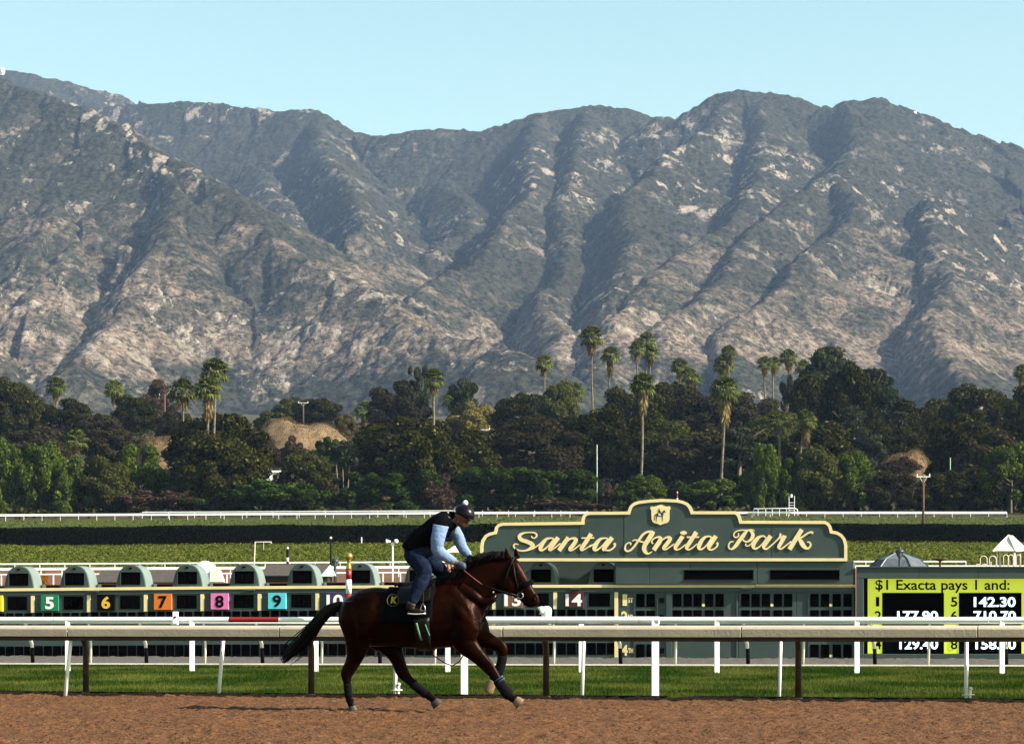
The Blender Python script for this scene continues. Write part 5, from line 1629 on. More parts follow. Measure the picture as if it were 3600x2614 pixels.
    fig('saddle_cloth_emblem', [(1095, 735), (1150, 735), (1195, 775), (1205, 815), (1150, 825), (1105, 800)], M['palewood'], 0.196)
name_sign()

# ------------------------------------------------------------ payout screen
def screen():
    T = thing('payout_screen', 'lit yellow green payout screen in a dark green frame', 'screen', (bp(3320, 2311).x, bp(3320, 2311).y, 0))
    part('frame', M['green'], T, (3012, 1993, 4300, 2032, 0.16, -1.6), (3012, 2032.5, 3036, 2318, 0.16, -1.6), (3036.5, 2298, 4300, 2318, 0.16, -1.6), bevel=0.01)
    part('frame_cap', M['hood'], T, (3010, 1990.5, 4302, 1994.5, 0.20, -1.65))
    part('back_panel', M['black'], T, (3037, 2032, 4300, 2297, -0.25, -0.5))
    for x in (3233, 3440): part('frame_joint', M['seam'], T, (x, 1996, x + 1, 2031, 0.163, 0.15))
    E1 = mat('lit_yellow_pixels', (0.40, 0.46, 0.035), 0.5, emit=0.36); E2 = mat('unlit_pixels', (0.004, 0.004, 0.005), 0.7, spec=0.0)
    E3 = mat('lit_white_pixels', (0.75, 0.88, 1.0), 0.5, emit=0.7)
    px = part('lit_panel', E1, T, (3050, 2032.5, 4290, 2296, -0.15, -0.24))
    for x0, x1 in ((3101, 3319), (3371, 3592), (3660, 3860), (3912, 4130)):
        part('dark_cell', E2, px, (x0, 2082, x1, 2297, -0.135, -0.16))
    tp = lambda s, r, m, b=0.012: text_part('screen_character', s, r, m, px, -0.13, b, 0.004)
    tp('$1 Exacta pays 1 and:', (3077, 2036, 3550, 2083), E2, 0.016)
    for s, r in (('1', (3079, 2097, 3091, 2130)), ('2', (3075, 2146, 3098, 2180)), ('4', (3075, 2246, 3098, 2281)), ('5', (3343, 2097, 3366, 2131)), ('6', (3343, 2146, 3366, 2181)), ('8', (3343, 2246, 3366, 2281))):
        tp(s, r, E2, 0.02)
    for s, r in (('142.30', (3424, 2097, 3571, 2132)), ('177.90', (3154, 2146, 3298, 2181)), ('710.70', (3423, 2146, 3572, 2181)), ('129.40', (3162, 2246, 3298, 2281)), ('158.20', (3430, 2246, 3572, 2281))):
        tp(s, r, E3, 0.022)
screen()

# ------------------------------------------------------------ small things by the turf rail
def at_rail_box():
    D = D_far(617) - 0.2
    P = W(617, 2170, D)
    t = thing('camera_box', 'small white box with a round lens on the turf rail', 'camera box', (P.x, D, pz(2193, D)))
    s = D / F
    mb = MB(); mb.box((P.x, D, pz(2170, D)), (18 * s, 0.16, 42 * s)); mb.build('housing', M['white'], t, bevel=0.01)
    mb = MB(); mb.tube([(P.x, D - 0.07, pz(2168, D)), (P.x, D - 0.10, pz(2168, D))], 4 * s, 10); mb.build('lens', M['black'], t, True)
    mb = MB(); mb.box((P.x - 2 * s, D, pz(2192, D)), (24 * s, 0.12, 5 * s)); mb.build('bracket', M['white'], t)
    D = fe(1920) + 0.2; P = W(1921, 2170, D); s = D / F
    t = thing('hooded_beacon', 'rounded white hood with dark opening mounted on the thick rail section', 'beacon', (P.x, D, pz(2195, D)))
    mb = MB(); mb.lathe((P.x, D, pz(2195, D)), [(17 * s, 0), (18 * s, 8 * s), (17 * s, 30 * s), (19 * s, 48 * s), (17 * s, 59 * s), (10 * s, 65 * s), (3 * s, 66 * s)], 14); mb.build('housing', M['palegreen'], t, True)
    mb = MB(); mb.tube([(P.x - 12 * s, D - 8 * s, pz(2142, D)), (P.x - 27 * s, D - 14 * s, pz(2145, D))], [12 * s, 14 * s], 12); mb.build('hood', M['palegreen'], t, True)
    mb = MB(); mb.tube([(P.x - 26 * s, D - 13.5 * s, pz(2145, D)), (P.x - 27.6 * s, D - 14.4 * s, pz(2145, D))], [11 * s, 11 * s], 12); mb.build('opening', M['black'], t, True)
at_rail_box()

# ------------------------------------------------------------ infield
def slope_rail(name, lab, D, ytop, thick_px, step_px, postdown, tb=0.0, x0=-300, x1=3900, posts=True, mt='white_far'):
    s = D / F
    def y(x): return ytop + dyl(x) * 0.75
    P = W(1800, ytop, D)
    t = thing(name, lab, 'rail', (P.x, D, gz(P.x, D)))
    xs = np.arange(x0, x1 + 1, step_px * 6)
    for a, b in zip(xs[:-1], xs[1:]):
        mb = MB()
        p = [(a, y(a) + thick_px), (b, y(b) + thick_px), (b, y(b)), (a, y(a))]
        mb.hexa([W(u, v, D) for u, v in p] + [W(u, v, D) + Vector((0, 0.12, 0)) for u, v in p])
        mb.build('rail_bar', M[mt], t)
    if posts:
        for x in np.arange(x0, x1 + 1, step_px):
            q = W(x, y(x) + thick_px * 0.5, D + 0.06)
            zb = max(gz(q.x, D) - 0.2, q.z - 1.4) if postdown is None else q.z - postdown * s
            mb = MB(); mb.box((q.x, q.y, (q.z + zb) / 2), (0.09, 0.07, q.z - zb)); mb.build('post', M[mt], t)
    return t
slope_rail('backstretch_rail', 'thin white rail at the foot of the ivy bank', 332, 1970, 5, 88, None)
slope_rail('infield_rail', 'thick white rail in front of the thin one, beyond the odds board', 272, 1986, 9, 74, None)
slope_rail('paddock_fence', 'low white fence just behind the odds board hoods', 195, 2007, 4.5, 61, None, x0=-300, x1=1700)
slope_rail('far_course_rail', 'long white rail below the trees along the hillside course', 529, 1797.5, 7.5, 64, None)
slope_rail('hilltop_fence', 'thin white fence line just behind the hillside course rail', 541, 1791.5, 2.5, 92, None, x0=500, x1=2100)

def gate_arch():
    D = 529; t = thing('course_gate', 'white rounded gate frame standing on the hillside course rail', 'gate', (W(2740, 1800, D).x, D - 0.5, gz(W(2740, 1800, D).x, D)))
    mb = MB(); mb.tube([W(2650, 1812, D - .5), W(2650, 1787, D - .5), W(2795, 1786, D - .5), W(2803, 1790, D - .5), W(2805, 1812, D - .5)], 0.11, 6); mb.build('top_bar', M['white_far'], t, True)
    for x in (2665, 2692, 2715, 2740, 2765):
        mb = MB(); mb.tube([W(x, 1812, D - .5), W(x, 1787, D - .5)], 0.06, 6); mb.build('bar', M['white_far'], t)
    mb = MB()
    t2 = thing('white_ladder', 'white judge ladder standing behind the hillside course rail', 'ladder', (W(2783, 1810, 534).x, 534, gz(W(2783, 1810, 534).x, 534)))
    for x in (2774, 2793):
        m2 = MB(); m2.tube([W(x, 1812, 534), W(x, 1742, 534)], 0.06, 6); m2.build('side_rail', M['white_far'], t2)
    for y in (1766, 1775, 1784, 1793):
        m2 = MB(); m2.tube([W(2774, y, 534), W(2793, y, 534)], 0.05, 6); m2.build('rung', M['white_far'], t2)
    m2 = MB(); q = W(2783, 1742, 534); m2.box(q, (0.4, 0.3, 0.7)); m2.build('box', M['white_far'], t2)
gate_arch()

def pole(name, lab, cat, x, ytop, ybot, D, r, mt, extra=None, group=None):
    b = W(x, ybot, D); b.z = min(b.z, gz(b.x, D) - 0.1) if D > 80 else b.z
    tp_ = W(x, ytop, D)
    t = thing(name, lab, cat, b, group)
    mb = MB(); mb.tube([b, lerp(b, tp_, 0.5), tp_], [r * 1.15, r, r * 0.85], 8); mb.build('shaft', M[mt], t, True)
    if extra: extra(t, tp_)
    return t
def cross(wpx, D, y2=None, col='palewood'):
    def f(t, tp_):
        w_ = wpx / F * D / 2
        mb = MB(); mb.box(tp_ + Vector((0, -0.1, -0.35)), (2 * w_, 0.14, 0.18)); c = mb.build('crossarm', M[col], t)
        for s_ in (-0.9, 0.9):
            mb = MB(); mb.lathe(tp_ + Vector((s_ * w_, -0.1, -0.27)), [(0.05, 0), (0.11, 0.1), (0.11, 0.25), (0.05, 0.42)], 8); mb.build('insulator', M['white_far'], c, True)
        for s_ in (-1, 1):
            mb = MB(); mb.tube([tp_ + Vector((s_ * w_ * 0.55, -0.1, -0.4)), tp_ + Vector((0, -0.1, -1.5))], 0.04, 5); mb.build('brace', M[col], t)
    return f
pole('utility_pole', 'reddish wooden utility pole with one crossarm rising from the hedge', 'utility pole', 3246, 1668, 1905, 431, 0.22, 'wood', cross(48, 431))
pole('utility_pole', 'reddish wooden utility pole on the hill beside a dark crowned palm', 'utility pole', 579, 1386, 1520, 800, 0.35, 'wood', cross(40, 800, col='wood'), None)
pole('utility_pole', 'utility pole top with crossarm among trees behind the dry mound', 'utility pole', 1066, 1412, 1500, 880, 0.3, 'wood', cross(36, 880))
pole('utility_pole', 'utility pole with pale crossarm in front of the wide black oak', 'utility pole', 1699, 1505, 1760, 640, 0.2, 'wood', cross(48, 640))
pole('flag_pole', 'tall thin green pole behind the name sign', 'flag pole', 2099, 1562, 1800, 560, 0.075, 'palegreen')
pole('radio_mast', 'thin pale green mast in front of black oaks', 'mast', 3341, 1608, 1800, 560, 0.06, 'palegreen')
pole('light_mast', 'short thin white mast among dark oaks near the crossarm pole', 'mast', 1758, 1527, 1640, 640, 0.08, 'palegreen')
def bands(cols, D):
    def f(t, tp_):
        for i, c in enumerate(cols):
            mb = MB(); mb.tube([tp_ + Vector((0, 0, -0.55 * i)), tp_ + Vector((0, 0, -0.55 * (i + 1)))], 0.17, 8); mb.build('band', M[c], t, True)
        mb = MB(); mb.ball(tp_ + Vector((0, 0, 0.15)), 0.17, 8); mb.build('ball', M['palewood'], t, True)
    return f
pole('furlong_pole', 'small red and white course pole behind the top of the sign', 'pole', 2381, 1732, 1800, 540, 0.12, 'white_far', bands(['red', 'red', 'white_far', 'white_far', 'red'], 540))
pole('furlong_pole', 'black and white banded course pole before the ivy bank', 'pole', 1011, 1930, 2000, 325, 0.10, 'white_far', bands(['black', 'black', 'white_far', 'black', 'black', 'white_far'], 325))
def arms(t, tp_): pass
# white pipe frame
D = 334; t = thing('pipe_frame', 'white pipe frame shaped like a hook before the ivy bank', 'frame', (W(895, 1980, D).x, D, gz(W(895, 1980, D).x, D)))
mb = MB(); mb.tube([W(894, 1985, D), W(897, 1904, D), W(954, 1904, D), W(954, 1909, D)], 0.07, 6); mb.build('pipe', M['palewood'], t)
mb = MB(); mb.tube([W(927, 1904, D), W(927, 1930, D)], 0.03, 6); mb.build('hanger', M['palewood'], t)
pole('dark_pole', 'thin black pole with a pale tip beside the green lantern', 'pole', 1163, 1890, 2050, 180, 0.07, 'black', lambda t, p: MB().ball(p, 0.1, 8).build('tip', M['palewood'], t, True))
pole('white_marker', 'tiny white marker stick at the foot of the hedge', 'marker', 1271, 1887, 1907, 420, 0.10, 'white_far')

def speaker_pole():
    D = 150
    def ex(t, tp_):
        for s_ in (-1, 1):
            mb = MB()
            c = tp_ + Vector((s_ * 0.12, -0.02, 0.05))
            if s_ < 0:
                mb.tube([c, c + Vector((-0.1, -0.02, 0)), c + Vector((-0.24, -0.04, 0)), c + Vector((-0.27, -0.05, 0))], [0.05, 0.06, 0.13, 0.14], 12)
            else:
                mb.tube([c + Vector((0.0, 0.1, 0)), c + Vector((0.06, 0.0, 0)), c + Vector((0.10, -0.18, 0)), c + Vector((0.105, -0.21, 0))], [0.05, 0.06, 0.13, 0.14], 12)
            mb.build('horn', M['white_far'], t, True)
        mb = MB(); mb.box(tp_ + Vector((0, 0, -0.12)), (0.2, 0.1, 0.16)); mb.build('bracket', M['white_far'], t)
    pole('loudspeaker_pole', 'white pole carrying two horn loudspeakers behind the odds board', 'loudspeaker', 1380, 1905, 2060, D, 0.045, 'white_far', ex)
speaker_pole()

def lantern(x, ytop, yneck, ybot, D, lab):
    s = D / F
    def ex(t, tp_):
        z = pz(yneck, D) - 0; h = (yneck - ytop) * s
        mb = MB(); mb.lathe((tp_.x, D, z), [(h * 0.10, 0), (h * 0.16, h * 0.06), (h * 0.12, h * 0.10), (h * 0.20, h * 0.14), (h * 0.36, h * 0.52)], 8); mb.build('glass', M['slate'], t)
        mb = MB(); mb.lathe((tp_.x, D, z), [(h * 0.40, h * 0.52), (h * 0.42, h * 0.56), (h * 0.30, h * 0.72), (h * 0.14, h * 0.84), (h * 0.08, h * 0.90), (h * 0.10, h * 0.95), (h * 0.03, h)], 8); mb.build('cap', M['lampgreen'], t, True)
        for k in range(4):
            a = math.pi / 4 + k * math.pi / 2
            mb = MB(); mb.tube([(tp_.x + math.cos(a) * h * 0.2, D + math.sin(a) * h * 0.2, z + h * 0.14), (tp_.x + math.cos(a) * h * 0.38, D + math.sin(a) * h * 0.38, z + h * 0.53)], h * 0.025, 5); mb.build('rib', M['lampgreen'], t)
    pole('street_lantern', lab, 'lamp', x, yneck, ybot, D, 5.5 * s, 'lampgreen', ex)
lantern(1178, 1955, 1993, 2060, 110, 'dark green lantern post beside the pale green pyramid tent')
lantern(3163, 1920, 1962, 2060, 86, 'dark green lantern post in front of the slate roof')

def hip_roof(name, lab, cat, x0, x1, r0, r1, yr, ye, D, depth, mt, wallm, base=2100, extra=None):
    s = D / F
    A = W((x0 + x1) / 2, base, D)
    t = thing(name, lab, cat, (A.x, D + depth / 2, gz(A.x, D)))
    e = [W(x0, ye, D), W(x1, ye, D), W(x1, ye, D) + Vector((0, depth, 0)), W(x0, ye, D) + Vector((0, depth, 0))]
    r = [W(r0, yr, D) + Vector((0, depth / 2, 0)), W(r1, yr, D) + Vector((0, depth / 2, 0))]
    mb = MB(); mb.add(e + r, [(0, 1, 5, 4), (1, 2, 5), (2, 3, 4, 5), (3, 0, 4), (3, 2, 1, 0)])
    ro = mb.build('roof', M[mt], t)
    mb = MB(); mb.hexa([p + Vector((0, -0.02, -2.5 * s)) for p in e[:2]] + [p + Vector((0, -0.02, 0.5 * s)) for p in e[:2]][::-1] + [p + Vector((0, 0.06, -2.5 * s)) for p in e[:2]] + [p + Vector((0, 0.06, 0.5 * s)) for p in e[:2]][::-1])
    mb.build('fascia', M['hood'], ro)
    zb = gz(A.x, D) - 0.3
    mb = MB(); c0 = e[0] + Vector((0.25, 0.3, 0)); c1 = e[2] - Vector((0.25, 0.3, 0))
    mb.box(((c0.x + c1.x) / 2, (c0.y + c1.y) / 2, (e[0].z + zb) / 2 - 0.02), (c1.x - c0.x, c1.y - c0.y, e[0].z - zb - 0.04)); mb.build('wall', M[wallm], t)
    return t, e, r
hip_roof('kiosk', 'kiosk with dark hipped shingle roof between two hoods of the odds board', 'kiosk', 915, 1165, 932, 1142, 1980, 2021, 150, 3.0, 'shingle', 'seam')
hip_roof('long_shed', 'long low shed with dark shingle roof behind the odds board', 'shed', 325, 640, 345, 620, 2001, 2044, 140, 3.0, 'shingle', 'seam')
t_, e_, r_ = hip_roof('tiled_hut', 'small hut with terracotta barrel tile roof behind the rider', 'hut', 1525, 1735, 1533, 1690, 1986, 2028, 118, 2.2, 'terra', 'seam')
for k in range(13):
    for j in range(3):
        a = lerp(e_[0], e_[1], (k + 0.5) / 13); b = lerp(r_[0], r_[1], (k + 0.5) / 13)
        p0 = lerp(a, b, j / 3); p1 = lerp(a, b, (j + 1.08) / 3)
        mb = MB(); mb.tube([p0 + Vector((0, -0.02, 0.02)), p1 + Vector((0, 0, 0.0))], [0.085, 0.07], 8); mb.build('roof_tile', M['terra'], [c for c in t_.children if c.name.startswith('roof')][0], True)

def slate_pavilion():
    D = 96; s = D / F
    c = W(3175, 1992, D) + Vector((0, 1.1, 0))
    t = thing('pavilion', 'pavilion with slate grey faceted roof behind the payout screen', 'pavilion', (c.x, c.y, gz(c.x, D)))
    mb = MB(); n = 6
    R0, R1 = 110 * s, 48 * s
    z0, z1, z2 = pz(1995, D), pz(1962, D), pz(1940, D)
    rings = [[(c.x + math.cos(math.pi / 6 + k * math.pi / 3 + 0.25) * r, c.y + math.sin(math.pi / 6 + k * math.pi / 3 + 0.25) * r, z) for k in range(6)] for r, z in ((R0, z0), (R1 * 1.55, z1), (R1 * 0.35, z2))]
    vs = [p for r in rings for p in r] + [(c.x, c.y, z2 + 0.05)]
    fs = []
    for i in range(2):
        for k in range(6):
            fs.append((i * 6 + k, i * 6 + (k + 1) % 6, (i + 1) * 6 + (k + 1) % 6, (i + 1) * 6 + k))
    for k in range(6): fs.append((12 + k, 12 + (k + 1) % 6, 18))
    mb.add(vs, fs); ro = mb.build('roof', M['slate'], t)
    # shingle courses
    mb = MB()
    for j in range(7):
        u = j / 7
        for k in range(6):
            a0, a1 = Vector(rings[0][k]), Vector(rings[0][(k + 1) % 6]); b0, b1 = Vector(rings[1][k]), Vector(rings[1][(k + 1) % 6])
            p0 = lerp(a0, b0, u); p1 = lerp(a1, b1, u)
            m_ = 13
            for q in range(m_):
                if (q + j) % 2: continue
                x0 = lerp(p0, p1, q / m_); x1 = lerp(p0, p1, (q + 0.9) / m_)
                up0 = lerp(lerp(a0, b0, u + 0.13), lerp(a1, b1, u + 0.13), q / m_); up1 = lerp(lerp(a0, b0, u + 0.13), lerp(a1, b1, u + 0.13), (q + 0.9) / m_)
                o_ = ((x0 + x1) / 2 - Vector((c.x, c.y, x0.z))).normalized() * 0.014 + Vector((0, 0, 0.014))
                mb.add([x0 + o_, x1 + o_, up1 + o_ * 0.2, up0 + o_ * 0.2], [(0, 1, 2, 3)])
    mb.build('shingles', M['slate'], ro)['kind'] = 'stuff'
    for k in range(6):
        mb = MB(); mb.tube([rings[0][k], rings[1][k], rings[2][k]], 0.035, 6); mb.build('ridge_cap', M['lampgreen'], ro)
        a = Vector(rings[0][k]); q = c + (a - Vector((c.x, c.y, a.z))) * 0.85
        mb = MB(); mb.tube([(q.x, q.y, gz(c.x, D) - 0.2), (q.x, q.y, z0 + 0.03)], 0.06, 8); mb.build('column', M['lampgreen'], t)
slate_pavilion()

def play_pavilion():
    D = 150; s = D / F
    c = W(3556, 1992, D)
    t = thing('play_shelter', 'pale timber play shelter with peaked roof behind the payout screen', 'shelter', (c.x, D + 0.8, gz(c.x, D)))
    ap = W(3546, 1881, D + 0.9); e = [W(3491, 1935, D + 0.1), W(3571, 1935, D - 0.5), W(3612, 1930, D + 1.0), W(3530, 1931, D + 1.9)]
    ap2 = ap + Vector((0.25, 0, 0))
    for k in range(4):
        mb = MB(); a, b = e[k], e[(k + 1) % 4]
        mb.prism([a, b, ap2 if k in (0, 1) else ap, ap], Vector((0, 0, -0.06))); mb.build('roof_panel', M['palewood'], t)
        mb = MB(); mb.tube([a + Vector((0, 0, -0.04)), lerp(a, ap, 0.5), ap], 0.06, 6); mb.build('roof_beam', M['palewood'], t)
    for x, dd in ((3509, 0.3), (3563, -0.2), (3598, 1.0), (3533, 1.5)):
        mb = MB(); q = W(x, 1935, D); mb.tube([(q.x, D + dd, gz(q.x, D) - 0.3), (q.x, D + dd, q.z + 0.1)], 0.075 if x == 3563 else 0.05, 8); mb.build('post', M['palewood'], t)
    hoops = [(3446, 3470, 1953), (3478, 3502, 1953), (3528, 3544, 1949), (3546, 3562, 1949), (3573, 3588, 1949), (3428, 3448, 1982), (3450, 3470, 1982)]
    t2 = thing('hoop_fence', 'row of white metal hoops beside the pale play shelter', 'fence', (W(3500, 1990, D).x, D - 1.2, gz(W(3500, 1990, D).x, D)))
    for x0, x1, yt in hoops:
        r = (x1 - x0) / 2; cx = (x0 + x1) / 2
        pts = [W(x0, 2030, D - 1.2)] + [W(cx - math.cos(a) * r, yt + r - math.sin(a) * r, D - 1.2) for a in np.linspace(0, math.pi, 9)] + [W(x1, 2030, D - 1.2)]
        mb = MB(); mb.tube(pts, 0.022, 6); mb.build('hoop', M['palewood'], t2, True)
play_pavilion()
D = 120; c = W(3305, 1990, D)
t = thing('mushroom_table', 'rusty mushroom shaped stand behind the payout screen', 'table', (c.x, D, gz(c.x, D)))
s = D / F
mb = MB(); mb.lathe((c.x, D, pz(1972, D)), [(6 * s, 0), (22 * s, 5 * s), (29 * s, 8 * s), (28 * s, 9.5 * s), (2 * s, 10.5 * s)], 14); mb.build('top', M['rust'], t, True)
mb = MB(); mb.tube([(c.x, D, gz(c.x, D) - 0.2), (c.x, D, pz(1971, D))], 4 * s, 8); mb.build('stem', M['rust'], t)

def white_tent(name, lab, x0, x1, xa, ya, ye, D, mt, posts=True, ybot=2060):
    s = D / F; dp = (x1 - x0) * s
    A = W((x0 + x1) / 2, ye, D)
    t = thing(name, lab, 'canopy', (A.x, D + dp / 2, gz(A.x, D)))
    e = [W(x0, ye, D), W(x1, ye, D), W(x1, ye, D) + Vector((0, dp, 0)), W(x0, ye, D) + Vector((0, dp, 0))]
    ap = W(xa, ya, D) + Vector((0, dp / 2, 0))
    mb = MB(); mb.add(e + [ap], [(0, 1, 4), (1, 2, 4), (2, 3, 4), (3, 0, 4)]); o = mb.build('roof', M[mt], t)
    so = o.modifiers.new('thickness', 'SOLIDIFY'); so.thickness = 0.02
    for k in range(4):
        a, b = e[k], e[(k + 1) % 4]
        mb = MB(); mb.add([a, b, b - Vector((0, 0, 4 * s)), a - Vector((0, 0, 4 * s))], [(0, 1, 2, 3)]); mb.build('valance', M[mt], t)
        mb = MB(); mb.tube([(a.x, a.y, gz(A.x, D) - 0.2), (a.x, a.y, a.z)], 0.03, 6); mb.build('leg', M['lampgreen'], t)
white_tent('canopy_tent', 'white peaked canopy on dark legs beyond the rider', 1566, 1658, 1600, 1914, 1937, 210, 'palewood')
white_tent('pyramid_tent', 'pale green pyramid tent beside the dark green lantern', 1129, 1178, 1160, 1983, 2021, 105, 'palegreen')

D = 120; s = D / F; c = W(730, 2040, D)
t = thing('bounce_dome', 'white domed inflatable with a pale green block behind the odds board', 'inflatable', (c.x, D + 0.4, gz(c.x, D)))
zb = gz(c.x, D) - 0.1
q = W(716, 2012, D)
mb = MB(); mb.lathe((q.x, D + 0.5, zb), [(44 * s, 0), (44 * s, pz(2022, D) - zb), (41 * s, pz(2002, D) - zb), (34 * s, pz(1986, D) - zb), (22 * s, pz(1975, D) - zb), (8 * s, pz(1970, D) - zb), (0.5 * s, pz(1969, D) - zb)], 18); mb.build('dome', M['white_far'], t, True)
mb = MB(); fr = [W(738, 2004, D - 0.15), W(772, 2003, D - 0.15), W(787, 2045, D - 0.15), W(735, 2045, D - 0.15)]
mb.prism(fr + [], Vector((0, 0.6, 0))); mb.build('block', M['palegreen'], t, bevel=0.02)

# far small things
D = 655; t = thing('white_roof_house', 'long low house with white roof behind dark shrubs', 'house', (W(940, 1660, D).x, D, gz(W(940, 1660, D).x, D)))
a = W(895, 1668, D); b = W(985, 1654, D)
mb = MB(); mb.box(((a.x + b.x) / 2, D + 2, b.z - 0.2), (b.x - a.x + 0.4, 5, 0.5)); mb.build('roof', M['white_far'], t)
mb = MB(); mb.box(((a.x + b.x) / 2, D + 2, b.z - 2.2), (b.x - a.x, 4.4, 3.6)); mb.build('wall', M['palewood'], t)
for k in range(3):
    mb = MB(); mb.box((lerp(a.x, b.x, 0.2 + 0.3 * k), D - 0.22, b.z - 1.6), (1.0, 0.1, 1.1)); mb.build('window', M['glass'], t)
q = W(8, 248, 8250)
t = thing('observatory', 'white dome on the highest left mountain ridge', 'observatory', (q.x, 8250, q.z - 14))
mb = MB(); mb.lathe((q.x, 8250, q.z - 14), [(9, 0), (9, 12), (8, 18), (5, 22), (1, 24)], 12); mb.build('dome', M['white_far'], t, True)
mb = MB(); mb.lathe((q.x, 8250, q.z - 60), [(10, 0), (9.5, 46)], 12); mb.build('drum', M['white_far'], t)
q = W(3217, 396, 6120)
t = thing('ridge_hut', 'tiny white hut on the right mountain ridge', 'hut', (q.x, 6120, q.z - 6))
mb = MB(); mb.box((q.x, 6120, q.z - 2), (7, 7, 10)); mb.build('wall', M['white_far'], t)
mb = MB(); mb.box((q.x, 6120, q.z - 22), (8, 8, 30)); mb.build('plinth', M['palewood'], t)
# ------------------------------------------------------------ horse and rider
HD = 30.0
KS = 0.5162 * HD / F          # metres per unit of the tracing
HX = (900 + 0.5162 * 1200 - 1800) / F * HD
def hp(cx, cy, dy=0.0):
    return Vector((HX + (cx - 1200) * KS, HD + dy, (1548 - cy) * KS))

def ring(c, u, ru, rv, n=20, p=2.0, v=Vector((0, 1, 0))):
    out = []
    for k in range(n):
        a = 2 * math.pi * k / n
        ca, sa = math.cos(a), math.sin(a)
        out.append(c + u * (ru * math.copysign(abs(ca) ** (2 / p), ca)) + v * (rv * math.copysign(abs(sa) ** (2 / p), sa)))
    return out
def loft(mb, rings):
    n = len(rings[0]); vs = [q for r in rings for q in r]; fs = []
    for i in range(len(rings) - 1):
        for k in range(n):
            k2 = (k + 1) % n
            fs.append((i * n + k, i * n + k2, (i + 1) * n + k2, (i + 1) * n + k))
    fs.append(tuple(range(n))); fs.append(tuple((len(rings) - 1) * n + k for k in range(n)))
    mb.add(vs, fs)
def spline(rows, sub=4):
    return [list(r) for r in catmull(rows, sub)]
def limb(mb, rows, sub=4, n=16):
    """rows: cx, cy, half thickness in tracing units, lateral half width (m), lateral offset (m)"""
    R_ = spline(rows, sub)
    pts = [hp(r[0], r[1], r[4]) for r in R_]
    rings = []
    for i, r in enumerate(R_):
        t = (pts[min(i + 1, len(pts) - 1)] - pts[max(i - 1, 0)])
        t.y = 0
        if t.length < 1e-6: t = Vector((0, 0, 1))
        t.normalize()
        u = Vector((-t.z, 0, t.x))
        rings.append(ring(pts[i], u, r[2] * KS, r[3], n))
    loft(mb, rings)
def cross2(mb, rows, sub=4, n=22, p=2.1):
    """rows: top x,y, bottom x,y, half width"""
    R_ = spline(rows, sub); rings = []
    for r in R_:
        a = hp(r[0], r[1]); b = hp(r[2], r[3]); c = (a + b) / 2; u = (a - b); ru = u.length / 2; u.normalize()
        rings.append(ring(c, u, ru, r[4], n, p))
    loft(mb, rings)

def organic(mb, name, mt, parent, voxel=0.012, smooth=5, factor=0.5):
    org = world_loc(parent)
    me = bpy.data.meshes.new(name)
    me.from_pydata([tuple(p - org) for p in mb.v], [], mb.f)
    bm = bmesh.new(); bm.from_mesh(me); bmesh.ops.recalc_face_normals(bm, faces=bm.faces); bm.to_mesh(me); bm.free()
    ob = bpy.data.objects.new(name, me); COL.objects.link(ob)
    r = ob.modifiers.new('r', 'REMESH'); r.mode = 'VOXEL'; r.voxel_size = voxel; r.use_smooth_shade = True
    s = ob.modifiers.new('s', 'SMOOTH'); s.factor = factor; s.iterations = smooth
    dg = bpy.context.evaluated_depsgraph_get(); dg.update()
    m2 = bpy.data.meshes.new_from_object(ob.evaluated_get(dg))
    bpy.data.objects.remove(ob); bpy.data.meshes.remove(me)
    m2.materials.clear()
    m2.polygons.foreach_set('use_smooth', [True] * len(m2.polygons))
    return link_mesh(name, m2, mt, parent)

def coat_mat():
    m = bpy.data.materials.new('bay_coat'); m.use_nodes = True
    n = m.node_tree; L = n.links; b = n.nodes['Principled BSDF']
    tc = n.nodes.new('ShaderNodeTexCoord'); s = n.nodes.new('ShaderNodeSeparateXYZ'); L.new(tc.outputs['Object'], s.inputs[0])
    nz = n.nodes.new('ShaderNodeTexNoise'); nz.inputs['Scale'].default_value = 4; nz.inputs['Detail'].default_value = 5; L.new(tc.outputs['Object'], nz.inputs['Vector'])
    r = n.nodes.new('ShaderNodeValToRGB'); L.new(nz.outputs[0], r.inputs[0])
    r.color_ramp.elements[0].position = 0.35; r.color_ramp.elements[0].color = (0.0018, 0.0005, 0.0003, 1)
    r.color_ramp.elements[1].position = 0.7; r.color_ramp.elements[1].color = (0.0080, 0.0015, 0.0006, 1)
    ad = n.nodes.new('ShaderNodeMath'); ad.operation = 'MULTIPLY_ADD'; ad.inputs[1].default_value = 0.12; L.new(nz.outputs[0], ad.inputs[0]); L.new(s.outputs['Z'], ad.inputs[2])
    mr = n.nodes.new('ShaderNodeMapRange'); mr.inputs[1].default_value = 0.62; mr.inputs[2].default_value = 0.42; L.new(ad.outputs[0], mr.inputs[0])
    mx = n.nodes.new('ShaderNodeMix'); mx.data_type = 'RGBA'; L.new(mr.outputs[0], mx.inputs[0]); L.new(r.outputs[0], mx.inputs[6]); mx.inputs[7].default_value = (0.004, 0.003, 0.0027, 1)
    L.new(mx.outputs[2], b.inputs['Base Color'])
    b.inputs['Roughness'].default_value = 0.36; b.inputs['Specular IOR Level'].default_value = 0.065; b.inputs['Specular Tint'].default_value = (0.95, 0.50, 0.34, 1)
    wv = n.nodes.new('ShaderNodeTexNoise'); wv.inputs['Scale'].default_value = 14; wv.inputs['Detail'].default_value = 6; L.new(tc.outputs['Object'], wv.inputs['Vector'])
    bp_ = n.nodes.new('ShaderNodeBump'); bp_.inputs['Strength'].default_value = 0.35; bp_.inputs['Distance'].default_value = 0.02
    L.new(wv.outputs[0], bp_.inputs['Height']); L.new(bp_.outputs[0], b.inputs['Normal'])
    return m
M['coat'] = coat_mat()
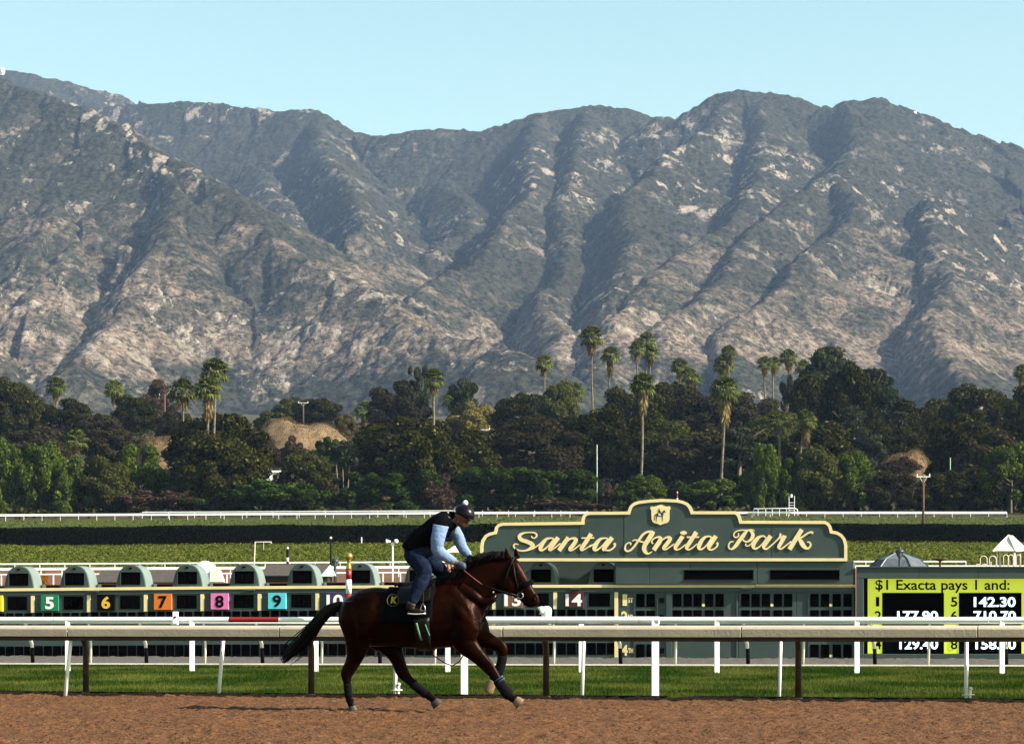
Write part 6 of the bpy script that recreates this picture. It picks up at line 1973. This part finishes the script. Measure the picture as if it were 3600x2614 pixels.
M['hair'] = mat('black_hair', (0.005, 0.0035, 0.0035), 0.6, spec=0.1)
M['leather'] = mat('black_leather', (0.007, 0.006, 0.005), 0.45, spec=0.15)
M['cloth_black'] = mat('black_cloth', (0.004, 0.004, 0.006), 0.9, spec=0.02)
M['hoof'] = mat('hoof_horn', (0.22, 0.14, 0.075), 0.6, var=0.2, scale=30)
M['darkhoof'] = mat('dark_hoof_horn', (0.05, 0.035, 0.025), 0.6)
M['wrap'] = mat('dark_leg_wrap', (0.007, 0.007, 0.008), 0.8, spec=0.05, bump=0.5, bscale=60)
M['skin'] = mat('tanned_skin', (0.19, 0.08, 0.045), 0.5)
M['shirt'] = mat('light_blue_shirt', (0.19, 0.29, 0.50), 0.75, var=0.12, scale=9, bump=0.8, bscale=14)
M['jeans'] = mat('blue_denim', (0.005, 0.009, 0.024), 0.9, spec=0.05, col2=(0.014, 0.023, 0.052), scale=14, bump=0.7, bscale=16)
M['helmet'] = mat('black_satin_cover', (0.005, 0.004, 0.008), 0.3, spec=0.14)
M['mint'] = mat('mint_webbing', (0.16, 0.36, 0.22), 0.6)
M['redrein'] = mat('red_rein', (0.16, 0.014, 0.010), 0.6)
M['glove'] = mat('blue_grey_glove', (0.03, 0.06, 0.10), 0.6)

TOR = [(553, 840, 553, 955, .09), (575, 803, 580, 1010, .16), (620, 765, 625, 1062, .225), (700, 717, 705, 1098, .275), (800, 700, 800, 1108, .290), (900, 707, 900, 1106, .275), (1000, 712, 1000, 1114, .285), (1100, 700, 1100, 1120, .295), (1200, 682, 1200, 1120, .290), (1290, 660, 1290, 1114, .270), (1380, 672, 1380, 1106, .250), (1450, 705, 1450, 1082, .230), (1510, 765, 1510, 1045, .185), (1546, 845, 1540, 995, .11)]
def torso_pt(cx, ang, grow=0.0):
    tx = [r[0] for r in TOR]
    top = ip(cx, tx, [r[1] for r in TOR]); bot = ip(cx, tx, [r[3] for r in TOR]); hw = ip(cx, tx, [r[4] for r in TOR])
    c = hp(cx, (top + bot) / 2); ru = (bot - top) / 2 * KS + grow; rv = hw + grow
    ca, sa = math.cos(ang), math.sin(ang); p = 2.1
    return c + Vector((0, -rv * math.copysign(abs(sa) ** (2 / p), sa), ru * math.copysign(abs(ca) ** (2 / p), ca)))

def horse():
    H = thing('horse', 'dark bay racehorse cantering right along the rail with a rider up', 'horse', (HX, HD, 0))
    mb = MB()
    cross2(mb, TOR)
    cross2(mb, [(1290, 668, 1490, 1010, .20), (1370, 640, 1548, 905, .165), (1430, 592, 1580, 842, .135), (1500, 545, 1612, 792, .112), (1580, 518, 1642, 757, .098), (1655, 508, 1690, 742, .090), (1722, 503, 1735, 722, .085)])
    cross2(mb, [(1700, 505, 1672, 712, .075), (1752, 495, 1692, 742, .092), (1800, 528, 1722, 758, .100), (1840, 592, 1762, 768, .090), (1872, 655, 1798, 786, .070), (1902, 712, 1822, 806, .058), (1928, 757, 1838, 826, .056), (1941, 793, 1862, 838, .052), (1940, 818, 1890, 842, .034)])
    # haunch, shoulder and cheek masses
    limb(mb, [(690, 800, 90, .10, -.13), (690, 900, 128, .135, -.145), (700, 1000, 108, .12, -.15), (705, 1085, 84, .095, -.15)])
    limb(mb, [(690, 800, 90, .10, .13), (720, 900, 128, .135, .145), (800, 1010, 118, .12, .15), (860, 1080, 92, .10, .15)])
    limb(mb, [(1330, 720, 60, .07, -.13), (1400, 850, 95, .09, -.155), (1440, 960, 98, .095, -.165), (1440, 1050, 88, .09, -.16)])
    limb(mb, [(1330, 720, 60, .07, .13), (1420, 850, 95, .09, .155), (1480, 970, 95, .09, .165), (1510, 1040, 80, .085, .16)])
    limb(mb, [(1720, 640, 52, .03, -.075), (1725, 700, 58, .035, -.078), (1735, 745, 30, .02, -.07)]); limb(mb, [(1720, 640, 52, .03, .075), (1725, 700, 58, .035, .078), (1735, 745, 30, .02, .07)])
    limb(mb, [(1905, 770, 26, .02, -.045), (1922, 785, 20, .015, -.04)]); limb(mb, [(1905, 770, 26, .02, .045), (1922, 785, 20, .015, .04)])
    for s_ in (-1, 1):
        limb(mb, [(775, 765, 36, .04, s_ * .16), (800, 825, 50, .06, s_ * .222), (785, 930, 62, .07, s_ * .215), (750, 1040, 66, .08, s_ * .185)])
        limb(mb, [(1335, 770, 30, .04, s_ * .165), (1400, 860, 46, .06, s_ * .205), (1470, 950, 52, .07, s_ * .185), (1500, 1010, 50, .07, s_ * .16)])
        limb(mb, [(1400, 700, 40, .05, s_ * .12), (1480, 760, 44, .05, s_ * .125), (1560, 800, 36, .04, s_ * .09), (1630, 770, 26, .03, s_ * .07)])
    # near hind
    limb(mb, [(700, 1000, 105, .115, -.15), (697, 1090, 84, .095, -.15), (682, 1165, 64, .07, -.15), (655, 1230, 50, .055, -.15), (624, 1285, 46, .042, -.15), (622, 1320, 36, .036, -.15), (628, 1370, 25, .026, -.15), (634, 1420, 23, .024, -.15), (642, 1462, 29, .032, -.15), (652, 1495, 24, .027, -.15), (660, 1515, 26, .030, -.15)])
    # far hind, swinging forward
    limb(mb, [(845, 1040, 110, .11, .15), (895, 1110, 78, .09, .15), (930, 1170, 58, .07, .15), (952, 1225, 48, .055, .15), (975, 1283, 46, .042, .15), (1010, 1325, 35, .034, .15), (1058, 1367, 29, .026, .15), (1108, 1408, 26, .024, .15), (1155, 1440, 30, .032, .15), (1185, 1462, 27, .027, .15), (1200, 1478, 30, .030, .15)])
    # near fore, reaching
    limb(mb, [(1425, 1000, 100, .10, -.15), (1450, 1080, 84, .09, -.15), (1505, 1140, 62, .07, -.15), (1560, 1195, 50, .055, -.15), (1612, 1252, 43, .042, -.15), (1638, 1285, 37, .038, -.15), (1672, 1335, 31, .028, -.15), (1712, 1390, 30, .027, -.15), (1745, 1428, 35, .034, -.15), (1775, 1452, 29, .028, -.15), (1795, 1468, 30, .032, -.15)])
    # far fore, folded
    limb(mb, [(1490, 1020, 85, .09, .15), (1560, 1060, 60, .065, .15), (1615, 1085, 50, .052, .15), (1658, 1105, 42, .042, .15), (1672, 1135, 36, .036, .15), (1668, 1185, 28, .027, .15), (1657, 1240, 27, .025, .15), (1637, 1285, 31, .032, .15), (1612, 1320, 26, .027, .15), (1600, 1340, 28, .03, .15)])
    # ears
    for dy, tx in ((-.06, 1722), (.06, 1776)):
        limb(mb, [(tx + 6, 510, 26, .028, dy), (tx + 2, 480, 22, .022, dy), (tx - 3, 455, 14, .014, dy), (tx - 5, 432, 4, .005, dy)], n=10)
    body = organic(mb, 'body', M['coat'], H, 0.0105, 6)
    # hooves
    def hoof(rows, mt):
        m = MB(); limb(m, rows, 3, 14); m.build('hoof', mt, H, True)
    hoof([(655, 1512, 26, .033, -.15), (662, 1530, 31, .040, -.15), (670, 1549, 36, .046, -.15)], M['darkhoof'])
    hoof([(1195, 1476, 30, .034, .15), (1207, 1490, 36, .042, .15), (1222, 1506, 40, .046, .15)], M['darkhoof'])
    hoof([(1788, 1462, 30, .034, -.15), (1805, 1474, 36, .042, -.15), (1824, 1490, 40, .047, -.15)], M['hoof'])
    hoof([(1602, 1336, 28, .032, .15), (1590, 1365, 34, .040, .15), (1577, 1400, 36, .045, .15), (1570, 1418, 33, .042, .15)], M['hoof'])
    # leg wraps and boots
    def wrap(rows, nm='leg_wrap', mt=None):
        m = MB(); limb(m, rows, 4, 14); return m.build(nm, mt or M['wrap'], H, True)
    wrap([(1668, 1328, 36, .036, -.15), (1690, 1360, 38, .038, -.15), (1715, 1393, 38, .038, -.15), (1742, 1424, 40, .042, -.15), (1752, 1434, 36, .036, -.15)])
    for o in ((1672, 1318), (1684, 1332)):
        m = MB(); limb(m, [(o[0], o[1], 38, .038, -.15), (o[0] + 5, o[1] + 7, 38, .038, -.15)], 2, 14); m.build('wrap_tape', M['glove'], H, True)
    wrap([(1672, 1170, 33, .033, .15), (1664, 1215, 33, .033, .15), (1652, 1255, 34, .034, .15), (1640, 1282, 36, .036, .15)])
    wrap([(627, 1360, 30, .032, -.15), (632, 1405, 28, .030, -.15), (640, 1448, 32, .035, -.15)])
    wrap([(1045, 1357, 34, .033, .15), (1095, 1398, 31, .031, .15), (1140, 1430, 33, .035, .15)])
    # mane and tail
    r = random.Random(5)
    m = MB()
    for k in range(420):
        t = r.uniform(0, 1)
        cx = lerp(1300, 1712, t); cyt = ip(cx, [1290, 1370, 1430, 1500, 1580, 1655, 1722], [662, 632, 580, 532, 507, 498, 495])
        p0 = hp(cx, cyt + 14, r.uniform(-.02, .02))
        L_ = r.uniform(.05, .13) * (1.25 if t < .75 else .8)
        side = -1 if r.random() < .55 else 1
        p1 = p0 + Vector((r.uniform(-.045, .01), side * .015, .045 + r.uniform(0, .035)))
        p2 = p1 + Vector((r.uniform(-.07, -.01), side * r.uniform(.02, .05), r.uniform(-.03, .03)))
        p3 = p2 + Vector((-L_ * .5, side * .02, -L_ * r.uniform(.2, .9)))
        m.tube([p0, p1, p2, p3], [.010, .009, .006, .0015], 4, cap=False)
    m.build('mane', M['hair'], H, True)
    m = MB()
    core = catmull([(565, 822), (520, 838), (465, 868), (410, 925), (350, 1000), (285, 1075), (210, 1150), (135, 1222)], 5)
    tw = [r_ for r_ in (16, 20, 26, 33, 40, 46, 46, 30)]
    for k in range(300):
        u = r.gauss(0, .45); v = r.gauss(0, .45); sag = r.uniform(-.1, .1); end = int(len(core) * r.uniform(.6, 1.0))
        pts = []
        for i in range(0, end):
            f = i / (len(core) - 1); w_ = ip(f * 7, range(8), tw)
            c = core[i]; a = core[max(0, i - 1)]; b = core[min(len(core) - 1, i + 1)]
            t = (b - a) / (np.linalg.norm(b - a) + 1e-9); nn = np.array([-t[1], t[0]])
            q = c + nn * (u + sag * f) * w_ * (1 + .25 * math.sin(f * 6 + k))
            pts.append(hp(q[0], q[1], v * w_ * KS))
        pts = pts[::2] + [pts[-1]]
        n_ = len(pts)
        m.tube(pts, [.011 * (1 - .85 * i / (n_ - 1)) + .001 for i in range(n_)], 4, cap=False)
    m.build('tail', M['hair'], H, True)
    m = MB(); limb(m, [(575, 815, 20, .03, 0), (530, 832, 18, .026, 0), (480, 860, 16, .024, 0), (430, 905, 14, .02, 0), (370, 975, 9, .015, 0)], 4, 10); m.build('dock', M['hair'], H, True)
    # eye and nostril
    for dy in (-.093, .093):
        m = MB(); m.ball(hp(1800, 605, dy), (.02, .012, .016), 10); m.build('eye', M['black'], H, True)
        m = MB(); m.ball(hp(1912, 785, dy * .62), (.018, .012, .022), 8); m.build('nostril', M['black'], H, True)
    # tack
    def strap(name, pts, rad, mt, n=6):
        m = MB(); m.tube(pts, rad, n); return m.build(name, mt, H, True)
    def headband(rows, rad, nm):
        # a closed strap round the head: rows = profile point top and bottom with half width
        (tx, ty, bx, by, hw) = rows
        a, b = hp(tx, ty), hp(bx, by); c = (a + b) / 2; u = a - b; ru = u.length / 2 + .004; u.normalize()
        pts = ring(c, u, ru, hw + .006, 20); m = MB(); m.tube(pts + pts[:2], rad, 6); return m.build(nm, M['leather'], H, True)
    headband((1770, 500, 1690, 725, .094), .010, 'crown_strap')
    headband((1868, 648, 1795, 784, .073), .010, 'noseband')
    m = MB(); a, b = hp(1884, 668), hp(1806, 720); c = (a + b) / 2; u = a - b; ru = u.length / 2 + .006; u.normalize()
    pts = ring(c, u, ru, .078, 22); half = [p for p in pts]
    m.tube(half + half[:2], .030, 9); m.build('shadow_roll', M['cloth_black'], H, True)
    for dy in (-.1, .1):
        strap('cheek_strap', [hp(1768, 530, dy), hp(1785, 640, dy * 1.02), hp(1808, 748, dy * .75)], .008, M['leather'])
        m = MB(); pts = [hp(1815 + 20 * math.cos(a), 760 + 20 * math.sin(a), dy * .72) for a in np.linspace(0, 6.283, 15)]; m.tube(pts, .006, 6); m.build('bit_ring', M['steel'], H, True)
        strap('rein', [hp(1812, 764, dy * .8), hp(1730, 740, dy * 1.05), hp(1640, 715, dy * 1.3), hp(1560, 684, dy * 1.45)], .007, M['leather'])
        strap('rein_grip', [hp(1560, 684, dy * 1.45), hp(1490, 632, dy * 1.5), hp(1440, 592, dy * 1.5), hp(1420, 560, dy * 1.3)], .007, M['redrein'])
        strap('breast_strap', [hp(1352, 690, dy * 1.3), hp(1400, 780, dy * 1.95), hp(1465, 875, dy * 2.3), hp(1530, 930, dy * 1.6), hp(1552, 945, 0)], .011, M['leather'])
    strap('martingale', [hp(1552, 940, -.03), hp(1590, 870, -.10), hp(1635, 790, -.09), hp(1665, 758, -.085)], .010, M['leather'])
    m = MB(); m.ball(hp(1632, 738, -.1), .016, 8); m.build('buckle', M['steel'], H, True)
    strap('belly_strap', [hp(1190, 1120, -.05), hp(1215, 1165, -.05), hp(1290, 1215, -.05), hp(1345, 1235, -.05), hp(1395, 1205, -.05), hp(1430, 1150, -.06)], .008, M['leather'])
    # saddle cloth, saddle, girth
    def patch(name, x0, x1, a0, a1, grow, mt, nx=12, na=22, edge=None):
        m = MB(); vs = []; fs = []
        for i in range(nx + 1):
            for j in range(na + 1):
                vs.append(torso_pt(lerp(x0, x1, i / nx) + (edge(j / na) if edge else 0), lerp(a0, a1, j / na), grow))
        for i in range(nx):
            for j in range(na):
                q = i * (na + 1) + j; fs.append((q, q + 1, q + na + 2, q + na + 1))
        m.add(vs, fs); o = m.build(name, mt, H, True)
        s = o.modifiers.new('thickness', 'SOLIDIFY'); s.thickness = .010; s.offset = 1
        return o
    sc = patch('saddle_cloth', 905, 1235, -1.75, 1.75, .010, M['cloth_black'])
    sd = patch('saddle', 985, 1225, -1.15, 1.15, .028, M['leather'])
    m = MB(); m.tube([torso_pt(960, .0, .05) + Vector((0, -.13, -.01)), torso_pt(955, 0, .055), torso_pt(960, .0, .05) + Vector((0, .13, -.01))], .02, 8); m.tube([torso_pt(962, 0, .05), torso_pt(1020, 0, .035), torso_pt(1100, 0, .03), torso_pt(1180, 0, .06), torso_pt(1225, 0, .085)], [.03, .045, .05, .04, .022], 10)
    m.build('seat', M['leather'], H, True)
    m = MB(); m.tube([hp(1195, 700, -.2), hp(1235, 665, -.16), hp(1250, 720, -.26), hp(1235, 790, -.31), hp(1205, 825, -.31)], .006, 6); m.build('flap_edge', M['wrap'], H, True)
    for cx, tw_, a_0, a_1 in ((1128, 7, 1.72, 2.3), (1188, 4, 1.78, 2.15)):
        m = MB(); vs = []; fs = []
        for j in range(15):
            a = lerp(a_0, a_1, j / 14)
            for e in (-tw_, tw_):
                vs.append(torso_pt(cx + e + 26 * j / 14, a, .026))
        for j in range(14): fs.append((2 * j, 2 * j + 1, 2 * j + 3, 2 * j + 2))
        m.add(vs, fs); o = m.build('girth_tape', M['mint'], H, True); s = o.modifiers.new('t', 'SOLIDIFY'); s.thickness = .006
    patch('girth', 1110, 1215, 1.6, 4.68, .014, M['leather'], 4, 26)
    # round patch with a yellow K
    def pl(x, y, off=0.0):
        p = hp(x, y); q = torso_pt(x, math.acos(max(-1, min(1, 1 - (y - ip(x, [900, 1000], [707, 712])) / 200))), .03)
        return Vector((p.x, q.y - off, p.z))
    m = MB(); ctr = hp(962, 790)
    yy = torso_pt(962, 1.1, .022).y
    def disc(rad, off):
        return [Vector((ctr.x + math.cos(a) * rad, yy - off + .10 * math.sin(a) * rad * 2.0, ctr.z + math.sin(a) * rad)) for a in np.linspace(0, 6.283, 25)[:-1]]
    m.prism(disc(.078, .012), Vector((0, .012, 0))); m.build('emblem_patch', M['cloth_black'], sc)
    m = MB(); q = disc(.072, .018); m.tube(q + q[:2], .005, 5); m.build('emblem_ring', mat('dull_gold_thread', (0.10, 0.09, 0.04), 0.7), sc, True)
    text_part('emblem_letter', 'K', (948, 766, 992, 812), mat('yellow_thread', (0.42, 0.34, 0.02), 0.6), sc, 0.0, 0.05, 0.006, place=lambda x, y, o: Vector((hp(x, y).x, yy - .026 + .10 * ((790 - y) * KS) * 2, hp(x, y).z)), shear=0.15)
    # stirrup
    m = MB(); m.tube([hp(1150, 872, -.335), hp(1192, 872, -.335), hp(1190, 840, -.335), hp(1176, 810, -.335), hp(1160, 845, -.335), hp(1150, 872, -.335)], .009, 6); m.build('stirrup_iron', M['steel'], H, True)
    m = MB(); m.tube([hp(1176, 812, -.335), hp(1172, 720, -.31)], .011, 6); m.build('stirrup_leather', M['leather'], H)
    return H
HORSE = horse()

def rider():
    R = thing('person', 'rider in black vest, light blue sleeves and jeans crouching over the horse', 'person', hp(1120, 870))
    def near(rows): return rows
    # continuous body
    mb = MB()
    torso = [(1088, 470, 70, .15, 0), (1090, 425, 74, .165, 0), (1130, 375, 72, .155, 0), (1190, 335, 74, .160, 0), (1245, 295, 78, .175, 0), (1290, 265, 72, .165, 0), (1330, 255, 50, .10, 0), (1365, 258, 34, .06, 0), (1385, 250, 34, .058, 0)]
    limb(mb, torso, 5, 22)
    head = [(1372, 262, 30, .055, 0), (1392, 235, 52, .075, 0), (1412, 215, 62, .085, 0), (1430, 195, 50, .08, 0), (1440, 175, 30, .05, 0)]
    limb(mb, head, 5, 20)
    limb(mb, [(1400, 270, 26, .05, 0), (1420, 285, 22, .045, 0), (1425, 298, 14, .035, 0)], 4, 14)      # jaw, chin
    limb(mb, [(1432, 268, 10, .014, 0), (1448, 282, 9, .014, 0), (1440, 290, 6, .012, 0)], 3, 10)        # nose
    arm_n = [(1280, 285, 50, .062, -.165), (1272, 335, 48, .060, -.20), (1262, 395, 42, .052, -.22), (1262, 445, 40, .048, -.215), (1290, 478, 36, .044, -.20), (1335, 508, 29, .036, -.185), (1378, 532, 22, .027, -.165), (1396, 540, 20, .028, -.155)]
    arm_f = [(1310, 290, 46, .06, .165), (1350, 345, 40, .052, .20), (1372, 400, 36, .046, .21), (1390, 435, 33, .042, .20), (1415, 462, 27, .034, .185), (1440, 490, 21, .026, .165), (1455, 504, 19, .028, .155)]
    limb(mb, arm_n, 5, 16); limb(mb, arm_f, 5, 16)
    leg_n = [(1085, 450, 72, .095, -.10), (1105, 500, 66, .085, -.16), (1150, 555, 56, .074, -.22), (1176, 592, 50, .066, -.265), (1170, 635, 46, .058, -.285), (1148, 690, 44, .056, -.31), (1120, 750, 38, .048, -.325), (1100, 805, 30, .038, -.335), (1092, 845, 26, .034, -.335), (1110, 862, 20, .038, -.335), (1150, 866, 15, .040, -.335), (1180, 868, 10, .034, -.335)]
    leg_f = [(1100, 450, 70, .095, .10), (1150, 500, 60, .080, .16), (1205, 560, 50, .070, .22), (1232, 600, 44, .062, .265), (1215, 650, 42, .056, .285), (1180, 720, 38, .05, .31), (1150, 800, 30, .038, .335), (1145, 845, 25, .034, .335), (1175, 862, 18, .038, .335), (1220, 866, 10, .034, .335)]
    limb(mb, leg_n, 5, 16); limb(mb, leg_f, 5, 16)
    # fingers curled round the reins
    def hand(cx, cy, dy):
        c = hp(cx, cy, dy)
        limb(mb, [(cx - 14, cy - 6, 15, .024, dy), (cx, cy, 22, .034, dy), (cx + 14, cy + 6, 20, .034, dy)], 3, 12)
        for k in range(4):
            o = (k - 1.5) * .018
            L_ = (.034, .040, .038, .030)[k]
            a = c + Vector((.018, o, -.004)); 
            mb.tube([a, a + Vector((L_, 0, -.006)), a + Vector((L_ + .008, 0, -.030)), a + Vector((L_ - .012, 0, -.042)), a + Vector((.010, 0, -.036))], [.0105, .0105, .010, .0095, .008], 8)
        s_ = 1 if dy < 0 else -1
        a = c + Vector((-.005, s_ * .03, .012))
        mb.tube([a, a + Vector((.022, s_ * .012, .012)), a + Vector((.046, s_ * .008, .006))], [.012, .011, .009], 8)
    hand(1408, 548, -.15); hand(1464, 512, .15)
    body = organic(mb, 'body', M['skin'], R, 0.0085, 3)
    # face details
    for dy in (-.032, .032):
        m = MB(); m.ball(hp(1436, 262, dy), (.010, .012, .008), 8); m.build('eye', M['black'], body, True)
        m = MB(); m.ball(hp(1385, 255, dy * 2.55), (.018, .010, .028), 8); m.build('ear', M['skin'], body, True)
    m = MB(); m.tube([hp(1434, 293, -.02), hp(1438, 293, 0), hp(1434, 293, .02)], .004, 5); m.build('mouth', M['leather'], body)
    def wear(name, rows_list, grow, mt, voxel=.0095, sm=3, rip=0.0):
        m = MB()
        for rows in rows_list:
            limb(m, [(r[0], r[1], r[2] + grow / KS, r[3] + grow, r[4]) for r in rows], 5, 20)
        return organic(m, name, mt, R, voxel, sm)
    wear('vest', [[(1068, 455, 72, .168, 0), (1074, 440, 74, .170, 0)] + torso[1:7] + [(1345, 245, 40, .075, 0)]], .018, M['cloth_black'])
    m = MB(); limb(m, [(1318, 238, 52, .085, 0), (1345, 240, 48, .08, 0), (1352, 242, 44, .075, 0)], 3, 16); m.build('collar', M['cloth_black'], R, True)
    # puckered sleeves
    def sleeve(rows):
        S = spline(rows, 6); m = MB(); rr = []
        for i, q in enumerate(S):
            k = 1 + .018 * math.sin(i * 1.9) + .03 * math.sin(i * 0.63 + 1)
            rr.append((q[0], q[1], q[2] * k + .007 / KS, q[3] * k + .007, q[4]))
        limb(m, rr, 2, 18)
        return m
    organic(sleeve(arm_n[:-1]), 'sleeve', M['shirt'], R, .008, 2); organic(sleeve(arm_f[:-1]), 'sleeve', M['shirt'], R, .008, 2)
    def legs(rows):
        S = spline(rows, 6); m = MB(); rr = []
        for i, q in enumerate(S):
            k = 1 + .012 * math.sin(i * 1.7) + .025 * math.sin(i * 0.5)
            rr.append((q[0], q[1], q[2] * k + .008 / KS, q[3] * k + .008, q[4]))
        limb(m, rr, 2, 18); return m
    m = legs(leg_n[:8]); m2 = legs(leg_f[:8]); m.add(m2.v, m2.f)
    limb(m, [(1082, 480, 72, .155, 0), (1084, 430, 78, .175, 0), (1105, 400, 76, .165, 0)], 5, 20)
    organic(m, 'jeans', M['jeans'], R, .009, 3)
    for s_, dx in ((-1, 0), (1, 52)):
        m = MB(); limb(m, [(1092 + dx, 815, 32, .042, s_ * .335), (1090 + dx, 845, 31, .042, s_ * .335), (1112 + dx, 862, 24, .044, s_ * .335), (1150 + dx, 868, 17, .045, s_ * .335), (1188 + dx, 872, 11, .038, s_ * .335)], 4, 14)
        b = organic(m, 'boot', M['leather'], R, .008, 2)
        m = MB(); limb(m, [(1072 + dx, 880, 5, .040, s_ * .335), (1130 + dx, 884, 5, .046, s_ * .335), (1192 + dx, 880, 5, .038, s_ * .335)], 3, 10); m.build('sole', M['palewood'], b, True)
    # gloves over the hands
    for cx, cy, dy in ((1408, 548, -.15), (1464, 512, .15)):
        m = MB(); limb(m, [(cx - 26, cy - 12, 24, .032, dy), (cx - 10, cy - 5, 23, .034, dy), (cx + 8, cy + 4, 25, .039, dy), (cx + 20, cy + 12, 27, .042, dy), (cx + 34, cy + 18, 22, .040, dy), (cx + 42, cy + 20, 10, .03, dy)], 3, 14); g = m.build('glove', M['glove'] if dy < 0 else M['cloth_black'], R, True)
        m = MB(); limb(m, [(cx - 30, cy - 14, 25, .034, dy), (cx - 23, cy - 11, 25, .034, dy)], 2, 12); m.build('cuff', M['cloth_black'], g, True)
    m = MB(); limb(m, [(1242, 590, 30, .05, .255), (1240, 625, 36, .05, .28), (1228, 660, 26, .05, .285)], 3, 12); m.build('knee_pad', M['cloth_black'], R, True)
    # helmet with pompom
    m = MB(); c = hp(1418, 208)
    n = 26; rows_ = []
    for i in range(10):
        ph = math.pi * 0.56 * i / 9
        rows_.append([(.132 * math.sin(ph) * math.cos(a) * (1.0 if math.cos(a) < 0 else 1.08), .112 * math.sin(ph) * math.sin(a), .125 * math.cos(ph)) for a in np.linspace(0, 2 * math.pi, n + 1)[:-1]])
    ti = math.radians(24)      # nose down
    def rot(p): return Vector((p[0] * math.cos(ti) + p[2] * math.sin(ti), p[1], -p[0] * math.sin(ti) + p[2] * math.cos(ti)))
    rg = [[c + rot(p) for p in r_] for r_ in rows_]; rg[0] = [c + rot((0.001 * math.cos(a), .001 * math.sin(a), .125)) for a in np.linspace(0, 2 * math.pi, n + 1)[:-1]]
    loft(m, rg); hm = m.build('helmet', M['helmet'], R, True)
    m = MB(); pk = [c + rot((math.cos(a) * (.145 if abs(a) < 1.1 else .13) + (.05 if abs(a) < .9 else 0), math.sin(a) * .112, -.025)) for a in np.linspace(-1.2, 1.2, 13)]
    pk2 = [c + rot((math.cos(a) * .12, math.sin(a) * .108, -.005)) for a in np.linspace(-1.2, 1.2, 13)]
    m.add(pk + pk2, [(i, i + 1, i + 14, i + 13) for i in range(12)]); o = m.build('peak', M['helmet'], hm, True); s = o.modifiers.new('t', 'SOLIDIFY'); s.thickness = .008
    m = MB(); m.ball(hp(1430, 130), .033, 14); m.build('pompom', M['white'], hm, True)
    m = MB(); pts = [c + rot((-.135 * math.cos(a) * .3 - .085, .116 * math.sin(a), -.02 + .06 * math.cos(a))) for a in np.linspace(-1.5, 1.5, 13)]; m.tube(pts, .006, 6); m.build('goggle_strap', M['steel'], hm, True)
    for dy in (-.08, .08):
        m = MB(); m.tube([hp(1375, 235, dy * 1.2), hp(1392, 268, dy), hp(1415, 300, dy * .55)], .006, 6); m.build('chin_strap', M['leather'], hm, True)
    return R
RIDER = rider()
# the pair runs parallel to the rail, a little towards the camera
YAW = math.radians(-10)
for o in (HORSE, RIDER):
    p = o.location - Vector((HX, HD, 0))
    o.location = Vector((HX + p.x * math.cos(YAW) - p.y * math.sin(YAW), HD + p.x * math.sin(YAW) + p.y * math.cos(YAW), p.z))
    o.rotation_euler.z = YAW
